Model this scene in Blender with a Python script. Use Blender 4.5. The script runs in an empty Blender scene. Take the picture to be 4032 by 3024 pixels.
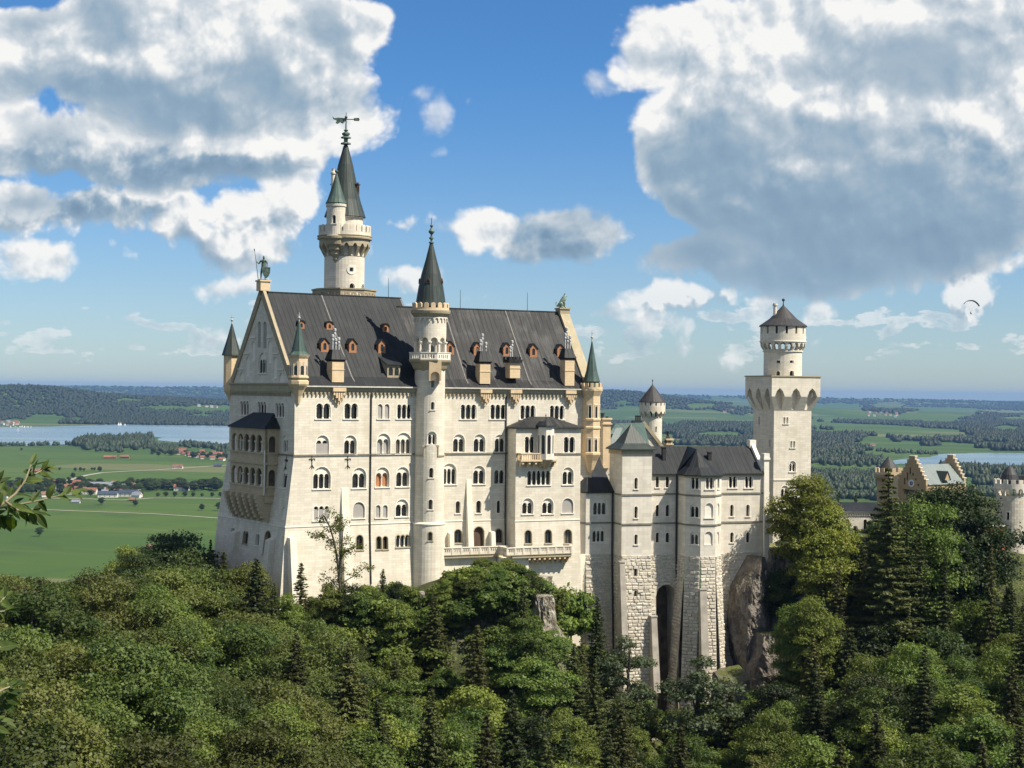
import bpy, math, random
import numpy as np
from mathutils import Vector, Matrix
from mathutils.geometry import delaunay_2d_cdt

SC = bpy.context.scene
COL = SC.collection
R = math.radians
PI = math.pi
random.seed(7)

# ------------------------------------------------------------------ camera
F, PW, PH = 6400.0, 4032, 3024          # focal length in photo pixels
cam_data = bpy.data.cameras.new("camera")
cam_data.sensor_width = 36.0
cam_data.lens = 36.0 * F / PW
cam_data.clip_start = 0.3
cam_data.clip_end = 90000
cam = bpy.data.objects.new("camera", cam_data)
COL.objects.link(cam)
CAMR = (Matrix.Rotation(PI / 2 + 0.0044, 3, 'X') @ Matrix.Rotation(0.011, 3, 'Z'))
cam.matrix_world = CAMR.to_4x4()
SC.camera = cam

# ------------------------------------------------------------------ sun, sky, clouds
SUNV = Vector((1.114, -0.485, 1.55)).normalized()      # towards the sun
sun_data = bpy.data.lights.new("sun", 'SUN')
sun_data.energy = 5.0
sun_data.angle = R(0.5)
sun_data.color = (1.0, 0.91, 0.76)
sun = bpy.data.objects.new("sun", sun_data)
sun.rotation_euler = SUNV.to_track_quat('Z', 'Y').to_euler()
sun.location = (80, -30, 150)
COL.objects.link(sun)
SC.view_settings.view_transform = 'Standard'
SC.view_settings.look = 'None'
SC.view_settings.exposure = 0.60
SC.view_settings.gamma = 1.0
SC.render.engine = 'CYCLES'
SC.cycles.max_bounces = 6
SC.cycles.diffuse_bounces = 3
SC.cycles.glossy_bounces = 2
SC.cycles.transmission_bounces = 2
SC.cycles.transparent_max_bounces = 8
SC.cycles.volume_bounces = 0
SC.cycles.use_denoising = True
SC.cycles.sample_clamp_indirect = 4.0


class NT:
    """little helper for writing node trees"""
    def __init__(s, tree):
        s.t = tree
        tree.nodes.clear()

    def n(s, kind, **kw):
        nd = s.t.nodes.new(kind)
        ins = kw.pop('i', {})
        for k, v in kw.items():
            setattr(nd, k, v)
        for k, v in ins.items():
            s.set(nd, k, v)
        return nd

    def set(s, nd, k, v):
        sock = nd.inputs[k]
        if hasattr(v, 'outputs'):
            v = v.outputs[0]
        if isinstance(v, bpy.types.NodeSocket):
            s.t.links.new(v, sock)
        else:
            if isinstance(v, (tuple, list)) and len(v) == 3 and sock.type == 'RGBA':
                v = (*v, 1)
            sock.default_value = v

    def m(s, op, a, b=0.0, c=0.0, clamp=False):
        nd = s.t.nodes.new('ShaderNodeMath')
        nd.operation = op
        nd.use_clamp = clamp
        for k, v in enumerate((a, b, c)):
            s.set(nd, k, v)
        return nd.outputs[0]

    def mix(s, fac, a, b, blend='MIX'):
        nd = s.t.nodes.new('ShaderNodeMix')
        nd.data_type = 'RGBA'
        nd.blend_type = blend
        s.set(nd, 0, fac)
        s.set(nd, 6, a)
        s.set(nd, 7, b)
        return nd.outputs[2]

    def ramp(s, fac, stops, interp='LINEAR'):
        nd = s.t.nodes.new('ShaderNodeValToRGB')
        nd.color_ramp.interpolation = interp
        el = nd.color_ramp.elements
        while len(el) < len(stops):
            el.new(0.5)
        for e, (p, c) in zip(el, stops):
            e.position = p
            e.color = (c, c, c, 1) if isinstance(c, (int, float)) else (*c, 1)
        s.set(nd, 0, fac)
        return nd.outputs[0]

    def ss(s, v, a, b):
        """smoothstep from a to b"""
        nd = s.t.nodes.new('ShaderNodeMapRange')
        nd.interpolation_type = 'SMOOTHSTEP'
        s.set(nd, 0, v)
        nd.inputs[1].default_value = a
        nd.inputs[2].default_value = b
        return nd.outputs[0]

    def noise(s, vec, scale, detail=2.0, rough=0.5, lac=2.0, dist=0.0):
        nd = s.t.nodes.new('ShaderNodeTexNoise')
        s.set(nd, 'Vector', vec)
        s.set(nd, 'Scale', scale)
        s.set(nd, 'Detail', detail)
        s.set(nd, 'Roughness', rough)
        s.set(nd, 'Lacunarity', lac)
        s.set(nd, 'Distortion', dist)
        return nd.outputs[0]


world = bpy.data.worlds.new("World")
SC.world = world
world.use_nodes = True
W = NT(world.node_tree)
sky = W.n('ShaderNodeTexSky', sky_type='NISHITA', sun_disc=False)
sky.sun_elevation = math.asin(SUNV.z)
sky.sun_rotation = math.atan2(SUNV.x, SUNV.y)
sky.altitude = 900
sky.air_density = 1.0
sky.dust_density = 0.6
sky.ozone_density = 2.0
SKYS = 0.072


# cloud field: directions as (x/y, z/y) in thousands of photo pixels, y down
tc = W.n('ShaderNodeTexCoord')
sep = W.n('ShaderNodeSeparateXYZ', i={0: tc.outputs['Generated']})
yy = W.m('MAXIMUM', sep.outputs[1], 0.05)
px_ = W.m('MULTIPLY_ADD', W.m('DIVIDE', sep.outputs[0], yy), 6.4, 2.016)
py_ = W.m('MULTIPLY_ADD', W.m('DIVIDE', sep.outputs[2], yy), -6.4, 1.54)
tint = W.mix(W.ss(py_, 1.35, 0.2), (SKYS * 0.74, SKYS * 0.88, SKYS * 1.06, 1), (SKYS * 0.42, SKYS * 0.78, SKYS * 1.12, 1))
skyc = W.mix(1.0, sky.outputs[0], tint, 'MULTIPLY')
P0v = W.n('ShaderNodeCombineXYZ', i={0: px_, 1: py_, 2: 0.0})
# gentle domain warp
w1 = W.n('ShaderNodeTexNoise', noise_dimensions='2D', i={'Vector': P0v, 'Scale': 2.2, 'Detail': 3.0, 'Roughness': 0.5})
w1v = W.n('ShaderNodeVectorMath', operation='SUBTRACT', i={0: w1.outputs[1], 1: (0.5, 0.5, 0.5)})
wpm = W.n('ShaderNodeVectorMath', operation='MULTIPLY', i={0: w1v, 1: (0.13, 0.09, 0.0)})
Pw = W.n('ShaderNodeVectorMath', operation='ADD', i={0: P0v, 1: wpm})
sepw = W.n('ShaderNodeSeparateXYZ', i={0: Pw})


def blob_field(blobs, X, Y):
    """max over ellipses of 1-r (r = normalised radius)"""
    out = None
    for (cx, cy, rx, ry) in blobs:
        ax_ = W.m('MULTIPLY_ADD', X, 1 / rx, -cx / rx)
        ay_ = W.m('MULTIPLY_ADD', Y, 1 / ry, -cy / ry)
        r2 = W.m('ADD', W.m('MULTIPLY', ax_, ax_), W.m('MULTIPLY', ay_, ay_))
        v = W.m('SUBTRACT', 1.0, W.m('SQRT', r2))
        v = W.m('MULTIPLY', v, min(rx, ry) * 2.2)
        out = v if out is None else W.m('SMOOTH_MAX', out, v, 0.12)
    return out


# small puffs in rows near the horizon
low_vec = W.n('ShaderNodeVectorMath', operation='MULTIPLY', i={0: P0v, 1: (1.0, 2.6, 1.0)})
lown = W.n('ShaderNodeTexNoise', noise_dimensions='2D', i={'Vector': low_vec, 'Scale': 4.2, 'Detail': 6.0, 'Roughness': 0.55})
lowband = W.m('MULTIPLY', W.ss(py_, 1.10, 1.26), W.ss(py_, 1.50, 1.40))
fN = W.m('MULTIPLY_ADD', W.m('SUBTRACT', lown.outputs[0], 0.545), 1.5, W.m('MULTIPLY_ADD', lowband, 0.50, -0.50))
def billow(vec, det):
    """rounded cauliflower lumps plus fine wisps"""
    a = W.n('ShaderNodeTexNoise', noise_dimensions='2D', i={'Vector': vec, 'Scale': 2.6, 'Detail': det, 'Roughness': 0.52})
    v = W.n('ShaderNodeTexVoronoi', voronoi_dimensions='2D', feature='SMOOTH_F1',
            i={'Vector': vec, 'Scale': 4.2, 'Detail': 3.0, 'Roughness': 0.5, 'Lacunarity': 2.3, 'Smoothness': 0.9})
    return W.m('ADD', W.m('MULTIPLY', a.outputs[0], 0.95), W.m('MULTIPLY', v.outputs[0], -0.40))


b0 = billow(Pw, 9.0)
offv = W.n('ShaderNodeVectorMath', operation='ADD', i={0: Pw, 1: (0.028, -0.042, 0.0)})
bs = billow(Pw, 2.2)
b1 = billow(offv, 2.2)
big0 = W.noise(Pw, 1.7, 2.0, 0.5)
offv2 = W.n('ShaderNodeVectorMath', operation='ADD', i={0: Pw, 1: (0.07, -0.12, 0.0)})
big1 = W.noise(offv2, 1.7, 2.0, 0.5)
rel = W.m('ADD', W.m('MULTIPLY', W.m('SUBTRACT', bs, b1), 1.6), W.m('MULTIPLY', W.m('SUBTRACT', b0, bs), 0.30))
relb = W.m('MULTIPLY', W.m('SUBTRACT', big0, big1), 0.9)
relief = W.m('ADD', rel, relb)
edge_n = W.m('MULTIPLY', W.m('SUBTRACT', b0, 0.12), 0.40)
K = 1.823 / 1000                                                    # blob lists below are in a 2212 px wide frame
Xw, Yw = sepw.outputs[0], sepw.outputs[1]


def ell(lst):
    return [(a * K, b * K, c * K, d * K) for a, b, c, d in lst]


col = skyc
below = W.ss(py_, 1.56, 1.40)
fade = W.m('MULTIPLY_ADD', W.ss(py_, 1.40, 0.95), 0.42, 0.56)
fade = W.m('MULTIPLY', W.m('MULTIPLY', fade, below), W.ss(sep.outputs[1], 0.10, 0.35))


def layer(col, blobs, tone, dark, ytop, ybase, shade=(), soft=0.13, kd=0.5, op=1.0, field=None, bias=0.0):
    """one bank of cumulus: lit top, greyer towards its flat base and in its thick parts"""
    f = field if field is not None else blob_field(ell(blobs), Xw, Yw)
    d = W.m('ADD', W.m('ADD', f, edge_n), bias)
    a = W.m('MULTIPLY', W.m('MULTIPLY', W.ss(d, -0.01, soft), fade), op)
    lit = W.m('ADD', tone, relief)
    if dark:
        v = W.ss(W.m('MULTIPLY_ADD', relief, -0.45, Yw), ytop * K, ybase * K)
        lit = W.m('SUBTRACT', lit, W.m('MULTIPLY', v, dark))
    if shade:
        g = blob_field(ell(shade), Xw, Yw)
        gd = W.ss(W.m('ADD', g, W.m('MULTIPLY', W.m('SUBTRACT', b0, 0.335), -0.35)), -0.16, 0.20)
        lit = W.m('SUBTRACT', lit, W.m('MULTIPLY', gd, W.m('MULTIPLY_ADD', relief, 0.8, kd)))
    rim_ = W.m('MULTIPLY', W.ss(d, 0.20, 0.03), 0.16)
    lit = W.m('ADD', lit, rim_)
    cc = W.ramp(lit, [(0.0, (0.125, 0.195, 0.275)), (0.28, (0.185, 0.265, 0.345)), (0.52, (0.285, 0.345, 0.40)),
                      (0.78, (0.43, 0.465, 0.495)), (1.0, (0.63, 0.625, 0.61))])
    return W.mix(a, col, cc)


col = layer(col, (), 0.86, 0, 0, 0, soft=0.10, op=0.75, field=fN)
col = layer(col, [(80, 570, 110, 60), (20, 600, 60, 30), (237, 540, 38, 26), (430, 622, 62, 26), (520, 622, 36, 12), (465, 742, 62, 26), (1060, 500, 62, 52), (1085, 530, 40, 28),
                  (862, 492, 62, 26), (880, 610, 80, 36), (1030, 642, 66, 30), (1300, 670, 46, 26), (1370, 289, 13, 20), (1632, 651, 26, 18), (1765, 660, 44, 32), (1435, 692, 52, 22), (1385, 758, 22, 16), (1590, 768, 30, 12), (1835, 716, 26, 14), (1920, 755, 54, 18), (2060, 764, 26, 12), (1460, 745, 34, 14), (700, 600, 30, 16), (330, 745, 34, 12), (150, 722, 30, 10),
                  (1752, 748, 36, 28), (2190, 560, 40, 26), (290, 560, 90, 16)], 0.88, 0.16, 480, 760, soft=0.08, bias=-0.055)
col = layer(col, [(937, 250, 44, 50), (905, 208, 24, 18), (960, 290, 34, 20), (1008, 225, 18, 20), (1285, 172, 42, 34), (1268, 120, 20, 10), (957, 342, 26, 14), (1080, 408, 24, 12), (1210, 630, 40, 16), (940, 500, 30, 12)],
            0.72, 0, 0, 0, soft=0.14, op=0.62, bias=-0.06)
col = layer(col, [(1470, 632, 118, 38), (2095, 620, 75, 56), (2110, 580, 40, 30)], 1.0, 0.62, 608, 662, soft=0.06, bias=-0.05)
col = layer(col, [(1235, 515, 120, 60), (1190, 545, 80, 40), (1310, 500, 70, 50), (1215, 460, 50, 22)], 0.36, 0.18, 450, 580, soft=0.09, bias=-0.005)
col = layer(col, [(1550, 95, 230, 125), (1900, 70, 400, 170), (1570, 310, 215, 210), (1850, 370, 420, 235), (2080, 290, 260, 270), (1480, 545, 150, 52), (1750, 565, 280, 68), (2000, 520, 190, 90)], 0.86, 0.22, 60, 600,
            [(1880, 480, 330, 150), (1500, 500, 170, 95), (1700, 600, 340, 52), (1990, 130, 190, 55), (1560, 330, 90, 110), (2150, 470, 90, 80), (1790, 300, 130, 60), (1450, 350, 70, 60)], kd=0.42, soft=0.08, bias=-0.01)
col = layer(col, [(400, 480, 66, 66), (560, 490, 130, 84), (640, 420, 70, 78), (590, 548, 150, 36), (470, 540, 110, 36)], 1.02, 0.42, 470, 585, [(380, 565, 140, 14)], soft=0.07, bias=-0.01)
col = layer(col, [(160, 470, 210, 52), (40, 450, 90, 60)], 0.86, 0.45, 430, 525, [(40, 450, 60, 24)], soft=0.08, bias=0.0)
col = layer(col, [(90, 330, 140, 80), (330, 350, 220, 64), (540, 330, 130, 56), (30, 260, 60, 50), (200, 290, 160, 50)], 0.92, 0.42, 270, 420, [(400, 370, 250, 34), (90, 300, 60, 22), (200, 395, 240, 16)], soft=0.08, kd=0.40, bias=0.02)
col = layer(col, [(60, 110, 120, 92), (240, 120, 200, 140), (480, 90, 190, 150), (700, 170, 90, 120), (775, 55, 72, 48), (690, 245, 120, 72), (400, 235, 240, 78), (740, 110, 62, 46), (30, 190, 80, 50), (620, 60, 120, 60)], 0.92, 0.14, 60, 300,
            [(400, 245, 230, 58), (180, 195, 190, 44), (540, 185, 90, 60), (235, 75, 60, 80), (700, 60, 40, 60), (60, 60, 60, 20)], kd=0.52, soft=0.08, bias=0.03)
# unseen clouds added outside the view so the sky's fill light turns neutral
elsn = W.noise(tc.outputs['Generated'], 2.4, 5.0, 0.6)
els = W.m('MULTIPLY', W.ss(sep.outputs[1], 0.75, 0.45), W.ss(elsn, 0.44, 0.56))
els = W.m('MULTIPLY', els, W.ss(sep.outputs[2], 0.0, 0.12))
final = W.mix(W.m('MULTIPLY', els, 0.85), col, (0.34, 0.335, 0.32))
bg = W.n('ShaderNodeBackground', i={0: final, 1: 1.0})
wo = W.n('ShaderNodeOutputWorld', i={0: bg.outputs[0]})


# ------------------------------------------------------------------ pixel rays
def ray(x, y):
    return CAMR @ Vector(((x - PW / 2) / F, (PH / 2 - y) / F, -1.0))


def at(x, y, Y):
    """world point seen at photo pixel (x, y) at forward distance Y"""
    d = ray(x, y)
    return d * (Y / d.y)


def atx(x, Y, z):
    """world point at photo column x (near the horizon), distance Y and height z"""
    d = ray(x, 1540 - z / Y * F)
    return Vector((d.x / d.y * Y, Y, z))


CAMI = CAMR.transposed()


def proj(p):
    q = CAMI @ Vector(p)
    return PW / 2 + q.x / -q.z * F, PH / 2 - q.y / -q.z * F

# ------------------------------------------------------------------ materials
def new_mat(name):
    m = bpy.data.materials.new(name)
    m.use_nodes = True
    return m, NT(m.node_tree)


def finish(T, col, rough=0.85, bump=None, bstr=0.3, bdist=0.05, metal=0.0, spec=0.3, **kw):
    p = T.n('ShaderNodeBsdfPrincipled', i={'Base Color': col, 'Roughness': rough, 'Metallic': metal,
                                           'Specular IOR Level': spec})
    if bump is not None:
        b = T.n('ShaderNodeBump', i={'Strength': bstr, 'Distance': bdist, 'Height': bump})
        T.set(p, 'Normal', b)
    for k, v in kw.items():
        T.set(p, k, v)
    T.n('ShaderNodeOutputMaterial', i={0: p.outputs[0]})
    return p


def mat_stone(name, c1, c2, bw=1.1, bh=0.42, mortar=0.72, stain=0.25, msize=0.018, bstr=0.25, dirt=(0.42, 0.38, 0.30)):
    m, T = new_mat(name)
    uv = T.n('ShaderNodeUVMap')
    geo = T.n('ShaderNodeNewGeometry')
    br = T.n('ShaderNodeTexBrick', i={'Vector': uv.outputs[0], 'Color1': c1, 'Color2': c2,
                                      'Mortar': tuple(x * mortar for x in c1), 'Scale': 1.0, 'Mortar Size': msize,
                                      'Mortar Smooth': 0.3, 'Bias': -0.1, 'Brick Width': bw, 'Row Height': bh})
    n1 = T.noise(geo.outputs['Position'], 0.35, 5.0, 0.6)
    # streaks running down the wall
    sx = T.n('ShaderNodeVectorMath', operation='MULTIPLY', i={0: geo.outputs['Position'], 1: (1.3, 1.3, 0.10)})
    n2 = T.noise(sx, 0.9, 4.0, 0.6)
    n3 = T.noise(geo.outputs['Position'], 6.0, 3.0, 0.6)
    f = T.m('MULTIPLY', T.ss(T.m('ADD', T.m('MULTIPLY', n1, 0.5), T.m('MULTIPLY', n2, 0.5)), 0.42, 0.68), stain)
    c = T.mix(f, br.outputs[0], tuple(a * b for a, b in zip(c1, (0.70, 0.68, 0.62))))
    f2 = T.m('MULTIPLY', T.ss(n3, 0.55, 0.8), 0.22 * (stain + 0.4))
    c = T.mix(f2, c, dirt)
    h = T.m('ADD', T.m('MULTIPLY', br.outputs[1], -1.0), T.m('MULTIPLY', n3, 0.5))
    finish(T, c, 0.9, h, bstr, 0.04)
    return m


def mat_seam(name, c1, c2, c3, w=0.62, patch=0.5, rough=0.55, spec=0.4):
    """standing seam sheet metal: strips with a raised seam, weathered in patches"""
    m, T = new_mat(name)
    uv = T.n('ShaderNodeUVMap')
    geo = T.n('ShaderNodeNewGeometry')
    br = T.n('ShaderNodeTexBrick', offset=0.5, i={'Vector': uv.outputs[0], 'Color1': c1, 'Color2': c2,
             'Mortar': tuple(x * 0.55 for x in c1), 'Scale': 1.0, 'Mortar Size': 0.028, 'Mortar Smooth': 0.4,
             'Bias': 0.0, 'Brick Width': w, 'Row Height': 4.3})
    st = T.n('ShaderNodeVectorMath', operation='MULTIPLY', i={0: uv.outputs[0], 1: (1.5, 0.16, 1.0)})
    n1 = T.noise(st, 1.2, 5.0, 0.65)
    n2 = T.noise(geo.outputs['Position'], 0.22, 4.0, 0.6)
    f = T.m('MULTIPLY', T.ss(T.m('ADD', T.m('MULTIPLY', n1, 0.55), T.m('MULTIPLY', n2, 0.45)), 0.45, 0.66), patch)
    c = T.mix(f, br.outputs[0], c3)
    sp = T.n('ShaderNodeSeparateXYZ', i={0: uv.outputs[0]})
    fr = T.m('ABSOLUTE', T.m('SUBTRACT', T.m('FRACT', T.m('DIVIDE', sp.outputs[0], w)), 0.5))
    seam = T.ss(fr, 0.42, 0.47)
    finish(T, c, rough, T.m('ADD', seam, T.m('MULTIPLY', n1, 0.3)), 0.6, 0.05, spec=spec)
    return m


def mat_plain(name, c, rough=0.8, var=0.25, scale=1.5, spec=0.3, metal=0.0, bstr=0.15, c2=None):
    m, T = new_mat(name)
    geo = T.n('ShaderNodeNewGeometry')
    n = T.noise(geo.outputs['Position'], scale, 5.0, 0.6)
    cc = T.mix(T.ss(n, 0.35, 0.7), c, c2 or tuple(x * (1 - var) for x in c))
    finish(T, cc, rough, n, bstr, 0.03, spec=spec, metal=metal)
    return m


def mat_leaf(name, c1, c2, c3, trans=0.28, sc=0.28):
    m, T = new_mat(name)
    geo = T.n('ShaderNodeNewGeometry')
    oi = T.n('ShaderNodeObjectInfo')
    n = T.noise(geo.outputs['Position'], sc, 4.0, 0.6)
    n2 = T.noise(geo.outputs['Position'], 2.4, 2.0, 0.6)
    c = T.mix(T.ss(T.m('ADD', T.m('MULTIPLY', n, 0.6), T.m('MULTIPLY', n2, 0.4)), 0.40, 0.62), c1, c2)
    c = T.mix(T.m('MULTIPLY', oi.outputs['Random'], 0.75), c, c3)
    v = T.m('MULTIPLY_ADD', T.m('FRACT', T.m('MULTIPLY', oi.outputs['Random'], 7.31)), 0.75, 0.60)
    hv = T.n('ShaderNodeHueSaturation', i={'Value': v, 'Color': c})
    p = T.n('ShaderNodeBsdfPrincipled', i={'Base Color': hv.outputs[0], 'Roughness': 0.55, 'Specular IOR Level': 0.25})
    tcol = T.mix(1.0, hv.outputs[0], (1.3, 1.45, 0.5), 'MULTIPLY')
    tr = T.n('ShaderNodeBsdfTranslucent', i={0: tcol})
    mx = T.n('ShaderNodeMixShader', i={0: trans, 1: p.outputs[0], 2: tr.outputs[0]})
    T.n('ShaderNodeOutputMaterial', i={0: mx.outputs[0]})
    return m


M = {}
M['wall'] = mat_stone('limestone_ashlar', (0.735, 0.685, 0.585), (0.615, 0.57, 0.48), 1.25, 0.42, 0.72, 0.62, bstr=0.2)
M['wallg'] = mat_stone('limestone_ashlar_wing', (0.735, 0.69, 0.60), (0.60, 0.565, 0.50), 1.5, 0.62, 0.78, 0.55, bstr=0.2)
M['plinth'] = mat_stone('rendered_plinth', (0.80, 0.755, 0.64), (0.76, 0.715, 0.60), 3.0, 1.2, 0.93, 0.55, bstr=0.1)
M['trim'] = mat_stone('smooth_limestone', (0.80, 0.76, 0.67), (0.75, 0.71, 0.62), 1.5, 0.6, 0.88, 0.25, bstr=0.1)
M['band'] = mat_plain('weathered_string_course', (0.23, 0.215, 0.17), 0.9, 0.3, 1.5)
M['cornice'] = mat_stone('buff_cornice_stone', (0.42, 0.37, 0.26), (0.37, 0.32, 0.22), 1.2, 0.5, 0.75, 0.5)
M['sand'] = mat_stone('yellow_sandstone', (0.70, 0.55, 0.36), (0.62, 0.48, 0.31), 0.9, 0.45, 0.78, 0.35, dirt=(0.30, 0.24, 0.16))
M['sandg'] = mat_stone('grey_and_shaded_sandstone', (0.40, 0.34, 0.235), (0.34, 0.29, 0.20), 0.9, 0.4, 0.75, 0.5, dirt=(0.22, 0.19, 0.14))
M['yellow'] = mat_stone('yellow_brick', (0.46, 0.34, 0.20), (0.40, 0.29, 0.165), 0.6, 0.22, 0.82, 0.3)
M['rust'] = mat_stone('rusticated_blocks', (0.66, 0.615, 0.52), (0.44, 0.405, 0.355), 0.95, 0.58, 0.60, 0.6, 0.03, 0.5, dirt=(0.20, 0.18, 0.15))
M['roof'] = mat_seam('dark_sheet_roof', (0.016, 0.019, 0.022), (0.023, 0.026, 0.029), (0.044, 0.048, 0.051), 0.85, 0.5, 0.6, spec=0.2)
M['roof2'] = mat_seam('brown_sheet_roof', (0.020, 0.021, 0.023), (0.030, 0.031, 0.032), (0.076, 0.077, 0.077), 0.85, 0.9, 0.6, spec=0.2)
M['copper'] = mat_seam('green_copper_roof', (0.050, 0.092, 0.080), (0.038, 0.070, 0.062), (0.125, 0.185, 0.165), 0.7, 0.7, 0.6)
M['copperd'] = mat_seam('dark_copper_roof', (0.024, 0.034, 0.032), (0.034, 0.046, 0.042), (0.060, 0.088, 0.078), 0.45, 0.6, 0.55)
M['copperl'] = mat_seam('pale_copper_roof', (0.15, 0.185, 0.185), (0.175, 0.21, 0.205), (0.24, 0.26, 0.245), 0.95, 0.5, 0.6)
M['slate'] = mat_seam('slate_cone', (0.030, 0.032, 0.036), (0.042, 0.042, 0.044), (0.065, 0.058, 0.052), 0.5, 0.5, 0.6)
M['orange'] = mat_plain('orange_painted_wood', (0.42, 0.20, 0.10), 0.7, 0.25, 3.0)
M['darkwood'] = mat_plain('brown_window_wood', (0.09, 0.06, 0.04), 0.7)
M['shutter'] = mat_plain('grey_blind', (0.36, 0.34, 0.32), 0.9, 0.08)
M['iron'] = mat_plain('dark_iron', (0.035, 0.035, 0.035), 0.5)
M['pot'] = mat_plain('zinc_flue', (0.50, 0.50, 0.50), 0.45, 0.3, 3.0, 0.5)
M['bronze'] = mat_plain('green_bronze', (0.05, 0.075, 0.06), 0.55, 0.3, 2.0, 0.5, c2=(0.14, 0.21, 0.165))
M['bronzel'] = mat_plain('pale_green_bronze', (0.11, 0.16, 0.12), 0.6, 0.3, 2.0, 0.5, c2=(0.27, 0.36, 0.29))
M['strip'] = mat_plain('weathered_roof_strip', (0.20, 0.19, 0.18), 0.7, 0.4, 2.0)
M['lead'] = mat_plain('pale_gutter', (0.62, 0.60, 0.55), 0.6)
M['redwall'] = mat_stone('red_brick_wall', (0.48, 0.17, 0.09), (0.40, 0.13, 0.07), 0.6, 0.25, 1.4, 0.3)
M['conc'] = mat_plain('smooth_concrete', (0.42, 0.39, 0.34), 0.9, 0.3, 0.5)
M['brownwall'] = mat_plain('stained_brown_wall_and_shade', (0.16, 0.125, 0.09), 0.95, 0.55, 0.5)  # brown wall colour, also painted in for the shade inside openings
m_, T_ = new_mat('window_glass')
geo_ = T_.n('ShaderNodeNewGeometry')
nz_ = T_.noise(geo_.outputs['Position'], 0.8, 2.0, 0.5)
oi_ = T_.n('ShaderNodeObjectInfo')
gc_ = T_.mix(T_.ss(nz_, 0.45, 0.7), (0.008, 0.009, 0.011), (0.030, 0.026, 0.022))
gc_ = T_.mix(T_.m('MULTIPLY', T_.ss(oi_.outputs['Random'], 0.80, 0.86), 0.7), gc_, (0.16, 0.14, 0.115))
finish(T_, gc_, 0.08, nz_, 0.15, 0.3, spec=0.6)
M['glass'] = m_
# leaves
M['leafA'] = mat_leaf('beech_leaves', (0.052, 0.090, 0.022), (0.112, 0.152, 0.038), (0.112, 0.112, 0.032))
M['leafB'] = mat_leaf('maple_leaves', (0.052, 0.100, 0.022), (0.132, 0.188, 0.042), (0.165, 0.185, 0.038))
M['leafC'] = mat_leaf('dark_leaves', (0.022, 0.042, 0.014), (0.046, 0.074, 0.022), (0.060, 0.074, 0.024))
M['leafD'] = mat_leaf('linden_leaves', (0.13, 0.165, 0.035), (0.22, 0.235, 0.05), (0.18, 0.19, 0.04), 0.35)
M['leafE'] = mat_leaf('willow_leaves', (0.060, 0.085, 0.042), (0.110, 0.140, 0.075), (0.09, 0.12, 0.06))
M['needle'] = mat_leaf('spruce_needles', (0.040, 0.062, 0.022), (0.080, 0.104, 0.032), (0.105, 0.102, 0.034), 0.2)
M['fieldleaf'] = mat_leaf('field_tree_leaves', (0.030, 0.056, 0.020), (0.056, 0.088, 0.028), (0.066, 0.086, 0.028), 0.25, 0.1)
M['farleaf'] = mat_leaf('far_tree_leaves', (0.013, 0.026, 0.012), (0.024, 0.040, 0.016), (0.030, 0.042, 0.016), 0.1, 0.02)
M['bark'] = mat_plain('grey_bark', (0.105, 0.090, 0.070), 0.95, 0.4, 3.0)
M['twig'] = mat_plain('pale_twig', (0.26, 0.23, 0.14), 0.8, 0.3, 30.0)


# ------------------------------------------------------------------ objects
def link(o):
    COL.objects.link(o)
    return o


def tag(o, label=None, cat=None, group=None, kind=None):
    if label:
        o['label'] = label
    if cat:
        o['category'] = cat
    if group:
        o['group'] = group
    if kind:
        o['kind'] = kind
    return o


def thing(name, label, cat, loc=(0, 0, 0), group=None, rz=0.0):
    o = bpy.data.objects.new(name, None)
    o.empty_display_size = 1.0
    o.location = loc
    o.rotation_euler = (0, 0, rz)
    link(o)
    return tag(o, label, cat, group)


def origin_of(o):
    while o.parent is not None:
        o = o.parent
    return Vector(o.location)


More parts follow.
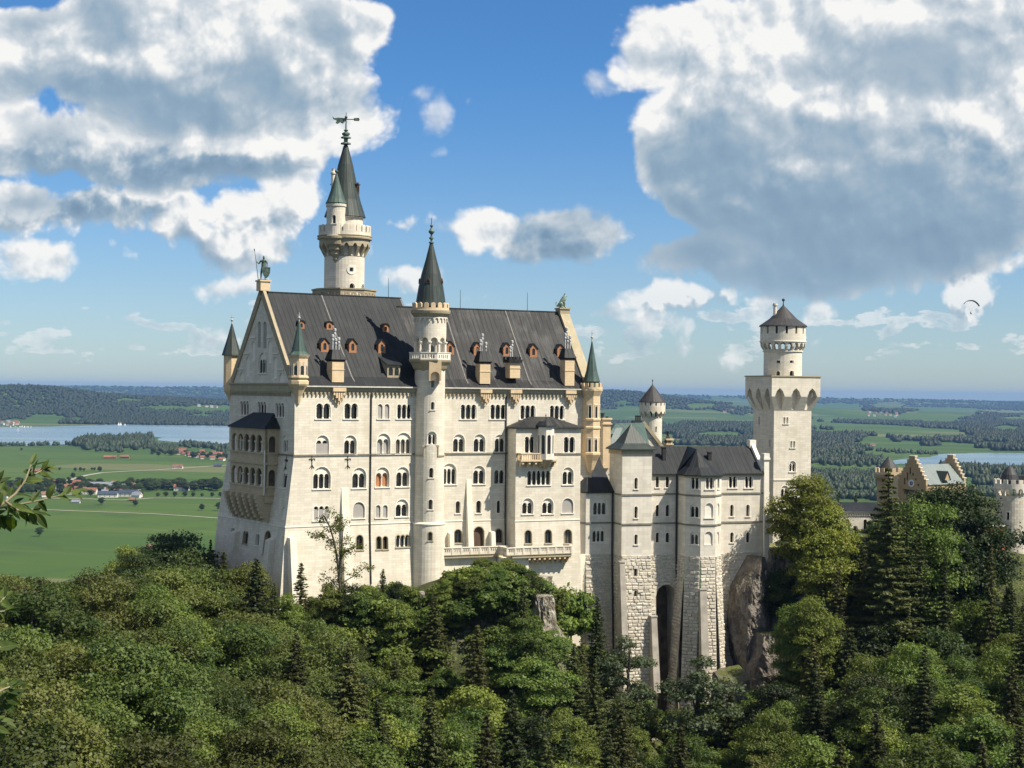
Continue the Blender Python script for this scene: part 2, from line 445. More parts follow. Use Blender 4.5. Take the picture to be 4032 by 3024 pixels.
class MB:
    """mesh builder in world coordinates"""
    def __init__(s):
        s.v, s.f, s.uv, s.mi = [], [], [], []

    def face(s, pts, uvs=None, mi=0):
        k = len(s.v)
        s.v.extend([tuple(p) for p in pts])
        s.f.append(tuple(range(k, k + len(pts))))
        if uvs is None:
            p0 = Vector(pts[0])
            nrm = Vector((0, 0, 0))
            for i in range(1, len(pts) - 1):
                nrm += (Vector(pts[i]) - p0).cross(Vector(pts[i + 1]) - p0)
            if nrm.length < 1e-9:
                nrm = Vector((0, 0, 1))
            nrm.normalize()
            if abs(nrm.z) > 0.95:
                uvs = [(p[0], p[1]) for p in pts]
            else:
                h = Vector((-nrm.y, nrm.x, 0)).normalized()
                w = nrm.cross(h)
                uvs = [(Vector(p).dot(h), Vector(p).dot(w)) for p in pts]
        s.uv.append(uvs)
        s.mi.append(mi)

    def box(s, mf, s0, s1, z0, z1, d0, d1):
        """box in wall coordinates: s along, z up, d depth behind the face"""
        c = lambda a, b, d: mf(a, b, d)
        A = [c(s0, z0, d0), c(s1, z0, d0), c(s1, z1, d0), c(s0, z1, d0)]
        B = [c(s0, z0, d1), c(s1, z0, d1), c(s1, z1, d1), c(s0, z1, d1)]
        s.face(A, [(s0, z0), (s1, z0), (s1, z1), (s0, z1)])
        s.face(B[::-1])
        for i in range(4):
            j = (i + 1) % 4
            s.face([A[i], B[i], B[j], A[j]])

    def bx(s, c, a, b, hx, hy, z0, z1):
        """box around world point c with horizontal unit axes a, b"""
        c, a, b = Vector(c), Vector(a), Vector(b)
        q = [c + a * sx * hx + b * sy * hy for sx, sy in ((-1, -1), (1, -1), (1, 1), (-1, 1))]
        lo = [Vector((p.x, p.y, z0)) for p in q]
        hi = [Vector((p.x, p.y, z1)) for p in q]
        s.prism(lo, hi)

    def prism(s, lo, hi, top=True, bottom=True):
        n = len(lo)
        if top:
            s.face(hi)
        if bottom:
            s.face(lo[::-1])
        for i in range(n):
            j = (i + 1) % n
            s.face([lo[i], lo[j], hi[j], hi[i]])

    def lathe(s, c, prof, n=32, a0=0.0, a1=2 * PI, rot=0.0, cap=True):
        """profile [(r, z)] turned round the vertical axis through c"""
        c = Vector(c)
        full = abs(a1 - a0 - 2 * PI) < 1e-6
        for k in range(n):
            t0 = rot + a0 + (a1 - a0) * k / n
            t1 = rot + a0 + (a1 - a0) * (k + 1) / n
            for (r0, z0), (r1, z1) in zip(prof[:-1], prof[1:]):
                p = []
                u = []
                L0 = z0 + r0 * 0.3
                L1 = z1 + r1 * 0.3
                for (r, z, t) in ((r0, z0, t0), (r0, z0, t1), (r1, z1, t1), (r1, z1, t0)):
                    if r < 1e-5 and p and (p[-1] - Vector((c.x, c.y, c.z + z))).length < 1e-6:
                        continue
                    p.append(Vector((c.x + r * math.sin(t), c.y - r * math.cos(t), c.z + z)))
                    u.append((t * max(r0, r1, 1.5), c.z + z))
                if len(p) >= 3 and (max(r0, r1) > 1e-5):
                    s.face(p, u)

    def ball(s, c, r, n=10):
        s.lathe(c, [(max(r * math.sin(PI * k / n), 0.0), -r * math.cos(PI * k / n)) for k in range(n + 1)], n)

    def tube(s, pts, rad, n=7):
        """tapered tube along points"""
        rings = []
        for i, p in enumerate(pts):
            p = Vector(p)
            d = (Vector(pts[min(i + 1, len(pts) - 1)]) - Vector(pts[max(i - 1, 0)])).normalized()
            up = Vector((0, 0, 1)) if abs(d.z) < 0.9 else Vector((1, 0, 0))
            e1 = d.cross(up).normalized()
            e2 = d.cross(e1)
            r = rad[i] if isinstance(rad, (list, tuple)) else rad
            rings.append([p + e1 * r * math.cos(2 * PI * k / n) + e2 * r * math.sin(2 * PI * k / n) for k in range(n)])
        for a, b in zip(rings[:-1], rings[1:]):
            for k in range(n):
                j = (k + 1) % n
                s.face([a[k], a[j], b[j], b[k]])
        s.face(rings[0])
        s.face(rings[-1][::-1])

    def build(s, name, mat, parent=None, loc=None, smooth=False, label=None):
        me = bpy.data.meshes.new(name)
        o0 = origin_of(parent) if parent is not None else Vector(loc or (0, 0, 0))
        me.from_pydata([(x - o0.x, y - o0.y, z - o0.z) for x, y, z in s.v], [], s.f)
        uvl = me.uv_layers.new(name='UVMap')
        flat = [c for u in s.uv for p in u for c in p]
        uvl.data.foreach_set('uv', flat)
        mats = mat if isinstance(mat, (list, tuple)) else [mat]
        for m in mats:
            me.materials.append(m)
        if len(mats) > 1:
            me.polygons.foreach_set('material_index', s.mi)
        if smooth:
            me.polygons.foreach_set('use_smooth', [True] * len(me.polygons))
        me.update()
        o = bpy.data.objects.new(name, me)
        link(o)
        if parent is not None:
            o.parent = parent
        else:
            o.location = o0
        if label:
            o['label'] = label
        return o


def weld(o, smooth_angle=None):
    import bmesh
    bm = bmesh.new()
    bm.from_mesh(o.data)
    bmesh.ops.remove_doubles(bm, verts=bm.verts, dist=0.002)
    bm.to_mesh(o.data)
    bm.free()


# ------------------------------------------------------------------ walls with real openings
class Plane:
    """vertical wall plane: P origin, ax along, outward normal n"""
    def __init__(s, P, ang, bat=None, off=0.0):
        s.P = Vector(P)
        s.ax = Vector((math.cos(ang), math.sin(ang), 0))
        s.n = Vector((math.sin(ang), -math.cos(ang), 0))
        s.bat = bat or (lambda z: 0.0)
        s.off = off

    def __call__(s, a, z, d=0.0):
        q = s.P + s.ax * a + s.n * (s.off + s.bat(z) - d)
        return Vector((q.x, q.y, z))

    def at_off(s, off):
        r = Plane(s.P, 0, s.bat, off)
        r.ax, r.n = s.ax, s.n
        return r

    def hit(s, x, y):
        dr = ray(x, y)
        o = s.off
        for _ in range(4):
            t = (s.P + s.n * o).dot(s.n) / dr.dot(s.n)
            q = dr * t
            o = s.off + s.bat(q.z)
        return (q - s.P).dot(s.ax), q.z


class Round:
    """round wall about the vertical axis C; s = angle * R, measured from the side facing -Y"""
    def __init__(s, C, R_, rad=None):
        s.C = Vector((C[0], C[1], 0))
        s.R = R_
        s.rad = rad or (lambda z: R_)

    def __call__(s, a, z, d=0.0):
        t = a / s.R
        r = s.rad(z) - d
        return Vector((s.C.x + r * math.sin(t), s.C.y - r * math.cos(t), z))

    def hit(s, x, y):
        dr = ray(x, y)
        rr = s.R
        for _ in range(4):
            A = dr.x ** 2 + dr.y ** 2
            B = -2 * (dr.x * s.C.x + dr.y * s.C.y)
            C_ = s.C.x ** 2 + s.C.y ** 2 - rr * rr
            D = max(B * B - 4 * A * C_, 0)
            t = (-B - math.sqrt(D)) / (2 * A)
            q = dr * t
            rr = s.rad(q.z)
        return math.atan2(q.x - s.C.x, -(q.y - s.C.y)) * s.R, q.z


def pip(x, y, poly):
    c = False
    j = len(poly) - 1
    for i in range(len(poly)):
        xi, yi = poly[i]
        xj, yj = poly[j]
        if (yi > y) != (yj > y) and x < (xj - xi) * (y - yi) / (yj - yi) + xi:
            c = not c
        j = i
    return c


def sheet(mb, mf, outline, holes, d=0.0, vstep=None, hl=(), mi=0):
    V, E = [], []

    def loop(poly):
        k = len(V)
        V.extend([Vector(p) for p in poly])
        n = len(poly)
        E.extend([(k + i, k + (i + 1) % n) for i in range(n)])
    loop(outline)
    for h in holes:
        loop(h)
    s0 = min(p[0] for p in outline)
    s1 = max(p[0] for p in outline)
    z0 = min(p[1] for p in outline)
    z1 = max(p[1] for p in outline)
    if vstep:
        n = max(1, int(round((s1 - s0) / vstep)))
        for k in range(1, n):
            x = s0 + (s1 - s0) * k / n
            V.extend([Vector((x, z0 - 0.01)), Vector((x, z1 + 0.01))])
            E.append((len(V) - 2, len(V) - 1))
    for z in hl:
        if z0 < z < z1:
            V.extend([Vector((s0 - 0.01, z)), Vector((s1 + 0.01, z))])
            E.append((len(V) - 2, len(V) - 1))
    r = delaunay_2d_cdt(V, E, [], 0, 1e-5)
    ov, of = r[0], r[2]
    for f in of:
        cx = sum(ov[i].x for i in f) / len(f)
        cz = sum(ov[i].y for i in f) / len(f)
        if not pip(cx, cz, outline) or any(pip(cx, cz, h) for h in holes):
            continue
        mb.face([mf(ov[i].x, ov[i].y, d) for i in f], [(ov[i].x, ov[i].y) for i in f], mi)


def rim(mb, mf, poly, d0, d1, mi=0, skip=None):
    n = len(poly)
    acc = 0.0
    for i in range(n):
        a, b = poly[i], poly[(i + 1) % n]
        L = math.hypot(a[0] - b[0], a[1] - b[1])
        if skip and skip(a, b):
            acc += L
            continue
        mb.face([mf(*a, d0), mf(*b, d0), mf(*b, d1), mf(*a, d1)],
                [(acc, 0), (acc + L, 0), (acc + L, d1 - d0), (acc, d1 - d0)], mi)
        acc += L


def slab(mb, mf, outline, holes=(), d0=0.0, d1=0.3, back=True, vstep=None, hl=(), mi=0):
    sheet(mb, mf, outline, holes, d0, vstep, hl, mi)
    rim(mb, mf, outline, d0, d1, mi)
    for h in holes:
        rim(mb, mf, h, d0, d1, mi)
    if back:
        sheet(mb, mf, outline, holes, d1, vstep, hl, mi)


def arch_poly(s0, s1, z0, z1, n=1, gap=0.16, seg=7, pointed=False, flat=False):
    w = (s1 - s0) / n
    g = gap if n > 1 else 0.0
    r = (w - g) / 2
    pts = [(s0, z0), (s1, z0)]
    if flat:
        return pts + [(s1, z1), (s0, z1)]
    rise = r * (1.7 if pointed else 1.0)
    rise = min(rise, (z1 - z0) * 0.6)
    zs = z1 - rise
    for k in range(n - 1, -1, -1):
        c = s0 + w * (k + 0.5)
        if k == n - 1 and g:
            pts.append((s1, zs))
        for i in range(seg + 1):
            t = PI * i / seg
            if pointed:
                u = math.cos(t)
                hgt = (1 - abs(u) ** 1.5) ** 0.8
                pts.append((c + r * u, zs + rise * hgt))
            else:
                pts.append((c + r * math.cos(t), zs + rise * math.sin(t)))
        if k == 0 and g:
            pts.append((s0, zs))
    out = []
    for p in pts:
        if not out or abs(p[0] - out[-1][0]) + abs(p[1] - out[-1][1]) > 1e-4:
            out.append(p)
    return out


def grow(poly, e):
    """offset a closed polygon outward by e"""
    n = len(poly)
    area = sum(poly[i][0] * poly[(i + 1) % n][1] - poly[(i + 1) % n][0] * poly[i][1] for i in range(n))
    sg = 1 if area > 0 else -1
    out = []
    for i in range(n):
        a, b, c = Vector(poly[i - 1]), Vector(poly[i]), Vector(poly[(i + 1) % n])
        u = (b - a).normalized()
        v = (c - b).normalized()
        n1 = Vector((u.y, -u.x)) * sg
        n2 = Vector((v.y, -v.x)) * sg
        m = (n1 + n2)
        m = m.normalized() if m.length > 1e-6 else n1
        k = e / max(m.dot(n1), 0.45)
        out.append((b.x + m.x * k, b.y + m.y * k))
    return out


class Win:
    """adds windows to one wall and remembers the openings to cut"""
    def __init__(s, mf, parent, trim='trim', glass='glass'):
        s.mf, s.parent, s.holes, s.trim, s.glass = mf, parent, [], trim, glass

    def px(s, kind, x0, x1, yt, yb, n=1, **kw):
        ym = (yt + yb) / 2
        a0, zb0 = s.mf.hit(x0, ym)
        a1, _ = s.mf.hit(x1, ym)
        xm = (x0 + x1) / 2
        _, zt = s.mf.hit(xm, yt)
        _, zb = s.mf.hit(xm, yb)
        if a0 > a1:
            a0, a1 = a1, a0
        return s.add(kind, a0, a1, zb, zt, n, **kw)

    def add(s, kind, s0, s1, z0, z1, n=1, shut=None, glass=None, sill=True, ring=True, col=True, name='window', pointed=False, trim=None):
        mf = s.mf
        W_ = s1 - s0
        tm = M[trim or s.trim]
        gl = M[glass or s.glass]
        mb = MB()
        cut = arch_poly(s0, s1, z0, z1, n if kind == 'A' else 1, pointed=pointed, flat=(kind == 'F'), seg=7 if n > 1 else 9)
        s.holes.append(cut)
        pane_d = 0.55
        lights = cut
        if kind == 'B':                      # round blind arch over small lights
            rr = W_ / 2
            zs = z1 - min(rr, (z1 - z0) * 0.6)
            zt = zs + 0.28 * rr
            m_ = 0.10 * W_ / max(n, 2)
            lights = arch_poly(s0 + m_, s1 - m_, z0 + 0.001, zt, n)
            rim(mb, mf, cut, -0.002, 0.22)
            sheet(mb, mf, [(a, z) for a, z in cut], [], 0.22) if False else None
            lo = [(a, max(z, z0 + 0.03)) for a, z in lights]
            sheet(mb, mf, cut, [lo], 0.22)
            rim(mb, mf, lo, 0.22, 0.6)
            lights = lo
            pane_d = 0.6
        elif kind == 'C':                    # blind niche
            rim(mb, mf, cut, -0.002, 0.2)
            sheet(mb, mf, cut, [], 0.2)
        elif kind == 'S':                    # arched opening closed by a grey blind
            rim(mb, mf, cut, -0.002, 0.2)
            pane_d = 0.2
        else:
            rim(mb, mf, cut, -0.002, 0.55)
        if ring:
            g = grow(cut, 0.13 if W_ < 2 else 0.16)
            g = [(a, max(z, z0)) for a, z in g]
            sheet(mb, mf, g, [cut], -0.03)
            rim(mb, mf, g, -0.03, 0.01)
        if sill:
            mb.box(mf, s0 - 0.18, s1 + 0.18, z0 - 0.16, z0 - 0.002, -0.14, 0.3)
        w = mb.build(name, tm, s.parent)
        if kind != 'C':
            pb = MB()
            base = lights if kind == 'B' else cut
            sheet(pb, mf, base, [], pane_d - 0.01)
            if kind == 'S':
                pb.build('blind', M['shutter'], w)
            else:
                pb.build('pane', gl, w)
            if shut:
                f0, f1, mt = shut
                q = MB()
                zz0 = z0 + (z1 - z0) * f0
                zz1 = z0 + (z1 - z0) * f1
                q.box(mf, s0 + 0.04, s1 - 0.04, zz0 + 0.02, zz1, 0.12 if kind == 'A' else 0.15, 0.2)
                q.build('blind', M[mt], w)
            if col and n > 1 and kind in 'AB' and W_ / n > 0.35:
                x0 = min(p[0] for p in base)
                x1 = max(p[0] for p in base)
                zt = max(p[1] for p in base)
                wn = (x1 - x0) / n
                rl = (wn - 0.16) / 2
                zsp = zt - rl
                d = 0.16 if kind == 'A' else 0.36
                ks = range(0, n + 1) if (kind == 'A' and n <= 3) else range(1, n)
                for k in ks:
                    xx = x0 + wn * k
                    if k == 0:
                        xx += 0.10
                    if k == n:
                        xx -= 0.10
                    q = MB()
                    c = mf(xx, 0, d)
                    r = 0.10
                    q.lathe((c.x, c.y, 0), [(0, z0), (0.17, z0), (0.17, z0 + 0.15), (r, z0 + 0.25), (r, zsp - 0.25),
                                            (0.17, zsp - 0.12), (0.17, zsp + 0.0), (0, zsp)], 8)
                    q.build('column', M['trim'], w, smooth=False)
            if kind in 'AB' and n == 1 and not shut and glass is None and W_ > 0.6:
                q = MB()
                q.box(mf, s0 + W_ / 2 - 0.04, s0 + W_ / 2 + 0.04, z0, z1 - 0.05, 0.44, 0.5)
                q.box(mf, s0, s1, z0 + (z1 - z0) * 0.62, z0 + (z1 - z0) * 0.62 + 0.08, 0.44, 0.5)
                q.build('glazing_bar', M['darkwood'], w)
        return w


def frieze(mb, mf, s0, s1, ztop, h=0.9, step=0.62, d=0.22, vstep=None):
    """corbel table: a proud strip with a scalloped lower edge"""
    n = max(2, int(round((s1 - s0) / step)))
    w = (s1 - s0) / n
    zb = ztop - h
    r = w * 0.34
    zs = zb + h * 0.45
    pts = [(s1, ztop), (s0, ztop)]
    for k in range(n):
        c = s0 + w * (k + 0.5)
        pts += [(c - w / 2, zb), (c - r, zb), (c - r, zs)]
        for i in range(1, 4):
            t = PI - PI * i / 4
            pts.append((c + r * math.cos(t), zs + r * math.sin(t)))
        pts += [(c + r, zs), (c + r, zb)]
    pts.append((s1, zb))
    o = []
    for p in pts:
        if not o or abs(p[0] - o[-1][0]) + abs(p[1] - o[-1][1]) > 1e-4:
            o.append(p)
    slab(mb, mf, o, (), -d, 0.02, back=False, vstep=vstep)


def battlement(mb, mf, s0, s1, z0, zc, z1, step, d0, d1, vstep=None, gapf=0.42, roundtop=False):
    """parapet with merlons; z0 bottom, zc floor of the gaps, z1 top"""
    n = max(2, int(round((s1 - s0) / step)))
    w = (s1 - s0) / n
    pts = [(s0, z0), (s1, z0)]
    for k in range(n - 1, -1, -1):
        a, b = s0 + w * k, s0 + w * (k + 1)
        g = w * gapf / 2
        if roundtop:
            pts += [(b, zc), (b - g, zc), (b - g, z1 - 0.22), (b - g - 0.12, z1 - 0.05), ((a + b) / 2, z1 + 0.05), (a + g + 0.12, z1 - 0.05), (a + g, z1 - 0.22), (a + g, zc), (a, zc)]
        else:
            pts += [(b, zc), (b - g, zc), (b - g, z1), (a + g, z1), (a + g, zc), (a, zc)]
    o = []
    for p in pts:
        if not o or abs(p[0] - o[-1][0]) + abs(p[1] - o[-1][1]) > 1e-4:
            o.append(p)
    slab(mb, mf, o, (), d0, d1, True, vstep)


def rustic(mb, mf, s0, s1, z0, z1, holes=(), rng=None, rh=0.58, wmin=0.6, wmax=1.25, prot=0.18):
    """rough faced ashlar: every block a proud chamfered cushion"""
    rng = rng or random
    z = z1
    while z > z0 + 0.2:
        h = min(rh * rng.uniform(0.9, 1.1), z - z0)
        x = s0
        while x < s1 - 0.05:
            w = rng.uniform(wmin, wmax)
            if s1 - (x + w) < 0.5:
                w = s1 - x
            cx, cz = x + w / 2, z - h / 2
            if not any(pip(cx, cz, hh) or pip(x + 0.1, cz, hh) or pip(x + w - 0.1, cz, hh) for hh in holes):
                g = 0.03
                p = rng.uniform(0.05, prot)
                a = [(x + g, z - h + g), (x + w - g, z - h + g), (x + w - g, z - g), (x + g, z - g)]
                c = 0.12
                b = [(x + c, z - h + c), (x + w - c, z - h + c), (x + w - c, z - c), (x + c, z - c)]
                b = [(u + rng.uniform(-.04, .04), v + rng.uniform(-.04, .04)) for u, v in b]
                dd = [-(p + rng.uniform(-.05, .05)) for _ in b]
                B = [mf(u, v, e) for (u, v), e in zip(b, dd)]
                A = [mf(u, v, -0.005) for u, v in a]
                uv = [(x, z)] * 4
                uo = rng.uniform(0, 40)
                uv = [(u + uo, v) for u, v in b]
                mb.face(B, uv)
                for i in range(4):
                    j = (i + 1) % 4
                    mb.face([A[i], A[j], B[j], B[i]], [uv[i], uv[j], uv[j], uv[i]])
            x += w
        z -= h

# ================================================================== THE PALACE
AL1, AL2 = R(33), R(25)
Pc = at(1159, 1700, 255)
Pc.z = 0


def lin(pts):
    pts = sorted(pts)

    def f(z):
        if z <= pts[0][0]:
            return pts[0][1]
        for (a, u), (b, v) in zip(pts[:-1], pts[1:]):
            if z <= b:
                return u + (v - u) * (z - a) / (b - a)
        return pts[-1][1]
    return f


gb = lin([(-46, 3.9), (-21.6, 1.35), (-10.4, 0.0), (0, 0)])          # batter of the west gable wall
fb = lin([(-50, 1.8), (-21.6, 0.0)])                                # batter of the long front
PA = Plane(Pc, AL1, fb)
ST = 24.2
Pv = PA(ST, 0, 0)
Pv.z = 0
PB = Plane(Pv, AL2, fb)
GP = Plane(Pc, AL1 - PI / 2, gb)
GW = 25.6                                                           # gable width
ZE, RL, TL = 0.5, 15.8, 12.6                                         # eaves, left ridge height, ridge depth
RR, TR = 14.25, 11.2
SB_END = PB.hit(2326, 1600)[0]

palace = thing('palace', 'long five storey pale limestone palace with steep dark sheet metal roof and west gable', 'palace', tuple(PA(20, -32)))
tw = thing('stair_tower', 'round stair tower with gallery, battlements and dark cone roof on the palace front', 'tower', tuple(PA(ST, -34)))

# ---- main walls
WA = Win(PA, palace)
rowA = [
    ('A', 1243, 1302, 1588, 1649, 2), ('A', 1354, 1410, 1588, 1649, 2), ('S', 1487, 1506, 1591, 1649, 1), ('S', 1514, 1533, 1591, 1649, 1), ('A', 1562, 1621, 1592, 1649, 3),
    ('B', 1244, 1295, 1714, 1788, 2, dict(shut=(0.0, 0.56, 'shutter'))), ('B', 1355, 1404, 1714, 1788, 2), ('B', 1484, 1537, 1707, 1787, 2, dict(glass='shutter')), ('B', 1558, 1620, 1704, 1786, 3),
    ('B', 1233, 1302, 1838, 1925, 3), ('B', 1387, 1442, 1842, 1922, 2), ('B', 1479, 1533, 1840, 1918, 2, dict(glass='orange')), ('B', 1560, 1611, 1839, 1916, 2),
    ('A', 1233, 1297, 1993, 2050, 3, dict(shut=(0.0, 0.78, 'shutter'))), ('S', 1390, 1436, 1977, 2040, 1), ('S', 1479, 1498, 1989, 2039, 1), ('S', 1507, 1526, 1989, 2039, 1), ('B', 1558, 1608, 1966, 2034, 2),
    ('A', 1403, 1430, 2107, 2165, 1, dict(trim='cornice')), ('A', 1482, 1502, 2112, 2163, 1, dict(trim='cornice')), ('A', 1508, 1527, 2112, 2163, 1, dict(trim='cornice')), ('A', 1559, 1613, 2107, 2154, 3, dict(trim='cornice')),
]
for r_ in rowA:
    WA.px(*r_[:6], **(r_[6] if len(r_) > 6 else {}))
mb = MB()
ZB = -47
outl = [(-gb(z) if z < -1 else 0, z) for z in (ZB, -30, -21.6, -16, -10.4, ZE)][::1]
outl = [(-gb(ZB), ZB), (ST, ZB), (ST, ZE), (0, ZE), (0, -10.4), (-gb(-21.6), -21.6)]
sheet(mb, PA, outl, WA.holes, hl=(-21.6,))
mb.build('front_wall', M['wall'], palace)

PBb = PB.at_off(3.4)                                                # front of the projecting bay
sb0 = PBb.hit(2031, 1800)[0]
sb1 = PBb.hit(2286, 1800)[0]
ZBAY = PBb.hit(2150, 1683)[1]                                       # bay eaves
WB = Win(PB, palace)
for r_ in [
    ('A', 1812, 1876, 1593, 1650, 3), ('A', 1929, 1992, 1593, 1650, 3), ('A', 2047, 2108, 1596, 1650, 3), ('A', 2163, 2222, 1597, 1651, 3),
    ('B', 1784, 1830, 1710, 1780, 2), ('B', 1865, 1911, 1710, 1780, 2), ('B', 1948, 1989, 1711, 1780, 2),
    ('B', 1743, 1797, 1825, 1907, 3), ('B', 1863, 1910, 1834, 1906, 2), ('B', 1946, 1988, 1835, 1905, 2),
    ('A', 1794, 1813, 1973, 2021, 1), ('A', 1875, 1895, 1971, 2020, 1), ('A', 1956, 1970, 1971, 2020, 1),
    ('A', 1789, 1819, 2085, 2138, 1, dict(trim='cornice')), ('A', 1949, 1979, 2083, 2137, 1, dict(trim='cornice')),
]:
    WB.px(*r_[:6], **(r_[6] if len(r_) > 6 else {}))
door = WB.px('A', 1866, 1906, 2074, 2156, 1, sill=False, name='portal', trim='cornice', glass='darkwood')
mb = MB()
sheet(mb, PB, [(0, ZB), (SB_END, ZB), (SB_END, ZE), (0, ZE)], WB.holes, hl=(-21.6,))
mb.build('front_wall', M['wall'], palace)

# slim blind lights beside the stair tower
# ---- projecting bay
WY = Win(PBb, palace)
for r_ in [
    ('A', 2064, 2106, 1719, 1783, 2), ('A', 2218, 2264, 1720, 1782, 2),
    ('A', 2076, 2167, 1853, 1910, 5), ('B', 2215, 2258, 1840, 1908, 2),
    ('B', 2056, 2100, 1962, 2024, 2), ('B', 2135, 2179, 1962, 2023, 2), ('S', 2213, 2257, 1962, 2020, 1),
    ('A', 2067, 2093, 2088, 2140, 1, dict(trim='cornice')), ('A', 2146, 2172, 2086, 2139, 1, dict(trim='cornice')), ('A', 2222, 2251, 2085, 2140, 1, dict(trim='cornice')),
]:
    WY.px(*r_[:6], **(r_[6] if len(r_) > 6 else {}))
mb = MB()
sheet(mb, PBb, [(sb0, ZB), (sb1, ZB), (sb1, ZBAY), (sb0, ZBAY)], WY.holes, hl=(-21.6,))
for se in (sb0, sb1):
    for za, zb in ((ZB, -21.6), (-21.6, ZBAY)):
        mb.face([PBb(se, za, 0), PBb(se, za, 3.42), PBb(se, zb, 3.42), PBb(se, zb, 0)])
mb.build('bay_wall', M['wall'], palace)
mb = MB()
e = 0.45
zr = ZBAY + 1.75
A_ = [PBb(sb0 - e, ZBAY, -e), PBb(sb1 + e, ZBAY, -e), PBb(sb1 + e, ZBAY, 3.4), PBb(sb0 - e, ZBAY, 3.4)]
B_ = [PBb(sb0 + 4, zr, 3.4), PBb(sb1 - 4, zr, 3.4)]
mb.face([A_[0], A_[1], B_[1], B_[0]])
mb.face([A_[1], A_[2], B_[1]])
mb.face([A_[3], A_[0], B_[0]])
lo = [p - Vector((0, 0, 0.22)) for p in A_]
for i in (0, 1, 3):
    mb.face([lo[i], lo[(i + 1) % 4], A_[(i + 1) % 4], A_[i]])
mb.face(lo)
mb.build('bay_roof', M['roof2'], palace)

# balcony and oriel on the bay
orl = PBb.at_off(3.4 + 1.5)
so0, zo1 = orl.hit(2052, 1783)
so1, zo0 = orl.hit(2195, 1812)
mb = MB()
zf = zo0 + 0.1
mb.box(orl, so0, so1, zf - 0.3, zf, 0, 1.52)
sm = orl.hit(2128, 1800)[0]
for k in range(6):
    x = so0 + 0.3 + (so1 - so0 - 0.8) * k / 5
    mb.box(orl, x, x + 0.35, zf - 0.75, zf - 0.3, 0.15, 1.5)
    mb.box(orl, x, x + 0.35, zf - 1.25, zf - 0.75, 0.8, 1.5)
for a in np.arange(so0 + 0.1, sm, 0.42):
    mb.box(orl, a, a + 0.14, zf, zf + 0.95, 0.02, 0.16)
for dd in np.arange(0.1, 1.4, 0.42):
    mb.box(orl, so0 + 0.02, so0 + 0.16, zf, zf + 0.95, dd, dd + 0.14)
mb.box(orl, so0 - 0.05, sm, zf + 0.95, zf + 1.12, -0.05, 0.2)
mb.box(orl, so0 - 0.05, so0 + 0.2, zf + 0.95, zf + 1.12, 0.2, 1.5)
bal = mb.build('balcony', M['sand'], palace)
# polygonal oriel
oc = PBb((orl.hit(2158, 1750)[0]), 0, -0.55)
zt_o = ZBAY + 0.1
n_ = 8
orr = 1.42
mb = MB()
ang0 = math.atan2(PBb.n.x, -PBb.n.y)
poly = [Vector((oc.x + orr * math.sin(ang0 + (k + 0.5) * PI / 4), oc.y - orr * math.cos(ang0 + (k + 0.5) * PI / 4), 0)) for k in range(8)]
for k in range(8):
    a, b = poly[k], poly[(k + 1) % 8]
    L = (b - a).length
    pl = lambda s_, z_, d_=0.0, a=a, b=b, L=L: Vector((a.x + (b.x - a.x) * s_ / L, a.y + (b.y - a.y) * s_ / L, z_)) - Vector(((b - a).y / L, -(b - a).x / L, 0)) * d_
    hole = arch_poly(L * 0.2, L * 0.8, zf + 0.95, zt_o - 1.3)
    sheet(mb, pl, [(0, zf), (L, zf), (L, zt_o), (0, zt_o)], [hole])
    rim(mb, pl, hole, 0, 0.2)
orio = mb.build('oriel', M['trim'], palace)
mb = MB()
mb.lathe((oc.x, oc.y, 0), [(orr - 0.22, zf + 0.9), (orr - 0.22, zt_o - 1.2)], 8, rot=ang0 + PI / 8)
mb.build('pane', M['glass'], orio)
mb = MB()
mb.lathe((oc.x, oc.y, 0), [(0.2, zf - 1.6), (0.9, zf - 0.9), (orr + 0.1, zf - 0.05), (orr + 0.1, zf + 0.05), (orr, zf + 0.05)], 8, rot=ang0 + PI / 8)
mb.build('corbel', M['sandg'], orio)
mb = MB()
zt2 = orl.hit(2158, 1652)[1]
mb.lathe((oc.x, oc.y, 0), [(orr, zt_o), (orr + 0.35, zt_o + 0.05), (orr + 0.3, zt_o + 0.25), (1.1, zt_o + 0.95), (0.35, zt2 - 0.2), (0.0, zt2 + 0.1)], 8, rot=ang0 + PI / 8)
mb.lathe((oc.x, oc.y, 0), [(0.05, zt2), (0.05, zt2 + 0.5), (0.14, zt2 + 0.65), (0.05, zt2 + 0.8), (0.0, zt2 + 1.2)], 6)
mb.build('roof', M['roof'], orio)

# ---- string courses, ledges, cornice
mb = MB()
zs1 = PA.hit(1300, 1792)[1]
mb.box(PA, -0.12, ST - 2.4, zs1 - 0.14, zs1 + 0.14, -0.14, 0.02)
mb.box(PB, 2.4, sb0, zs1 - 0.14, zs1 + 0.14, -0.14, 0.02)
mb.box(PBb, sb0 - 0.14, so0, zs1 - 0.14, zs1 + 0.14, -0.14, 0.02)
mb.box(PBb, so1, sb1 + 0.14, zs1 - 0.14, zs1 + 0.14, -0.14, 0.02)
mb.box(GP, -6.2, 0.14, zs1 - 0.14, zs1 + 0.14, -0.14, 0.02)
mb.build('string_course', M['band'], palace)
mb = MB()
mb.box(PA, -gb(-21.6) - 0.1, ST - 2.4, -21.75, -21.55, -0.09, 0.02)
mb.box(PB, 2.4, sb0, -21.75, -21.55, -0.09, 0.02)
mb.box(PBb, sb0 - 0.09, sb1, -21.75, -21.55, -0.09, 0.02)
mb.box(GP, -GW - 1, 0, -21.75, -21.55, -0.09, 0.05)
mb.build('ledge', M['trim'], palace)
mb = MB()
for pl, a, b in ((PA, 0.9, ST - 2.5), (PB, 2.4, SB_END - 0.8)):
    frieze(mb, pl, a, b, ZE - 0.75, 0.80, 0.72, 0.25)
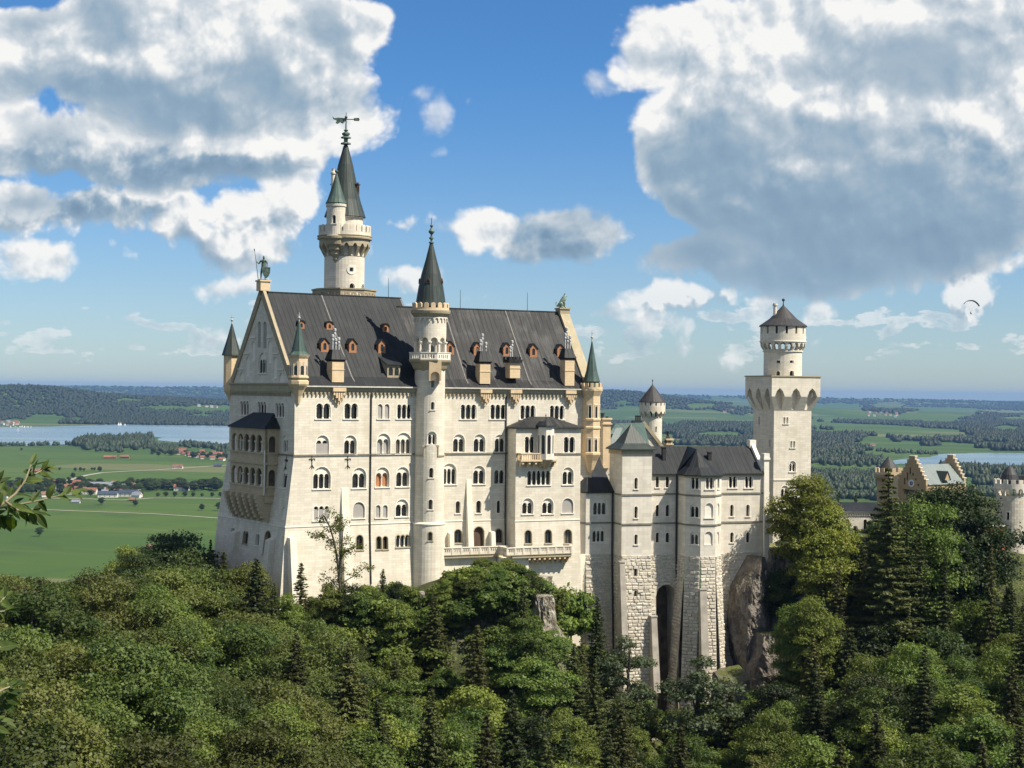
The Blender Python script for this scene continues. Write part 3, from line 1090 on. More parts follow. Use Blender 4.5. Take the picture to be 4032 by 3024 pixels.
for pl, a, b in ((PA, 0.0, ST - 2.4), (PB, 2.4, SB_END)):
    mb.box(pl, a, b, ZE - 0.77, ZE - 0.18, -0.38, 0.02)
frieze(mb, GP, -GW + 0.6, -1.4, ZE - 0.95, 0.75, 0.72, 0.22)
mb.box(GP, -GW - 0.2, -0.2, ZE - 0.97, ZE + 0.15, -0.30, 0.02)
mb.box(GP, -GW - 0.3, -0.2, ZE + 0.15, ZE + 0.42, -0.5, 0.02)
mb.build('cornice', M['cornice'], palace)
mb = MB()
for pl, a, b in ((PA, 0.9, ST - 2.4), (PB, 2.4, SB_END - 1.2)):
    mb.box(pl, a, b, ZE - 0.18, ZE + 0.02, -0.78, -0.3)
mb.build('gutter', M['lead'], palace)

# ---- roofs
rl = lambda t: ZE + (RL - ZE) * (0.10 * (t + 0.7) / 1.9 if t < 1.2 else 0.10 + 0.90 * (t - 1.2) / (TL - 1.2))
rr_ = lambda t: ZE + (RR - ZE) * (0.10 * (t + 0.7) / 1.9 if t < 1.2 else 0.10 + 0.90 * (t - 1.2) / (TR - 1.2))


def roof_mesh(pl, s0, s1, fn, T_, s0r=None):
    mb = MB()
    ts = [-0.7, 0.2, 1.2, (1.2 + T_) / 2, T_]
    back = lambda t: 2 * T_ - t
    for a, b in zip(ts[:-1], ts[1:]):
        la, lb = math.hypot(a, fn(a)), math.hypot(b, fn(b))
        mb.face([pl(s0, fn(a), a), pl(s1, fn(a), a), pl(s1, fn(b), b), pl(s0, fn(b), b)],
                [(s0, la), (s1, la), (s1, lb), (s0, lb)])
        mb.face([pl(s0, fn(a), back(a)), pl(s0, fn(b), back(b)), pl(s1, fn(b), back(b)), pl(s1, fn(a), back(a))],
                [(s0, la), (s0, lb), (s1, lb), (s1, la)])
    for se in (s0, s1):
        mb.face([pl(se, fn(t), t) for t in ts] + [pl(se, fn(t), back(t)) for t in ts[::-1][1:]])
    mb.box(pl, s0, s1, fn(T_) - 0.12, fn(T_) + 0.10, T_ - 0.16, T_ + 0.16)
    return mb


PF = Plane(Pc, AL1)
PFB = Plane(Pv, AL2)
ra = roof_mesh(PF, 0.3, ST + 1.6, rl, TL).build('roof', M['roof'], palace)
rb = roof_mesh(PFB, -1.5, SB_END + 0.2, rr_, TR).build('roof', M['roof2'], palace)
# raised verge strips across the roofs
for pl, fn, T_, ss in ((PF, rl, TL, (10.6, ST + 1.4)), (PFB, rr_, TR, (7.2, 18.9))):
    for s_ in ss:
        mb = MB()
        ts = [0.2, 1.2, T_ * 0.6, T_]
        for a, b in zip(ts[:-1], ts[1:]):
            q = [pl(s_ - 0.10, fn(a), a), pl(s_ + 0.10, fn(a), a), pl(s_ + 0.10, fn(b), b), pl(s_ - 0.10, fn(b), b)]
            mb.prism(q, [p + Vector((0, 0, 0.08)) for p in q])
        mb.build('ridge_strip', M['strip'], ra if pl is PF else rb)


def roof_hit(pl, fn, T_, x, y):
    lo, hi = 0.0, T_
    for _ in range(40):
        t = (lo + hi) / 2
        z = pl.at_off(-t).hit(x, y)[1]
        if z > fn(t):
            lo = t
        else:
            hi = t
    s_, z = pl.at_off(-t).hit(x, y)
    return s_, t, z


# ---- dormers
def dormer(pl, fn, T_, x, yb, yt, w, small=False):
    s_, t, z = roof_hit(pl, fn, T_, x, yb)
    q = pl.at_off(-t)
    zt = q.hit(x, yt)[1]
    h = zt - z
    he = h * (0.72 if not small else 0.66)
    t1 = (zt - z) / ((fn(T_) - fn(1.2)) / (T_ - 1.2)) + 0.2
    hole = arch_poly(s_ - w * 0.2, s_ + w * 0.2, z + h * 0.16, z + h * 0.66)
    mb = MB()
    if small:
        ol = [(s_ - w / 2, z), (s_ + w / 2, z)] + [(s_ + w / 2 * math.cos(PI * k / 8), z + he + (h - he) * math.sin(PI * k / 8)) for k in range(9)]
    else:
        ol = [(s_ - w / 2, z), (s_ + w / 2, z), (s_ + w / 2, z + he), (s_, zt), (s_ - w / 2, z + he)]
    slab(mb, q, ol, [hole], 0, 0.12, back=False)
    for e_ in (-1, 1):
        mb.face([q(s_ + e_ * w * 0.48, z, 0.1), q(s_ + e_ * w * 0.48, z + he, 0.1), q(s_ + e_ * w * 0.48, z + he, t1)])
    d = mb.build('dormer', M['orange'], palace)
    mb = MB()
    sheet(mb, q, hole, [], 0.1)
    mb.build('pane', M['glass'], d)
    mb = MB()
    if small:
        arc = [(s_ + (w / 2 + 0.1) * math.cos(PI * k / 8), z + he + (h - he + 0.1) * math.sin(PI * k / 8)) for k in range(9)]
    else:
        arc = [(s_ + w / 2 + 0.2, z + he - 0.22), (s_, zt + 0.1), (s_ - w / 2 - 0.2, z + he - 0.22)]
    for a, b in zip(arc[:-1], arc[1:]):
        mb.face([q(*a, -0.18), q(*b, -0.18), q(*b, t1), q(*a, t1)])
        mb.face([q(a[0], a[1] - 0.1, -0.18), q(b[0], b[1] - 0.1, -0.18), q(*b, -0.18), q(*a, -0.18)])
        mb.face([q(a[0], a[1] - 0.1, -0.18), q(b[0], b[1] - 0.1, -0.18), q(b[0], b[1] - 0.1, t1), q(a[0], a[1] - 0.1, t1)])
    mb.build('dormer_roof', M['roof'], d)


for x, yb, yt in ((1279, 1386, 1332), (1389, 1389, 1334), (1504, 1391, 1337)):
    dormer(PF, rl, TL, x, yb, yt, 1.35)
for x, yb, yt in ((1187, 1294, 1262), (1298, 1298, 1266), (1519, 1307, 1275)):
    dormer(PF, rl, TL, x, yb, yt, 1.1, True)
for x, yb, yt in ((1773, 1396, 1344), (1880, 1400, 1348), (1996, 1402, 1350), (2101, 1406, 1354), (2208, 1404, 1356)):
    dormer(PFB, rr_, TR, x, yb, yt, 1.35)
# wide grey dormer with two latticed lights
s_, t, z = roof_hit(PF, rl, TL, 1550, 1487)
q = PF.at_off(-t)
h1 = q.hit(1550, 1438)[1]
mb = MB()
hs = [arch_poly(s_ - 0.95, s_ - 0.15, z + 0.35, h1 - 0.35), arch_poly(s_ + 0.15, s_ + 0.95, z + 0.35, h1 - 0.35)]
slab(mb, q, [(s_ - 1.2, z), (s_ + 1.2, z), (s_ + 1.2, h1), (s_ - 1.2, h1)], hs, 0, 0.15, False)
for e_ in (-1.2, 1.2):
    mb.face([q(s_ + e_, z, 0.1), q(s_ + e_, h1, 0.1), q(s_ + e_, h1 + 1.2, 3.0)])
d = mb.build('dormer', M['sandg'], palace, label='wide grey stone dormer with two latticed lights under a sloping lid')
mb = MB()
for hh in hs:
    sheet(mb, q, hh, [], 0.12)
mb.build('pane', M['glass'], d)
mb = MB()
lo = [q(s_ - 1.4, h1 - 0.02, -0.3), q(s_ + 1.4, h1 - 0.02, -0.3), q(s_ + 1.4, h1 + 1.35, 3.0), q(s_ - 1.4, h1 + 1.35, 3.0)]
mb.prism(lo, [p + Vector((0, 0, 0.14)) for p in lo])
mb.build('dormer_roof', M['roof'], d)


# ---- chimneys rising through the eaves
def chimney(pl, fn, T_, x, yb, ybt, ytop, w, hood, pots, cren=False, corb=True):
    q = pl.at_off(0.15)
    s_, zb = q.hit(x, yb)
    zt = q.hit(x, ybt)[1]
    dp = 1.9
    mb = MB()
    mb.box(q, s_ - w / 2, s_ + w / 2, zb - 0.6, zt, 0, dp)
    zm = (zb + zt) / 2
    mb.box(q, s_ - w / 2 - 0.07, s_ + w / 2 + 0.07, zm, zm + 0.12, -0.07, dp)
    c = mb.build('chimney', M['sand'], palace)
    mb = MB()
    if cren:
        mb.box(q, s_ - w / 2 - 0.3, s_ + w / 2 + 0.3, zt, zt + 0.55, -0.3, dp + 0.3)
        for k in range(4):
            a = s_ - w / 2 - 0.3 + (w + 0.6) * k / 4
            mb.box(q, a, a + (w + 0.6) / 7, zt + 0.55, zt + 1.0, -0.3, 0.0)
            mb.box(q, a, a + (w + 0.6) / 7, zt + 0.55, zt + 1.0, dp, dp + 0.3)
        zh = zt + 0.6
    else:
        zh = q.hit(x, hood)[1]
        e_ = 0.28
        A = [q(s_ - w / 2 - e_, zt + 0.35, -e_), q(s_ + w / 2 + e_, zt + 0.35, -e_), q(s_ + w / 2 + e_, zt + 0.35, dp + e_), q(s_ - w / 2 - e_, zt + 0.35, dp + e_)]
        A0 = [q(s_ - w / 2, zt, 0), q(s_ + w / 2, zt, 0), q(s_ + w / 2, zt, dp), q(s_ - w / 2, zt, dp)]
        B = [q(s_ - w * 0.34, zh, 0.6), q(s_ + w * 0.34, zh, 0.6), q(s_ + w * 0.34, zh, dp), q(s_ - w * 0.34, zh, dp)]
        mb.prism(A0, A)
        mb.prism(A, B)
    mb.build('hood', M['roof'], c)
    zp = q.hit(x, ytop)[1]
    mb = MB()
    spots = [(-0.42, 0), (0.0, 0.35), (0.42, 0), (0.0, 0.0)][:pots]
    for k, (a, dd) in enumerate(spots):
        p = q(s_ + a * w * 0.62, 0, dp * 0.5 + dd)
        top = zp - (0 if k == 1 else 1.0 + 0.2 * k)
        mb.lathe((p.x, p.y, 0), [(0.13, zh - 0.2), (0.13, top - 0.5), (0.24, top - 0.45), (0.24, top - 0.1), (0.15, top), (0, top)], 8)
        mb.lathe((p.x, p.y, 0), [(0.13, top - 1.1), (0.21, top - 1.0), (0.21, top - 0.75), (0.13, top - 0.65)], 8)
    mb.build('flue_pot', M['pot'], c)
    if corb:
        mb = MB()
        zc = ZE - 0.25
        mb.box(pl, s_ - w / 2 - 0.1, s_ + w / 2 + 0.1, zc - 0.6, zc, -0.85, 0.0)
        for k in range(5):
            f = abs(k - 2) / 2
            a = s_ - w / 2 + w * (k + 0.15) / 5
            mb.box(pl, a, a + w * 0.14, zc - 1.2 - (1 - f) * 0.9, zc - 0.6, -0.7, 0.0)
            mb.box(pl, a, a + w * 0.14, zc - 1.9 - (1 - f) * 0.9, zc - 1.2 - (1 - f) * 0.9, -0.3, 0.0)
        mb.build('corbel', M['sand'], c)


chimney(PF, rl, TL, 1331, 1490, 1424, 1292, 2.1, 1376, 4)
chimney(PFB, rr_, TR, 1910, 1497, 1432, 1313, 1.9, 1382, 3)
chimney(PFB, rr_, TR, 2028, 1475, 1428, 1339, 1.9, 1400, 2, cren=True)
chimney(PFB, rr_, TR, 2243, 1505, 1417, 1288, 1.8, 1372, 4)
# lightning rods
for pl, fn, T_, x, y in ((PF, rl, TL, 1530, 1095), (PFB, rr_, TR, 1813, 1140), (PFB, rr_, TR, 2077, 1152)):
    s_, zt = pl.at_off(-T_).hit(x, y)
    p = pl(s_, fn(T_), T_)
    mb = MB()
    mb.tube([p, Vector((p.x, p.y, zt))], [0.05, 0.03], 5)
    mb.build('lightning_rod', M['iron'], palace)

# ---- west gable
WG = Win(GP, palace)
for r_ in [
    ('A', 945, 980, 1578, 1634, 3), ('A', 1014, 1048, 1581, 1637, 3), ('A', 1084, 1119, 1586, 1642, 3),
    ('B', 1110, 1133, 1713, 1782, 2, dict(ring=False)), ('B', 1108, 1130, 1845, 1921, 2, dict(ring=False)), ('C', 1109, 1124, 1995, 2048, 1, dict(ring=False, sill=False)),
    ('B', 1018, 1049, 1388, 1469, 3, dict(ring=False)),
    ('S', 1014, 1027, 1266, 1368, 1, dict(ring=False, sill=False)), ('S', 1035, 1050, 1266, 1372, 1, dict(ring=False, sill=False)),
    ('C', 990, 1005, 1343, 1420, 1, dict(ring=False, sill=False)), ('C', 1053, 1070, 1341, 1430, 1, dict(ring=False, sill=False)),
    ('C', 966, 983, 1404, 1480, 1, dict(ring=False, sill=False)), ('C', 1074, 1091, 1404, 1490, 1, dict(ring=False, sill=False)),
    ('C', 943, 960, 1466, 1500, 1, dict(ring=False, sill=False)), ('C', 1098, 1117, 1469, 1505, 1, dict(ring=False, sill=False)),
    ('F', 909, 922, 2079, 2135, 1), ('A', 957, 976, 2092, 2142, 2, dict(trim='cornice')), ('A', 1006, 1021, 2100, 2148, 2, dict(col=False)),
    ('A', 1040, 1064, 2090, 2185, 1, dict(trim='cornice', glass='darkwood')), ('F', 931, 937, 1990, 2015, 1, dict(ring=False)),
]:
    WG.px(*r_[:6], **(r_[6] if len(r_) > 6 else {}))
mb = MB()
ap = RL + 0.75
gm = -GW / 2
outl = [(-GW - 1.6, ZB), (0, ZB), (0, ZE + 0.4), (-0.8, ZE + 0.6), (gm, ap), (-GW + 0.8, ZE + 0.6), (-GW, ZE + 0.4), (-GW, -10.4), (-GW - 1.2, -21.6)]
outl[1] = (fb(ZB), ZB)                                              # meets the battered corner
outl.insert(2, (0, -21.6))
sheet(mb, GP, outl, WG.holes, hl=(-21.6, -10.4, -30))
mb.build('gable_wall', M['wall'], palace)
mb = MB()                                                        # back and far sides close the block
bk = Plane(PA(0, 0, GW), AL1 + PI)
mb.face([PA(0, ZB, GW), PA(ST, ZB, GW), PA(ST, ZE, GW), PA(0, ZE, GW)])
mb.face([PB(0, ZB, GW - 3), PB(SB_END, ZB, GW - 3), PB(SB_END, ZE, GW - 3), PB(0, ZE, GW - 3)])
mb.face([PB(SB_END, ZB, 0), PB(SB_END, ZB, 2 * TR), PB(SB_END, ZE, 2 * TR), PB(SB_END, RR + 0.4, TR), PB(SB_END, ZE, 0)])
mb.build('rear_wall', M['wall'], palace)
# raking copings
mb = MB()
for sgn in (-1, 1):
    e0 = (-0.7 if sgn > 0 else -GW + 0.7, ZE + 0.9)
    tp = (gm, ap + 0.45)
    dx, dz = tp[0] - e0[0], tp[1] - e0[1]
    L = math.hypot(dx, dz)
    nx, nz = (dz / L, -dx / L) if sgn < 0 else (-dz / L, dx / L)
    if nz > 0:
        nx, nz = -nx, -nz
    ol = [e0, tp, (tp[0] + nx * 1.0, tp[1] + nz * 1.0 - 0.4), (e0[0] + nx * 1.0, e0[1] + nz * 1.0)]
    slab(mb, GP, ol, (), -0.22, 0.32)
mb.build('gable_coping', M['sandg'], palace)  # darker grey stone colour carries the shade of the west side
# narrow cornices inside the gable
mb = MB()
for x0, x1, y in ((984, 1008, 1330), (1052, 1073, 1329), (961, 982, 1392), (1074, 1098, 1392), (938, 960, 1453), (1097, 1118, 1455)):
    a, z = GP.hit(x0, y)
    b, _ = GP.hit(x1, y)
    mb.box(GP, a, b, z - 0.1, z + 0.1, -0.16, 0.02)
mb.build('gable_moulding', M['trim'], palace)
# east gable coping (seen edge on, above the roof)
mb = MB()
PE = Plane(PFB(SB_END, 0), AL2 + PI / 2)
for sgn in (0, 1):
    e0 = (0.5 if sgn == 0 else 2 * TR - 0.5, ZE + 0.9)
    tp = (TR, RR + 0.9)
    dx, dz = tp[0] - e0[0], tp[1] - e0[1]
    L = math.hypot(dx, dz)
    nx, nz = abs(dz / L), -abs(dx / L)
    if sgn:
        nx = -nx
    ol = [e0, tp, (tp[0], tp[1] - 1.6), (e0[0] + nx * 1.0, e0[1] + nz * 1.0)]
    slab(mb, PE, ol, (), -0.9, 0.9)
mb.build('gable_coping', M['cornice'], palace)
# pedestals carrying the two statues
mb = MB()
pk = GP(gm, 0, 0.2)
mb.bx(pk, PA.ax, PA.n, 0.85, 0.85, ap - 0.6, ap + 0.9)
mb.bx(pk, PA.ax, PA.n, 1.0, 1.0, ap + 0.9, ap + 1.15)
mb.build('statue_pedestal', M['sand'], palace)
KN = Vector((pk.x, pk.y, ap + 1.15))
mb = MB()
pl_ = PFB(SB_END, 0, TR)
ltop = PFB.at_off(-TR).hit(2250, 1214)[1]
mb.bx(pl_, PB.ax, PB.n, 0.95, 0.95, RR - 0.8, ltop - 0.25)
mb.bx(pl_, PB.ax, PB.n, 1.1, 1.1, ltop - 0.25, ltop)
mb.build('statue_pedestal', M['cornice'], palace)
LN = Vector((pl_.x, pl_.y, ltop))


# ---- corner turrets
def turret(C, body, cap, n=8, rot=0.0, wallm='sand', roofm='copper', openings=True, fin=1.6, dirs=None):
    """C axis; body profile [(r,z)...]; cap profile [(r,z)...]"""
    mb = MB()
    mb.lathe((C.x, C.y, 0), body, n, rot=rot)
    t = mb.build('corner_turret', M[wallm], palace)
    mb = MB()
    mb.lathe((C.x, C.y, 0), cap, n, rot=rot)
    mb.build('turret_roof', M[roofm], t)
    zt = cap[-1][1]
    mb = MB()
    mb.lathe((C.x, C.y, 0), [(0.10, zt - 0.3), (0.08, zt + 0.2), (0.24, zt + 0.35), (0.24, zt + 0.5), (0.06, zt + 0.65), (0.05, zt + fin), (0, zt + fin)], 8)
    mb.box(lambda a, z, d: Vector((C.x + a, C.y + d, z)), -0.3, 0.3, zt + fin - 0.5, zt + fin - 0.4, -0.04, 0.04)
    mb.build('finial', M['pot'], t)
    return t


def tz(C, y, x=None):
    """height on the axis C for photo row y"""
    x0, _ = proj((C.x, C.y, 0))
    d = ray(x0 if x is None else x, y)
    return d.z / d.y * C.y


rotA = math.atan2(PA.n.x, -PA.n.y)
CT = PA(0.55, 0, -0.1)                                              # south west corner
z_ = lambda y: tz(CT, y)
body = [(0.0, z_(1595)), (0.25, z_(1590)), (0.55, z_(1560)), (1.0, z_(1535)), (1.5, z_(1518)), (1.62, z_(1512)), (1.62, z_(1500)), (1.25, z_(1494)), (1.25, z_(1490)), (1.62, z_(1488)),
        (1.62, z_(1482)), (1.42, z_(1480)), (1.42, z_(1412)), (1.55, z_(1408)), (1.72, z_(1400)), (1.72, z_(1397)), (0, z_(1397))]
t = turret(CT, body, [(1.74, z_(1399)), (1.70, z_(1396)), (1.15, z_(1384)), (0.62, z_(1325)), (0.16, z_(1268)), (0.0, z_(1262))], 8, rotA + PI / 8, fin=1.3)
for k in (-1, 0, 1, -2):
    ph = rotA + k * PI / 4
    fr = Plane((CT.x + 1.42 * math.cos(PI / 8) * math.sin(ph), CT.y - 1.42 * math.cos(PI / 8) * math.cos(ph), 0), ph)
    mb = MB()
    hole = arch_poly(-0.30, 0.30, z_(1476), z_(1440))
    sheet(mb, fr, hole, [], -0.012)
    mb.build('opening', M['glass'], t)
    mb = MB()
    for a in (-0.36, 0.30):
        mb.box(fr, a, a + 0.07, z_(1476), z_(1425), -0.08, 0.0)
    mb.build('column', M['trim'], t)
# north west corner
CN = GP(-GW - 0.1, 0, 0.3)
z_ = lambda y: tz(CN, y)
turret(CN, [(0.2, z_(1590)), (0.7, z_(1560)), (1.2, z_(1540)), (1.3, z_(1520)), (1.3, z_(1402)), (1.5, z_(1398)), (0, z_(1398))],
       [(1.66, z_(1400)), (1.6, z_(1394)), (0.75, z_(1330)), (0.12, z_(1276)), (0, z_(1270))], 8, rotA + PI / 8, wallm='sand', roofm='copperd', fin=1.3)
# tall south east corner turret
CE = PB(SB_END - 0.1, 0, -0.4)
z_ = lambda y: tz(CE, y)
r0 = 1.55
body = [(0.15, z_(1868)), (0.6, z_(1850)), (1.1, z_(1815)), (r0 + 0.15, z_(1790)), (r0 + 0.15, z_(1782)), (r0, z_(1779)), (r0, z_(1690)), (r0 + 0.15, z_(1687)), (r0 + 0.15, z_(1681)), (r0, z_(1678)),
        (r0, z_(1658)), (r0 + 0.15, z_(1655)), (r0 + 0.15, z_(1648)), (r0, z_(1645)), (r0, z_(1560)), (r0 + 0.3, z_(1545)), (r0 + 0.45, z_(1538)), (r0 + 0.45, z_(1533)), (0, z_(1533))]
t = turret(CE, body, [(r0 - 0.25, z_(1531)), (r0 - 0.25, z_(1508)), (r0 - 0.05, z_(1502)), (1.0, z_(1462)), (0.1, z_(1345)), (0, z_(1338))], 8, rotA + PI / 8, wallm='sand', roofm='copper', fin=1.6)
mb = MB()
mf = Round(CE, r0 + 0.35)
battlement(mb, mf, -PI * mf.R, PI * mf.R, z_(1533), z_(1524), z_(1508), 0.95, 0, 0.28, vstep=0.5)
mb.build('battlement', M['sand'], t)
for (ya, yb) in ((1650, 1600), (1777, 1730)):
    for k in (-1, 0, 1):
        ph = rotA + k * PI / 4
        fr = Plane((CE.x + r0 * math.cos(PI / 8) * math.sin(ph), CE.y - r0 * math.cos(PI / 8) * math.cos(ph), 0), ph)
        mb = MB()
        sheet(mb, fr, arch_poly(-0.22, 0.22, z_(ya), z_(yb)), [], -0.012)
        mb.build('opening', M['glass'], t)
        mb = MB()
        for a in (-0.32, 0.24):
            mb.box(fr, a, a + 0.08, z_(ya), z_(yb) + 0.2, -0.09, 0.0)
        mb.box(fr, -0.34, 0.34, z_(yb) + 0.2, z_(yb) + 0.34, -0.1, 0.0)
        mb.build('column', M['trim'], t)

# ---- two storey loggia on the west gable
LG = Plane(Pc, AL1 - PI / 2, None, 2.3)
l0 = LG.hit(908, 1740)[0]
l1 = LG.hit(1046, 1780)[0]
zroof = LG.hit(1046, 1684)[1]
za1, zb1 = LG.hit(1030, 1712)[1], LG.hit(1030, 1782)[1]
za2, zb2 = LG.hit(1030, 1844)[1], LG.hit(1030, 1914)[1]
zlow = LG.hit(1040, 1950)[1]
LS = Plane(LG(l1, 0, 0), AL1)                                        # side facing the camera
mb = MB()
w5 = (l1 - l0 - 1.6) / 5
hf = []
for (zb_, za_) in ((zb1, za1), (zb2, za2)):
    for k in range(5):
        a = l0 + 0.35 + k * w5
        hf.append(arch_poly(a + 0.17, a + w5 - 0.17, zb_, za_))
slab(mb, LG, [(l0, zlow), (l1, zlow), (l1, zroof), (l0, zroof)], hf, 0, 0.35)
hs = [arch_poly(0.55, 1.75, zb1, za1 - 0.2), arch_poly(0.55, 1.75, zb2, za2 - 0.2)]
LSp = LS
slab(mb, LSp, [(0.0, zlow), (2.35, zlow), (2.35, zroof), (0.0, zroof)], hs, 0, 0.35)
LN_ = Plane(LG(l0, 0, 2.35), AL1 + PI)
slab(mb, LN_, [(0.0, zlow), (2.35, zlow), (2.35, zroof), (0.0, zroof)], hs, 0, 0.35)
for zz in (zb1 - 0.35, zb2 - 0.35):
    mb.box(LG, l0 + 0.3, l1 - 0.3, zz, zz + 0.3, 0.3, 2.3)
    mb.box(LG, l0 - 0.15, l1 + 0.15, zz + 0.1, zz + 0.32, -0.16, 0.0)
    mb.box(LSp, 0.0, 2.3, zz + 0.1, zz + 0.32, -0.15, 0.0)
for zz in (zb1 - 1.9, zlow - 0.05):
    mb.box(LG, l0 - 0.22, l1 + 0.22, zz, zz + 0.3, -0.22, 0.0)
    mb.box(LSp, 0.0, 2.3, zz, zz + 0.3, -0.22, 0.0)
M['tan'] = mat_stone('tan_loggia_stone', (0.52, 0.43, 0.29), (0.45, 0.37, 0.25), 0.9, 0.4, 0.75, 0.5, dirt=(0.25, 0.21, 0.15))
loggia = mb.build('loggia', M['tan'], palace)
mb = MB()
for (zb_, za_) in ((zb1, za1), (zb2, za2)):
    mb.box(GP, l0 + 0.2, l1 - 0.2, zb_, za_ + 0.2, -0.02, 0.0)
mb.build('inner_shade_sheet', M['brownwall'], loggia)  # dark sheet over the gable wall, standing for the loggia's inner shade
for (zb_, za_) in ((zb1, za1), (zb2, za2)):
    for k in range(6):
        a = l0 + 0.35 + k * w5
        p = LG(a, 0, 0.0)
        mb = MB()
        zsp = za_ - (w5 - 0.34) / 2
        mb.lathe((p.x, p.y, 0), [(0.3, zb_ - 0.05), (0.3, zb_ + 0.15), (0.17, zb_ + 0.4), (0.15, zsp - 0.35), (0.3, zsp - 0.1), (0.3, zsp + 0.1), (0, zsp + 0.1)], 8)
        mb.build('column', M['wall'], loggia)
mb = MB()
e = 0.4
zt = zroof + 2.3
A_ = [LG(l0 - e, zroof, -e), LG(l1 + e, zroof, -e), LG(l1 + e, zroof, 2.3), LG(l0 - e, zroof, 2.3)]
B_ = [LG(l0 + 4.0, zt, 2.28), LG(l1 - 1.9, zt, 2.28)]
mb.face([A_[0], A_[1], B_[1], B_[0]])
mb.face([A_[1], A_[2], B_[1]])
mb.face([A_[3], A_[0], B_[0]])
lo = [p - Vector((0, 0, 0.2)) for p in A_]
for i in (0, 1, 3):
    mb.face([lo[i], lo[(i + 1) % 4], A_[(i + 1) % 4], A_[i]])
mb.face(lo)
mb.build('loggia_roof', M['roof'], loggia)
mb = MB()
mb.tube([LG(l1 + 0.05, z, -0.2) for z in np.linspace(LG.hit(1046, 1772)[1], LG.hit(1046, 1952)[1], 6)], 0.11, 6)
mb.build('downpipe', M['trim'], loggia)
mb = MB()                                                          # corbels under the loggia
zc0 = zlow
for k in range(6):
    a = l0 + 0.9 + k * (l1 - l0 - 1.8) / 5
    for i in range(7):
        f = i / 7
        f2 = (i + 1) / 7
        d = 2.25 * (1 - f2) ** 0.7
        mb.box(GP, a - 0.42, a + 0.42, zc0 - 4.3 * f2, zc0 - 4.3 * f, -d - 0.02 - gb(zc0), 0.3)
    if k < 5:
        mb.box(GP, a + 0.42, a + (l1 - l0 - 1.8) / 5 - 0.42, zc0 - 0.7, zc0, -2.0, 0.0)
mb.box(LSp, 0.0, 2.3, zc0 - 1.2, zc0, 0.0, 0.5)
mb.build('corbel', M['tan'], loggia)

# ---- buttresses and pilasters on the front and the west side
def batt(pl, x0, x1, yt, ybm, dtop, dbot):
    mb = MB()
    a, zt = pl.hit(x0, yt + 3)
    b, _ = pl.hit(x1, yt + 3)
    zb = pl.hit(x0, ybm)[1] if ybm else ZB
    n = 6
    fz = lambda z: dtop + (dbot - dtop) * (zt - z) / (zt - zb)
    A = [pl(a, zb, 0.1), pl(b, zb, 0.1), pl(b, zb, -dbot), pl(a, zb, -dbot)]
    B = [pl(a, zt, 0.1), pl(b, zt, 0.1), pl(b, zt - 0.1, -dtop), pl(a, zt - 0.1, -dtop)]
    mb.prism(A, B)
    mb.build('buttress', M['plinth'], palace)


batt(PA, 1344, 1371, 1916, 2420, 0.05, 1.2)
batt(PB, 1836, 1856, 1882, 2160, 0.05, 1.1)
batt(PB, 1762, 1778, 2093, 2160, 1.0, 1.1)
batt(PB, 1926, 1942, 2088, 2160, 0.9, 1.0)
batt(PA, 1131, 1157, 2112, 2420, 1.0, 1.8)
for x0, x1, yt in ((924, 945, 2095), (1065, 1085, 2125)):
    a, zt = GP.hit(x0, yt)
    b, _ = GP.hit(x1, yt)
    A = [GP(a, ZB, 0.1), GP(b, ZB, 0.1), GP(b, ZB, -1.6), GP(a, ZB, -1.6)]
    B = [GP(a, zt + 0.4, 0.1), GP(b, zt + 0.4, 0.1), GP(b, zt, -0.9), GP(a, zt, -0.9)]
    mb = MB()
    mb.prism(A, B)
    mb.build('buttress', M['wall'], palace)
# drain pipes
for pl, x, y0, y1, off in ((PA, 1461, 1552, 2300, 0.12), (PB, 1993, 1560, 2160, 0.12)):
    s_, z0_ = pl.hit(x, y0)
    z1_ = pl.hit(x, y1)[1]
    zs_ = np.linspace(z0_, z1_, 12)
    mb = MB()
    mb.tube([pl(s_, z, -off) for z in zs_], 0.13, 6)
    mb.build('drainpipe', M['iron'], palace)
# wall anchors shaped like lilies
for pl, x, y in ((PA, 1228, 1818), (PA, 1369, 1818), (GP, 1127, 1822)):
    s_, z_a = pl.hit(x, y)
    f = lambda a, z: pl(s_ + a, z_a + z, -0.05)
    mb = MB()
    mb.tube([f(0, -1.1), f(0, 1.0)], 0.06, 5)
    for e_ in (-1, 1):
        mb.tube([f(0, 0.1), f(e_ * 0.25, 0.5), f(e_ * 0.5, 0.45), f(e_ * 0.45, 0.2)], 0.06, 5)
        mb.tube([f(0, -0.5), f(e_ * 0.2, -0.8), f(e_ * 0.4, -1.0)], 0.05, 5)
    mb.build('wall_anchor', M['iron'], palace)

# ================================================================== STAIR TOWER
Ct = PA(ST, 0, -0.4)
Tz = lambda y: tz(Ct, y)
Rt = 2.5
trad = lin([(-48, 3.1), (Tz(2060) - 0.02, 2.72), (Tz(2056), 2.52), (20, 2.5)])
TM = Round(Ct, Rt, trad)
TW = Win(TM, tw)
zgal = Tz(1432)
for r_ in [('B', 1683, 1719, 1699, 1750, 2), ('A', 1697, 1711, 1497, 1526, 1), ('A', 1697, 1711, 1582, 1613, 1), ('A', 1690, 1707, 1842, 1881, 1),
           ('A', 1687, 1704, 1967, 2006, 1), ('A', 1686, 1702, 2095, 2129, 1, dict(trim='cornice'))]:
    TW.px(*r_[:6], **(r_[6] if len(r_) > 6 else {}))
mb = MB()
L = PI * Rt
sheet(mb, TM, [(-L, -48), (L, -48), (L, zgal), (-L, zgal)], TW.holes, vstep=0.5, hl=(Tz(2060) - 0.02, Tz(2056)))
mb.build('shaft', M['wall'], tw)
mb = MB()
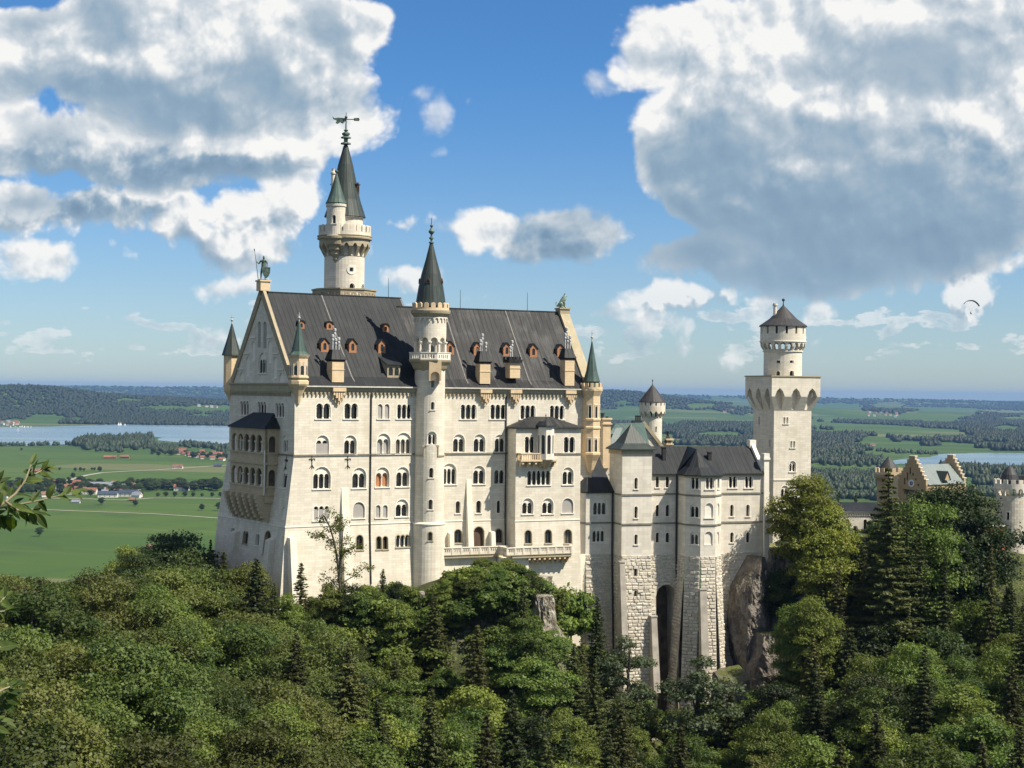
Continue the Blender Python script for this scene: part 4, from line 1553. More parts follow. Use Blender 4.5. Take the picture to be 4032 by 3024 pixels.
mb.lathe((Ct.x, Ct.y, 0), [(2.5, Tz(2060) - 0.1), (2.83, Tz(2060) - 0.1), (2.83, Tz(2060) + 0.08), (2.5, Tz(2056) + 0.15)], 40)
mb.build('ledge', M['trim'], tw)
# string course with raised step round the arched window
mb = MB()
zst = Tz(1792)
a0, a1 = TM.hit(1668, 1790)[0], TM.hit(1724, 1790)[0]
mb.box(Round(Ct, Rt), a0 - 0.1, a1 + 0.1, Tz(1759), Tz(1751), -0.22, 0.02)
for b0, b1 in ((-L, a0), (a1, L)):
    n = 14
    for k in range(n):
        u0, u1 = b0 + (b1 - b0) * k / n, b0 + (b1 - b0) * (k + 1) / n
        mb.box(Round(Ct, Rt), u0, u1, zst - 0.13, zst + 0.13, -0.16, 0.02)
for u in (a0, a1):
    mb.box(Round(Ct, Rt), u - 0.1, u + 0.1, zst - 0.13, Tz(1757), -0.16, 0.02)
mb.build('string_course', M['cornice'], tw)
# gallery: corbelled slab, balustrade, arcade
mb = MB()
mb.lathe((Ct.x, Ct.y, 0), [(2.5, Tz(1462)), (2.9, Tz(1452)), (3.1, Tz(1442)), (3.3, Tz(1432)), (3.6, Tz(1426)), (3.7, Tz(1420)), (3.7, Tz(1416)), (0, Tz(1416))], 8, rot=PI / 8)
mb.build('gallery_floor', M['cornice'], tw)
q = Plane((Ct.x, Ct.y, 0), R(5), None, 2.6)
mb = MB()
a0, z0 = q.hit(1689, 1466)
a1, _ = q.hit(1737, 1466)
hole = arch_poly(a0 + 0.25, a1 - 0.25, Tz(1500), Tz(1464))
slab(mb, q.at_off(3.35), [(a0, Tz(1500)), (a1, Tz(1500)), (a1, Tz(1422)), (a0, Tz(1422))], [[(u, max(v, Tz(1500) + 0.01)) for u, v in hole]], 0, 1.2)
mb.build('bracket', M['sand'], tw)
mb = MB()
for k in range(8):
    a = Vector((Ct.x + 3.6 * math.sin((k - 0.5) * PI / 4), Ct.y - 3.6 * math.cos((k - 0.5) * PI / 4), 0))
    b = Vector((Ct.x + 3.6 * math.sin((k + 0.5) * PI / 4), Ct.y - 3.6 * math.cos((k + 0.5) * PI / 4), 0))
    Lk = (b - a).length
    pl = lambda s_, z_, d_=0.0, a=a, b=b, Lk=Lk: Vector((a.x + (b.x - a.x) * s_ / Lk, a.y + (b.y - a.y) * s_ / Lk, z_)) - Vector(((b - a).y / Lk, -(b - a).x / Lk, 0)) * d_
    hs = [arch_poly(u, u + 0.26, Tz(1412), Tz(1397)) for u in np.arange(0.25, Lk - 0.4, 0.44)]
    slab(mb, pl, [(0, Tz(1416)), (Lk, Tz(1416)), (Lk, Tz(1390)), (0, Tz(1390))], hs, 0, 0.16)
    mb.box(pl, -0.05, Lk + 0.05, Tz(1391), Tz(1388), -0.08, 0.24)
mb.build('balustrade', M['trim'], tw)
mb = MB()
z0, z1 = Tz(1416), Tz(1222)
mb.lathe((Ct.x, Ct.y, 0), [(1.75, z0), (1.75, Tz(1325))], 32)
mb.build('inner_drum', M['wall'], tw)
UM = Round(Ct, 2.62)
UL = PI * 2.62
UW = Win(UM, tw)
mb = MB()
hs = []
for k in range(10):
    c = -UL + (k + 0.5) * 2 * UL / 10
    hs.append(arch_poly(c - 0.62, c + 0.62, z0 + 0.001, Tz(1330)))
sheet(mb, UM, [(-UL, z0), (UL, z0), (UL, z1), (-UL, z1)], hs, vstep=0.4)
for h in hs:
    rim(mb, UM, h, 0, 0.45)
frieze(mb, UM, -UL, UL, Tz(1250), 0.75, 0.75, 0.18, vstep=0.4)
mb.build('drum', M['wall'], tw)
for k in range(10):
    c = -UL + k * 2 * UL / 10
    p = UM(c, 0, 0.05)
    mb = MB()
    mb.lathe((p.x, p.y, 0), [(0.28, z0), (0.28, z0 + 0.2), (0.2, z0 + 0.4), (0.2, Tz(1357)), (0.38, Tz(1350)), (0.38, Tz(1346)), (0, Tz(1346))], 8)
    mb.build('column', M['trim'], tw)
mb = MB()
IM = Round(Ct, 1.76)
for x in (1701,):
    s_ = IM.hit(x, 1390)[0]
    sheet(mb, IM, arch_poly(s_ - 0.35, s_ + 0.35, z0, Tz(1362)), [], -0.02, vstep=0.2)
mb.build('doorway', M['glass'], tw)
mb = MB()
mb.lathe((Ct.x, Ct.y, 0), [(2.6, Tz(1252)), (2.8, Tz(1248)), (2.95, Tz(1242)), (3.2, Tz(1236)), (3.28, Tz(1228)), (3.28, Tz(1223)), (3.0, Tz(1221)), (0, Tz(1221))], 40)
mb.build('cornice', M['cornice'], tw)
mb = MB()
BM = Round(Ct, 3.05)
battlement(mb, BM, -PI * 3.05, PI * 3.05, Tz(1224), Tz(1214), Tz(1194), 1.2, 0, 0.3, 0.4, 0.36, True)
mb.build('battlement', M['sand'], tw)
mb = MB()
zA = Tz(957)
mb.lathe((Ct.x, Ct.y, 0), [(2.62, Tz(1222)), (2.55, Tz(1205)), (2.05, Tz(1130)), (1.6, Tz(1080)), (0.9, Tz(1020)), (0.26, zA)], 24)
cone = mb.build('cone_roof', M['copperd'], tw)
mb = MB()
for ph in (-1.75, -0.2, 1.25, 2.8):
    rr0 = 1.9
    q = Plane((Ct.x + rr0 * math.sin(ph), Ct.y - rr0 * math.cos(ph), 0), ph)
    ol = [(-0.36, Tz(1118)), (0.36, Tz(1118)), (0.36, Tz(1106)), (0, Tz(1096)), (-0.36, Tz(1106))]
    slab(mb, q, ol, [arch_poly(-0.2, 0.2, Tz(1116), Tz(1106))], -0.12, 0.9)
mb.build('dormer', M['darkwood'], tw)
mb = MB()
h0 = zA
mb.lathe((Ct.x, Ct.y, 0), [(0.26, h0 - 0.1), (0.45, h0), (0.42, h0 + 0.15), (0.16, h0 + 0.3), (0.16, h0 + 0.55), (0.38, h0 + 0.7), (0.38, h0 + 0.9), (0.15, h0 + 1.1), (0.15, h0 + 1.4), (0.48, h0 + 1.75),
                           (0.5, h0 + 1.95), (0.12, h0 + 2.5), (0.3, h0 + 2.9), (0.08, h0 + 3.05), (0.05, h0 + 4.1), (0, h0 + 4.2)], 12)
mb.build('finial', M['bronze'], tw)

# ================================================================== NORTH TOWER (tallest, behind the palace)
NC = at(1355, 1150, 293)
NT_Z = lambda y: tz(NC, y, 1357)
ntow = thing('keep_tower', 'tallest round tower behind the palace roof with green spire, battlements and weathervane', 'tower', (NC.x, NC.y, -30))
NR = 3.62
NM = Round(NC, NR)
NW_ = Win(NM, ntow)
for r_ in [('A', 1376, 1397, 1115, 1139, 1), ('A', 1423, 1433, 1118, 1141, 1)]:
    NW_.px(*r_[:6])
mb = MB()
s_, z = NM.hit(1384, 1061)
circ = [(s_ + 0.62 * math.cos(2 * PI * k / 16), z + 0.68 * math.sin(2 * PI * k / 16)) for k in range(16)]
sq = [(s_ - 0.36, z - 0.36), (s_ + 0.36, z - 0.36), (s_ + 0.36, z + 0.36), (s_ - 0.36, z + 0.36)]
g = grow(circ, 0.2)
sheet(mb, NM, g, [sq], -0.08)
rim(mb, NM, g, -0.08, 0.02)
rim(mb, NM, sq, -0.08, 0.4)
w = mb.build('round_window', M['trim'], ntow)
mb = MB()
sheet(mb, NM, sq, [], 0.35)
mb.build('pane', M['glass'], w)
L = PI * NR
mb = MB()
sheet(mb, NM, [(-L, -30), (L, -30), (L, NT_Z(935)), (-L, NT_Z(935))], NW_.holes + [sq], vstep=0.6)
mb.build('shaft', M['wall'], ntow)
mb = MB()
z0, z1 = NT_Z(1180) - 2, NT_Z(1146)
r8 = 5.75
pts8 = [Vector((NC.x + r8 * math.sin(R(22) + (k + 0.5) * PI / 4), NC.y - r8 * math.cos(R(22) + (k + 0.5) * PI / 4), 0)) for k in range(8)]
for k in range(8):
    a, b = pts8[k], pts8[(k + 1) % 8]
    Lk = (b - a).length
    pl = lambda s_, z_, d_=0.0, a=a, b=b, Lk=Lk: Vector((a.x + (b.x - a.x) * s_ / Lk, a.y + (b.y - a.y) * s_ / Lk, z_)) - Vector(((b - a).y / Lk, -(b - a).x / Lk, 0)) * d_
    hs = []
    n = 6
    for i in range(n):
        u0 = 0.3 + (Lk - 0.6) * i / n
        u1 = 0.3 + (Lk - 0.6) * (i + 1) / n
        if i % 2:
            hs.append([(u0 + 0.1, z1 - 1.25), (u1 - 0.1, z1 - 1.25), ((u0 + u1) / 2, z1 - 0.5)])
        else:
            hs.append([((u0 + u1) / 2, z1 - 1.25), (u1 - 0.08, z1 - 0.5), (u0 + 0.08, z1 - 0.5)])
    slab(mb, pl, [(0, z0), (Lk, z0), (Lk, z1), (0, z1)], hs, 0, 0.25)
    mb.box(pl, -0.1, Lk + 0.1, z1, z1 + 0.25, -0.15, 0.35)
mb.lathe((NC.x, NC.y, 0), [(5.5, z0 + 0.9), (0, z0 + 0.9)], 8, rot=R(22))
mb.build('parapet', M['sandg'], ntow)
# machicolated gallery
zc0, zc1, zc2 = NT_Z(1014), NT_Z(975), NT_Z(945)
rad = lin([(zc0, NR + 0.02), (zc1, NR + 0.95), (zc2, NR + 0.95)])
CM = Round(NC, NR + 0.6, rad)
L = PI * CM.R
n = 18
hs = []
for k in range(n):
    a = -L + 2 * L * k / n
    w_ = 2 * L / n
    hs.append(arch_poly(a + 0.28, a + w_ - 0.28, zc0 + 0.12, NT_Z(962), pointed=True))
mb = MB()
sheet(mb, CM, [(-L, zc0), (L, zc0), (L, zc2), (-L, zc2)], hs, vstep=0.5, hl=(zc1,))
for h in hs:
    rim(mb, CM, h, 0, 0.9)
mb.build('machicolation', M['cornice'], ntow)
mb = MB()
mb.lathe((NC.x, NC.y, 0), [(4.55, zc2 - 0.1), (4.9, zc2), (4.95, zc2 + 0.25), (4.8, zc2 + 0.4), (4.95, NT_Z(934)), (4.95, NT_Z(931)), (0, NT_Z(931))], 40)
mb.build('cornice', M['cornice'], ntow)
BM = Round(NC, 4.7)
mb = MB()
battlement(mb, BM, -PI * 4.7, PI * 4.7, NT_Z(932), NT_Z(918), NT_Z(891), 1.23, 0, 0.35, 0.5, 0.34, True)
mb.build('battlement', M['wall'], ntow)
# upper drum and spire
UC = NC
mb = MB()
mb.lathe((UC.x, UC.y, 0), [(3.25, NT_Z(931)), (3.25, NT_Z(862)), (3.45, NT_Z(858)), (3.45, NT_Z(853))], 40)
mb.build('upper_drum', M['wall'], ntow)
mb = MB()
mb.lathe((UC.x, UC.y, 0), [(3.3, NT_Z(858)), (3.75, NT_Z(856)), (3.68, NT_Z(852)), (2.75, NT_Z(790)), (2.05, NT_Z(722)), (1.35, NT_Z(650)), (0.45, NT_Z(577)), (0.3, NT_Z(570))], 22)
sp = mb.build('spire', M['copperd'], ntow)
mb = MB()
z0 = NT_Z(570)
mb.lathe((UC.x, UC.y, 0), [(0.35, z0), (0.95, z0 + 0.1), (0.9, z0 + 0.3), (0.35, z0 + 0.5), (0.42, z0 + 1.6), (0.35, NT_Z(545)), (0.95, NT_Z(544)), (0.9, NT_Z(540)), (0.4, NT_Z(536)), (0.7, NT_Z(531)), (0.72, NT_Z(525)),
                          (0.2, NT_Z(518)), (0.45, NT_Z(513)), (0.15, NT_Z(508)), (0.1, NT_Z(470)), (0.3, NT_Z(461)), (0.08, NT_Z(455)), (0.05, NT_Z(443)), (0, NT_Z(441))], 12)
fin = mb.build('finial', M['bronze'], ntow)
mb = MB()
zv = NT_Z(471)
vv = lambda a, z, d=0.0: Vector((UC.x + a, UC.y + d, zv + z))
ol = [(-2.5, 0.55), (-2.1, 0.25), (-1.4, 0.35), (-0.7, 0.3), (0, 0.25), (0, -0.15), (-0.6, -0.75), (-1.1, -0.5), (-1.5, -0.8), (-1.9, -0.65), (-1.7, -0.2), (-2.3, 0.05)]
slab(mb, vv, ol, (), -0.04, 0.04)
mb.box(vv, 0, 1.6, -0.03, 0.13, -0.05, 0.05)
slab(mb, vv, [(1.4, -0.2), (2.3, -0.25), (2.45, 0.05), (2.3, 0.35), (1.4, 0.3)], (), -0.05, 0.05)
mb.build('weathervane', M['bronze'], fin)
mb = MB()
for ph, zz in ((1.35, NT_Z(745)), (-1.65, NT_Z(745))):
    r_ = 2.15
    q = Plane((UC.x + r_ * math.sin(ph), UC.y - r_ * math.cos(ph), 0), ph)
    ol = [(-0.5, zz - 0.9), (0.5, zz - 0.9), (0.5, zz + 0.7), (0, zz + 1.2), (-0.5, zz + 0.7)]
    slab(mb, q, ol, [arch_poly(-0.28, 0.28, zz - 0.6, zz + 0.5)], -0.35, 1.0)
    mb.box(q, -0.7, 0.7, zz + 0.75, zz + 0.9, -0.5, 0.6)
mb.build('dormer', M['darkwood'], ntow)
# side stair turret in front of the upper drum
TC = Vector((NC.x - 1.25, NC.y - 3.3, 0))
tzz = lambda y: tz(TC, y, 1329)
TMn = Round(TC, 1.68)
w = Win(TMn, ntow)
w.px('A', 1308, 1322, 846, 879, 1)
mb = MB()
L = PI * 1.68
sheet(mb, TMn, [(-L, tzz(930)), (L, tzz(930)), (L, tzz(806)), (-L, tzz(806))], w.holes, vstep=0.4)
mb.lathe((TC.x, TC.y, 0), [(1.68, tzz(818)), (1.82, tzz(814)), (1.82, tzz(803))], 28)
stt = mb.build('stair_turret', M['wall'], ntow)
mb = MB()
mb.lathe((TC.x, TC.y, 0), [(1.85, tzz(804)), (1.92, tzz(801)), (1.55, tzz(785)), (0.95, tzz(745)), (0.42, tzz(705)), (0.1, tzz(680))], 16)
mb.ball((TC.x, TC.y, tzz(675)), 0.3, 8)
mb.build('turret_roof', M['copper'], stt)
mb = MB()
mb.lathe((TC.x, TC.y, 0), [(0.1, tzz(1035)), (0.5, tzz(1022)), (0.55, tzz(1012)), (0.9, tzz(1002)), (0.95, tzz(990)), (1.25, tzz(984)), (1.3, tzz(972)), (1.7, tzz(963)), (1.8, tzz(948)), (2.05, tzz(940)), (2.05, tzz(931)), (1.68, tzz(929))], 24)
mb.build('corbel', M['sandg'], stt)
mb = MB()
pc = Vector((NC.x - 2.1, NC.y - 1.0, 0))
mb.lathe((pc.x, pc.y, 0), [(0.35, NT_Z(860)), (0.35, NT_Z(690)), (0.5, NT_Z(688)), (0.5, NT_Z(682)), (0.28, NT_Z(680)), (0.28, NT_Z(672)), (0.34, NT_Z(668)), (0, NT_Z(668))], 10)
mb.build('chimney', M['wall'], ntow)

# ================================================================== SQUARE GATE-COURT TOWER
AQ = R(20)
Qc = at(3047, 1700, 312)
Qc.z = 0
QF = Plane(Qc, AQ)
QW = QF.hit(3194, 1700)[0]
QL = Plane(Qc, AQ - PI / 2)
stow = thing('square_tower', 'tall square tower with pointed arch machicolation and a round battlemented top, right of the palace', 'tower', tuple(QF(QW / 2, -32, QW / 2)))
zt = QF.hit(3120, 1484)[1]
zm0 = QF.hit(3120, 1617)[1]
zm1 = QF.hit(3120, 1562)[1]
WQ = Win(QF, stow)
for r_ in [('F', 3085, 3104, 1643, 1668, 2), ('F', 3112, 3131, 1737, 1763, 2)]:
    x0, x1 = r_[1], r_[2]
    xm = (x0 + x1) / 2
    WQ.px('F', x0, xm - 2, r_[3], r_[4], 1)
    WQ.px('F', xm + 2, x1, r_[3], r_[4], 1)
WQ.px('B', 3108, 3134, 1815, 1857, 2)
WQ.px('B', 3075, 3106, 1912, 1960, 2)
WQL = Win(QL, stow)
WQL.px('F', 2986, 2992, 1642, 1672, 1, ring=False)
WQL.px('F', 3028, 3034, 1733, 1760, 1, ring=False)
mb = MB()
sheet(mb, QF, [(0, -36), (QW, -36), (QW, zt), (0, zt)], WQ.holes)
sheet(mb, QL, [(-QW, -36), (0, -36), (0, zt), (-QW, zt)], WQL.holes)
QR = Plane(QF(QW, 0, 0), AQ + PI / 2)
sheet(mb, QR, [(0, -36), (QW, -36), (QW, zt), (0, zt)], [])
mb.build('shaft', M['wall'], stow)
mb = MB()
zl = QF.hit(3070, 1889)[1]
mb.box(QF, -0.12, QW + 0.12, zl - 0.12, zl + 0.12, -0.12, 0.02)
mb.box(QL, -QW, 0.12, zl - 0.12, zl + 0.12, -0.12, 0.02)
mb.build('string_course', M['trim'], stow)
ov = 1.22
flare = lin([(zm0, 0.02), (zm1, ov), (zt, ov)])


def head(pl, s0, s1):
    pl = Plane(pl.P, 0, flare)
    return pl


mb = MB()
for base in (QF, QL, QR):
    fp = Plane(base.P, 0, flare)
    fp.ax, fp.n = base.ax, base.n
    a, b = (0, QW) if base is not QL else (-QW, 0)
    sc = lambda s_, z_, d_=0.0, fp=fp, a=a, b=b: fp((a + b) / 2 + (s_ - (a + b) / 2) * (1 + 2 * flare(z_) / QW), z_, d_)
    hs = []
    w3 = QW / 3
    zA, zB = QF.hit(3120, 1528)[1], QF.hit(3120, 1614)[1]
    for k in range(3):
        c = a + w3 * (k + 0.5)
        hw = 0.82
        ar = [(c + hw * 0.35, zB), (c + hw, zm1 + 0.4), (c + hw, zA - 1.7), (c + hw * 0.62, zA - 0.6), (c, zA), (c - hw * 0.62, zA - 0.6), (c - hw, zA - 1.7), (c - hw, zm1 + 0.4), (c - hw * 0.35, zB)]
        hs.append(ar)
    sheet(mb, sc, [(a, zm0), (b, zm0), (b, zt), (a, zt)], hs, hl=(zm1,), vstep=1.5)
    for h in hs:
        n = len(h)
        for i in range(n):
            p, q = h[i], h[(i + 1) % n]
            mb.face([sc(*p, 0), sc(*q, 0), sc(*q, flare(q[1]) * 0.95), sc(*p, flare(p[1]) * 0.95)])
mb.build('machicolation', M['wall'], stow)
mb = MB()
cc = QF(QW / 2, 0, QW / 2)
h_ = QW / 2 + ov
mb.bx(cc, QF.ax, QF.n, h_ + 0.15, h_ + 0.15, zt, zt + 0.22)
mb.build('terrace_slab', M['cornice'], stow)
rz = lambda y: tz(cc, y, 3082)
RM = Round(cc, 4.1 * 0.9)
rr = RM.R
WR = Win(RM, stow)
for x0, x1, ya, yb in ((3056, 3071, 1461, 1482), (3109, 3127, 1459, 1482)):
    WR.px('A', x0, x1, ya, yb, 1, sill=False)
for x0, x1 in ((3057, 3072), (3110, 3125)):
    WR.px('F', x0, x1, 1419, 1429, 1, sill=False)
L = PI * rr
mb = MB()
sheet(mb, RM, [(-L, zt), (L, zt), (L, rz(1376)), (-L, rz(1376))], WR.holes, vstep=0.6)
mb.build('drum', M['wall'], stow)
zc0, zc1, zc2 = rz(1382), rz(1366), rz(1348)
rad = lin([(zc0, rr + 0.02), (zc1, rr + 0.62), (zc2, rr + 0.75)])
CM = Round(cc, rr + 0.5, rad)
L = PI * CM.R
n = 20
hs = [arch_poly(-L + 2 * L * k / n + 0.22, -L + 2 * L * (k + 1) / n - 0.22, zc0 + 0.1, rz(1351)) for k in range(n)]
mb = MB()
sheet(mb, CM, [(-L, zc0), (L, zc0), (L, zc2), (-L, zc2)], hs, vstep=0.5, hl=(zc1,))
for h in hs:
    rim(mb, CM, h, 0, 0.6)
mb.lathe((cc.x, cc.y, 0), [(rr + 0.85, zc2), (rr + 0.85, zc2 + 0.2), (rr + 0.7, zc2 + 0.25)], 40)
mb.lathe((cc.x, cc.y, 0), [(rr + 0.1, zc0 - 0.25), (rr + 0.2, zc0 - 0.2), (rr + 0.2, zc0), (rr, zc0 + 0.05)], 40)
mb.build('corbel_ring', M['wall'], stow)
BM = Round(cc, rr + 0.72)
mb = MB()
battlement(mb, BM, -PI * BM.R, PI * BM.R, zc2 + 0.15, rz(1316), rz(1284), 1.95, 0, 0.35, 0.5, 0.22)
mb.build('battlement', M['wall'], stow)
mb = MB()
mb.lathe((cc.x, cc.y, 0), [(rr - 0.1, zc2), (rr - 0.1, rz(1284))], 40)
mb.build('inner_drum', M['brownwall'], stow)
mb = MB()
mb.lathe((cc.x, cc.y, 0), [(rr + 0.9, rz(1285)), (rr + 1.0, rz(1287)), (rr + 0.95, rz(1283)), (2.7, rz(1256)), (0.15, rz(1203)), (0, rz(1200))], 24)
rf = mb.build('cone_roof', M['slate'], stow)
mb = MB()
mb.lathe((cc.x, cc.y, 0), [(0.2, rz(1206)), (0.1, rz(1196)), (0.08, rz(1187)), (0, rz(1186))], 8)
mb.ball((cc.x, cc.y, rz(1181)), 0.3, 8)
mb.build('finial', M['iron'], rf)
mb = MB()
p = Vector((cc.x - 1.7, cc.y - 0.6, 0))
mb.lathe((p.x, p.y, 0), [(0.35, rz(1262)), (0.35, rz(1206)), (0.5, rz(1204)), (0.5, rz(1199)), (0.36, rz(1199)), (0.4, rz(1195)), (0, rz(1195))], 10)
mb.build('chimney', M['wall'], stow)

# ================================================================== SMALL ROUND TOWER BEHIND THE GREEN ROOFS
Sc = at(2568, 1650, 330)
srnd = thing('round_turret', 'small round turret with dark pointed roof behind the green copper roofs', 'tower', (Sc.x, Sc.y, -25))
sz = lambda y: tz(Sc, y, 2566)
sr = 2.0
SM = Round(Sc, sr)
w = Win(SM, srnd)
w.px('A', 2580, 2587, 1679, 1700, 1, sill=False)
L = PI * sr
mb = MB()
sheet(mb, SM, [(-L, -25), (L, -25), (L, sz(1640)), (-L, sz(1640))], w.holes, vstep=0.5)
mb.build('shaft', M['wall'], srnd)
rad = lin([(sz(1646), sr + 0.02), (sz(1628), sr + 0.62), (sz(1600), sr + 0.65)])
CM = Round(Sc, sr + 0.5, rad)
L = PI * CM.R
n = 14
hs = [arch_poly(-L + 2 * L * k / n + 0.18, -L + 2 * L * (k + 1) / n - 0.18, sz(1644), sz(1618), pointed=True) for k in range(n)]
mb = MB()
hs2 = []
battop = sz(1584)
sheet(mb, CM, [(-L, sz(1646)), (L, sz(1646)), (L, sz(1600)), (-L, sz(1600))], hs, vstep=0.45, hl=(sz(1628),))
for h in hs:
    rim(mb, CM, h, 0, 0.55)
battlement(mb, Round(Sc, sr + 0.65), -PI * (sr + .65), PI * (sr + .65), sz(1601), sz(1597), battop, 1.1, 0, 0.25, 0.4, 0.28)
mb.build('battlement', M['wall'], srnd)
mb = MB()
mb.lathe((Sc.x, Sc.y, 0), [(sr + 0.3, sz(1600)), (sr + 0.3, sz(1584))], 24)
mb.build('inner_drum', M['brownwall'], srnd)
mb = MB()
mb.lathe((Sc.x, Sc.y, 0), [(sr + 0.4, sz(1583)), (sr + 0.75, sz(1584)), (sr + 0.7, sz(1581)), (1.6, sz(1552)), (0.15, sz(1516)), (0.06, sz(1512)), (0.05, sz(1503)), (0.16, sz(1499)), (0, sz(1493))], 16)
mb.build('cone_roof', M['slate'], srnd)

# ================================================================== WING (the three storey range on rusticated base)
AW = R(17.5)
Wc = at(2449, 1950, 275)
Wc.z = 0
wing = thing('residential_wing', 'three storey white wing with square tower and polygonal bays on rough masonry', 'building', (Wc.x + 15, Wc.y + 5, -45))
wb = lin([(-60, 2.0), (-28, 0.0)])
WF = Plane(Wc, AW, wb)
ZS1 = WF.hit(2500, 1948)[1]
ZS2 = WF.hit(2500, 2064)[1]
ZRU = WF.hit(2500, 2187)[1]
ZTW = WF.hit(2500, 1768)[1]
tw1 = WF.hit(2567, 1850)[0]
WR_ = WF.at_off(-1.2)                                                # recessed wall plane
wend = WR_.hit(3004, 1950)[0]
sbay = WR_.hit(2668, 1950)[0]
ZEV = WR_.hit(2620, 1866)[1]
ZWB = -62
LB = 2.75
q2 = LB / math.sqrt(2)
baypts = [(sbay, -1.2), (sbay, 2.2), (sbay + q2, 2.2 + q2), (sbay + q2 + LB, 2.2 + q2), (sbay + 2 * q2 + LB, 2.2), (sbay + 2 * q2 + LB, -1.2)]
anx_off = -3.8
WAx = WF.at_off(anx_off)
ax0 = WAx.hit(2307, 2000)[0]
anx = [(ax0 - 1.9, anx_off - 5.0), (ax0 - 1.6, anx_off - 1.6), (ax0, anx_off), (0.0, anx_off)]


def seg_plane(p, q, bat=None):
    """wall plane through two plan points given as (s, outward offset) of the wing frame"""
    a = Wc + WF.ax * p[0] + WF.n * p[1]
    b = Wc + WF.ax * q[0] + WF.n * q[1]
    d = b - a
    return Plane(a, math.atan2(d.y, d.x), bat), d.length


WW = Win(WF, wing)
for y0, y1 in ((1881, 1925), (1994, 2040), (2104, 2144)):
    WW.px('A', 2498, 2511, y0, y1, 1)
WC_ = Win(WR_, wing)
for y0, y1 in ((1875, 1919), (1988, 2033), (2097, 2136)):
    for x0, x1 in ((2582, 2596), (2621, 2636)):
        WC_.px('A', x0, x1, y0, y1, 1)
WC_.px('A', 2868, 2902, 1876, 1921, 2)
WC_.px('A', 2932, 2965, 1876, 1921, 2)
for y0, y1 in ((1987, 2033), (2096, 2136)):
    for x0, x1 in ((2875, 2889), (2938, 2952)):
        WC_.px('A', x0, x1, y0, y1, 1)
segs = []
for p, q in zip(baypts[:-1], baypts[1:]):
    segs.append(seg_plane(p, q, wb))
F2, F3, F4 = segs[1], segs[2], segs[3]
w2 = Win(F2[0], wing)
w2.px('A', 2719, 2753, 1880, 1925, 2)
w2.px('B', 2716, 2750, 1982, 2037, 2)
w2.px('B', 2716, 2748, 2093, 2144, 2)
w3 = Win(F3[0], wing)
w3.px('A', 2777, 2811, 1880, 1926, 2)
w3.px('C', 2776, 2808, 1981, 2039, 1)
w3.px('C', 2774, 2806, 2093, 2146, 1, sill=False)
w4 = Win(F4[0], wing)
w4.add('F', 0.8, 1.7, F4[0].hit(2827, 1925)[1], F4[0].hit(2827, 1880)[1], 1, ring=False)
w4.add('C', 0.8, 1.8, F4[0].hit(2827, 2037)[1], F4[0].hit(2827, 1982)[1], 1, sill=False, ring=False)
w4.add('C', 0.8, 1.8, F4[0].hit(2827, 2146)[1], F4[0].hit(2827, 2094)[1], 1, sill=False, ring=False)
wx = Win(WAx, wing)
wx.px('B', 2336, 2388, 1960, 2027, 3)
wx.px('B', 2333, 2382, 2072, 2134, 3, ring=False)
ZAX = WAx.hit(2350, 1936)[1]
mb = MB()
sheet(mb, WF, [(0, ZRU), (tw1, ZRU), (tw1, ZTW), (0, ZTW)], WW.holes)
tl = Plane(WF(0, 0, 0), AW - PI / 2)
sheet(mb, tl, [(-6, ZRU), (0, ZRU), (0, ZTW), (-6, ZTW)], [])
mb.face([WF(tw1, ZRU, 0), WF(tw1, ZRU, 6), WF(tw1, ZTW, 6), WF(tw1, ZTW, 0)])
mb.face([WF(0, ZRU, 6), WF(tw1, ZRU, 6), WF(tw1, ZTW, 6), WF(0, ZTW, 6)])
mb.build('tower_wall', M['wallg'], wing)
mb = MB()
sheet(mb, WR_, [(tw1, ZRU), (sbay, ZRU), (sbay, ZEV), (tw1, ZEV)], [h for h in WC_.holes if h[0][0] < sbay])
s6 = baypts[-1][0]
sheet(mb, WR_, [(s6, ZRU), (wend, ZRU), (wend, ZEV), (s6, ZEV)], [h for h in WC_.holes if h[0][0] > sbay])
for (pl, Ls), wn in zip(segs, (None, w2, w3, w4, None)):
    sheet(mb, pl, [(0, ZRU), (Ls, ZRU), (Ls, ZEV), (0, ZEV)], wn.holes if wn else [])
mb.face([WR_(wend, -40, 0), WR_(wend, -40, 9), WR_(wend, ZEV, 9), WR_(wend, ZEV + 3, 4.5), WR_(wend, ZEV, 0)])
mb.build('wall', M['wallg'], wing)
mb = MB()
sheet(mb, WAx, [(ax0, ZRU), (0, ZRU), (0, ZAX), (ax0, ZAX)], wx.holes)
for p, q in zip(anx[:-2], anx[1:-1]):
    pl, Ls = seg_plane(p, q)
    sheet(mb, pl, [(0, ZRU), (Ls, ZRU), (Ls, ZAX), (0, ZAX)], [])
mb.build('annex_wall', M['wallg'], wing)
# string courses following the plan
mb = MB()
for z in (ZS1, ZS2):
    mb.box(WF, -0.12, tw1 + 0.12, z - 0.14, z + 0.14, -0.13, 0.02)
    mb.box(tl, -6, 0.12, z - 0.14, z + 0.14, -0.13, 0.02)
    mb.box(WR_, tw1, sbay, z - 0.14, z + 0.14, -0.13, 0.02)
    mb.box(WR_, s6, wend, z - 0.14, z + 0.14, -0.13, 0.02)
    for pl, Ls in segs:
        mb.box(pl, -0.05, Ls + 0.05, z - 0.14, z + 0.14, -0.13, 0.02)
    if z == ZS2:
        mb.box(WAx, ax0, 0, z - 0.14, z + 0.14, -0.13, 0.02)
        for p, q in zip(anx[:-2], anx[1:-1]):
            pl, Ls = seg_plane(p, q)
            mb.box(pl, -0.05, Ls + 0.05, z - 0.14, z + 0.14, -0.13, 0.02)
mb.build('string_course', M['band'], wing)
mb = MB()
mb.box(WR_, tw1, sbay, ZEV - 0.45, ZEV, -0.18, 0.02)
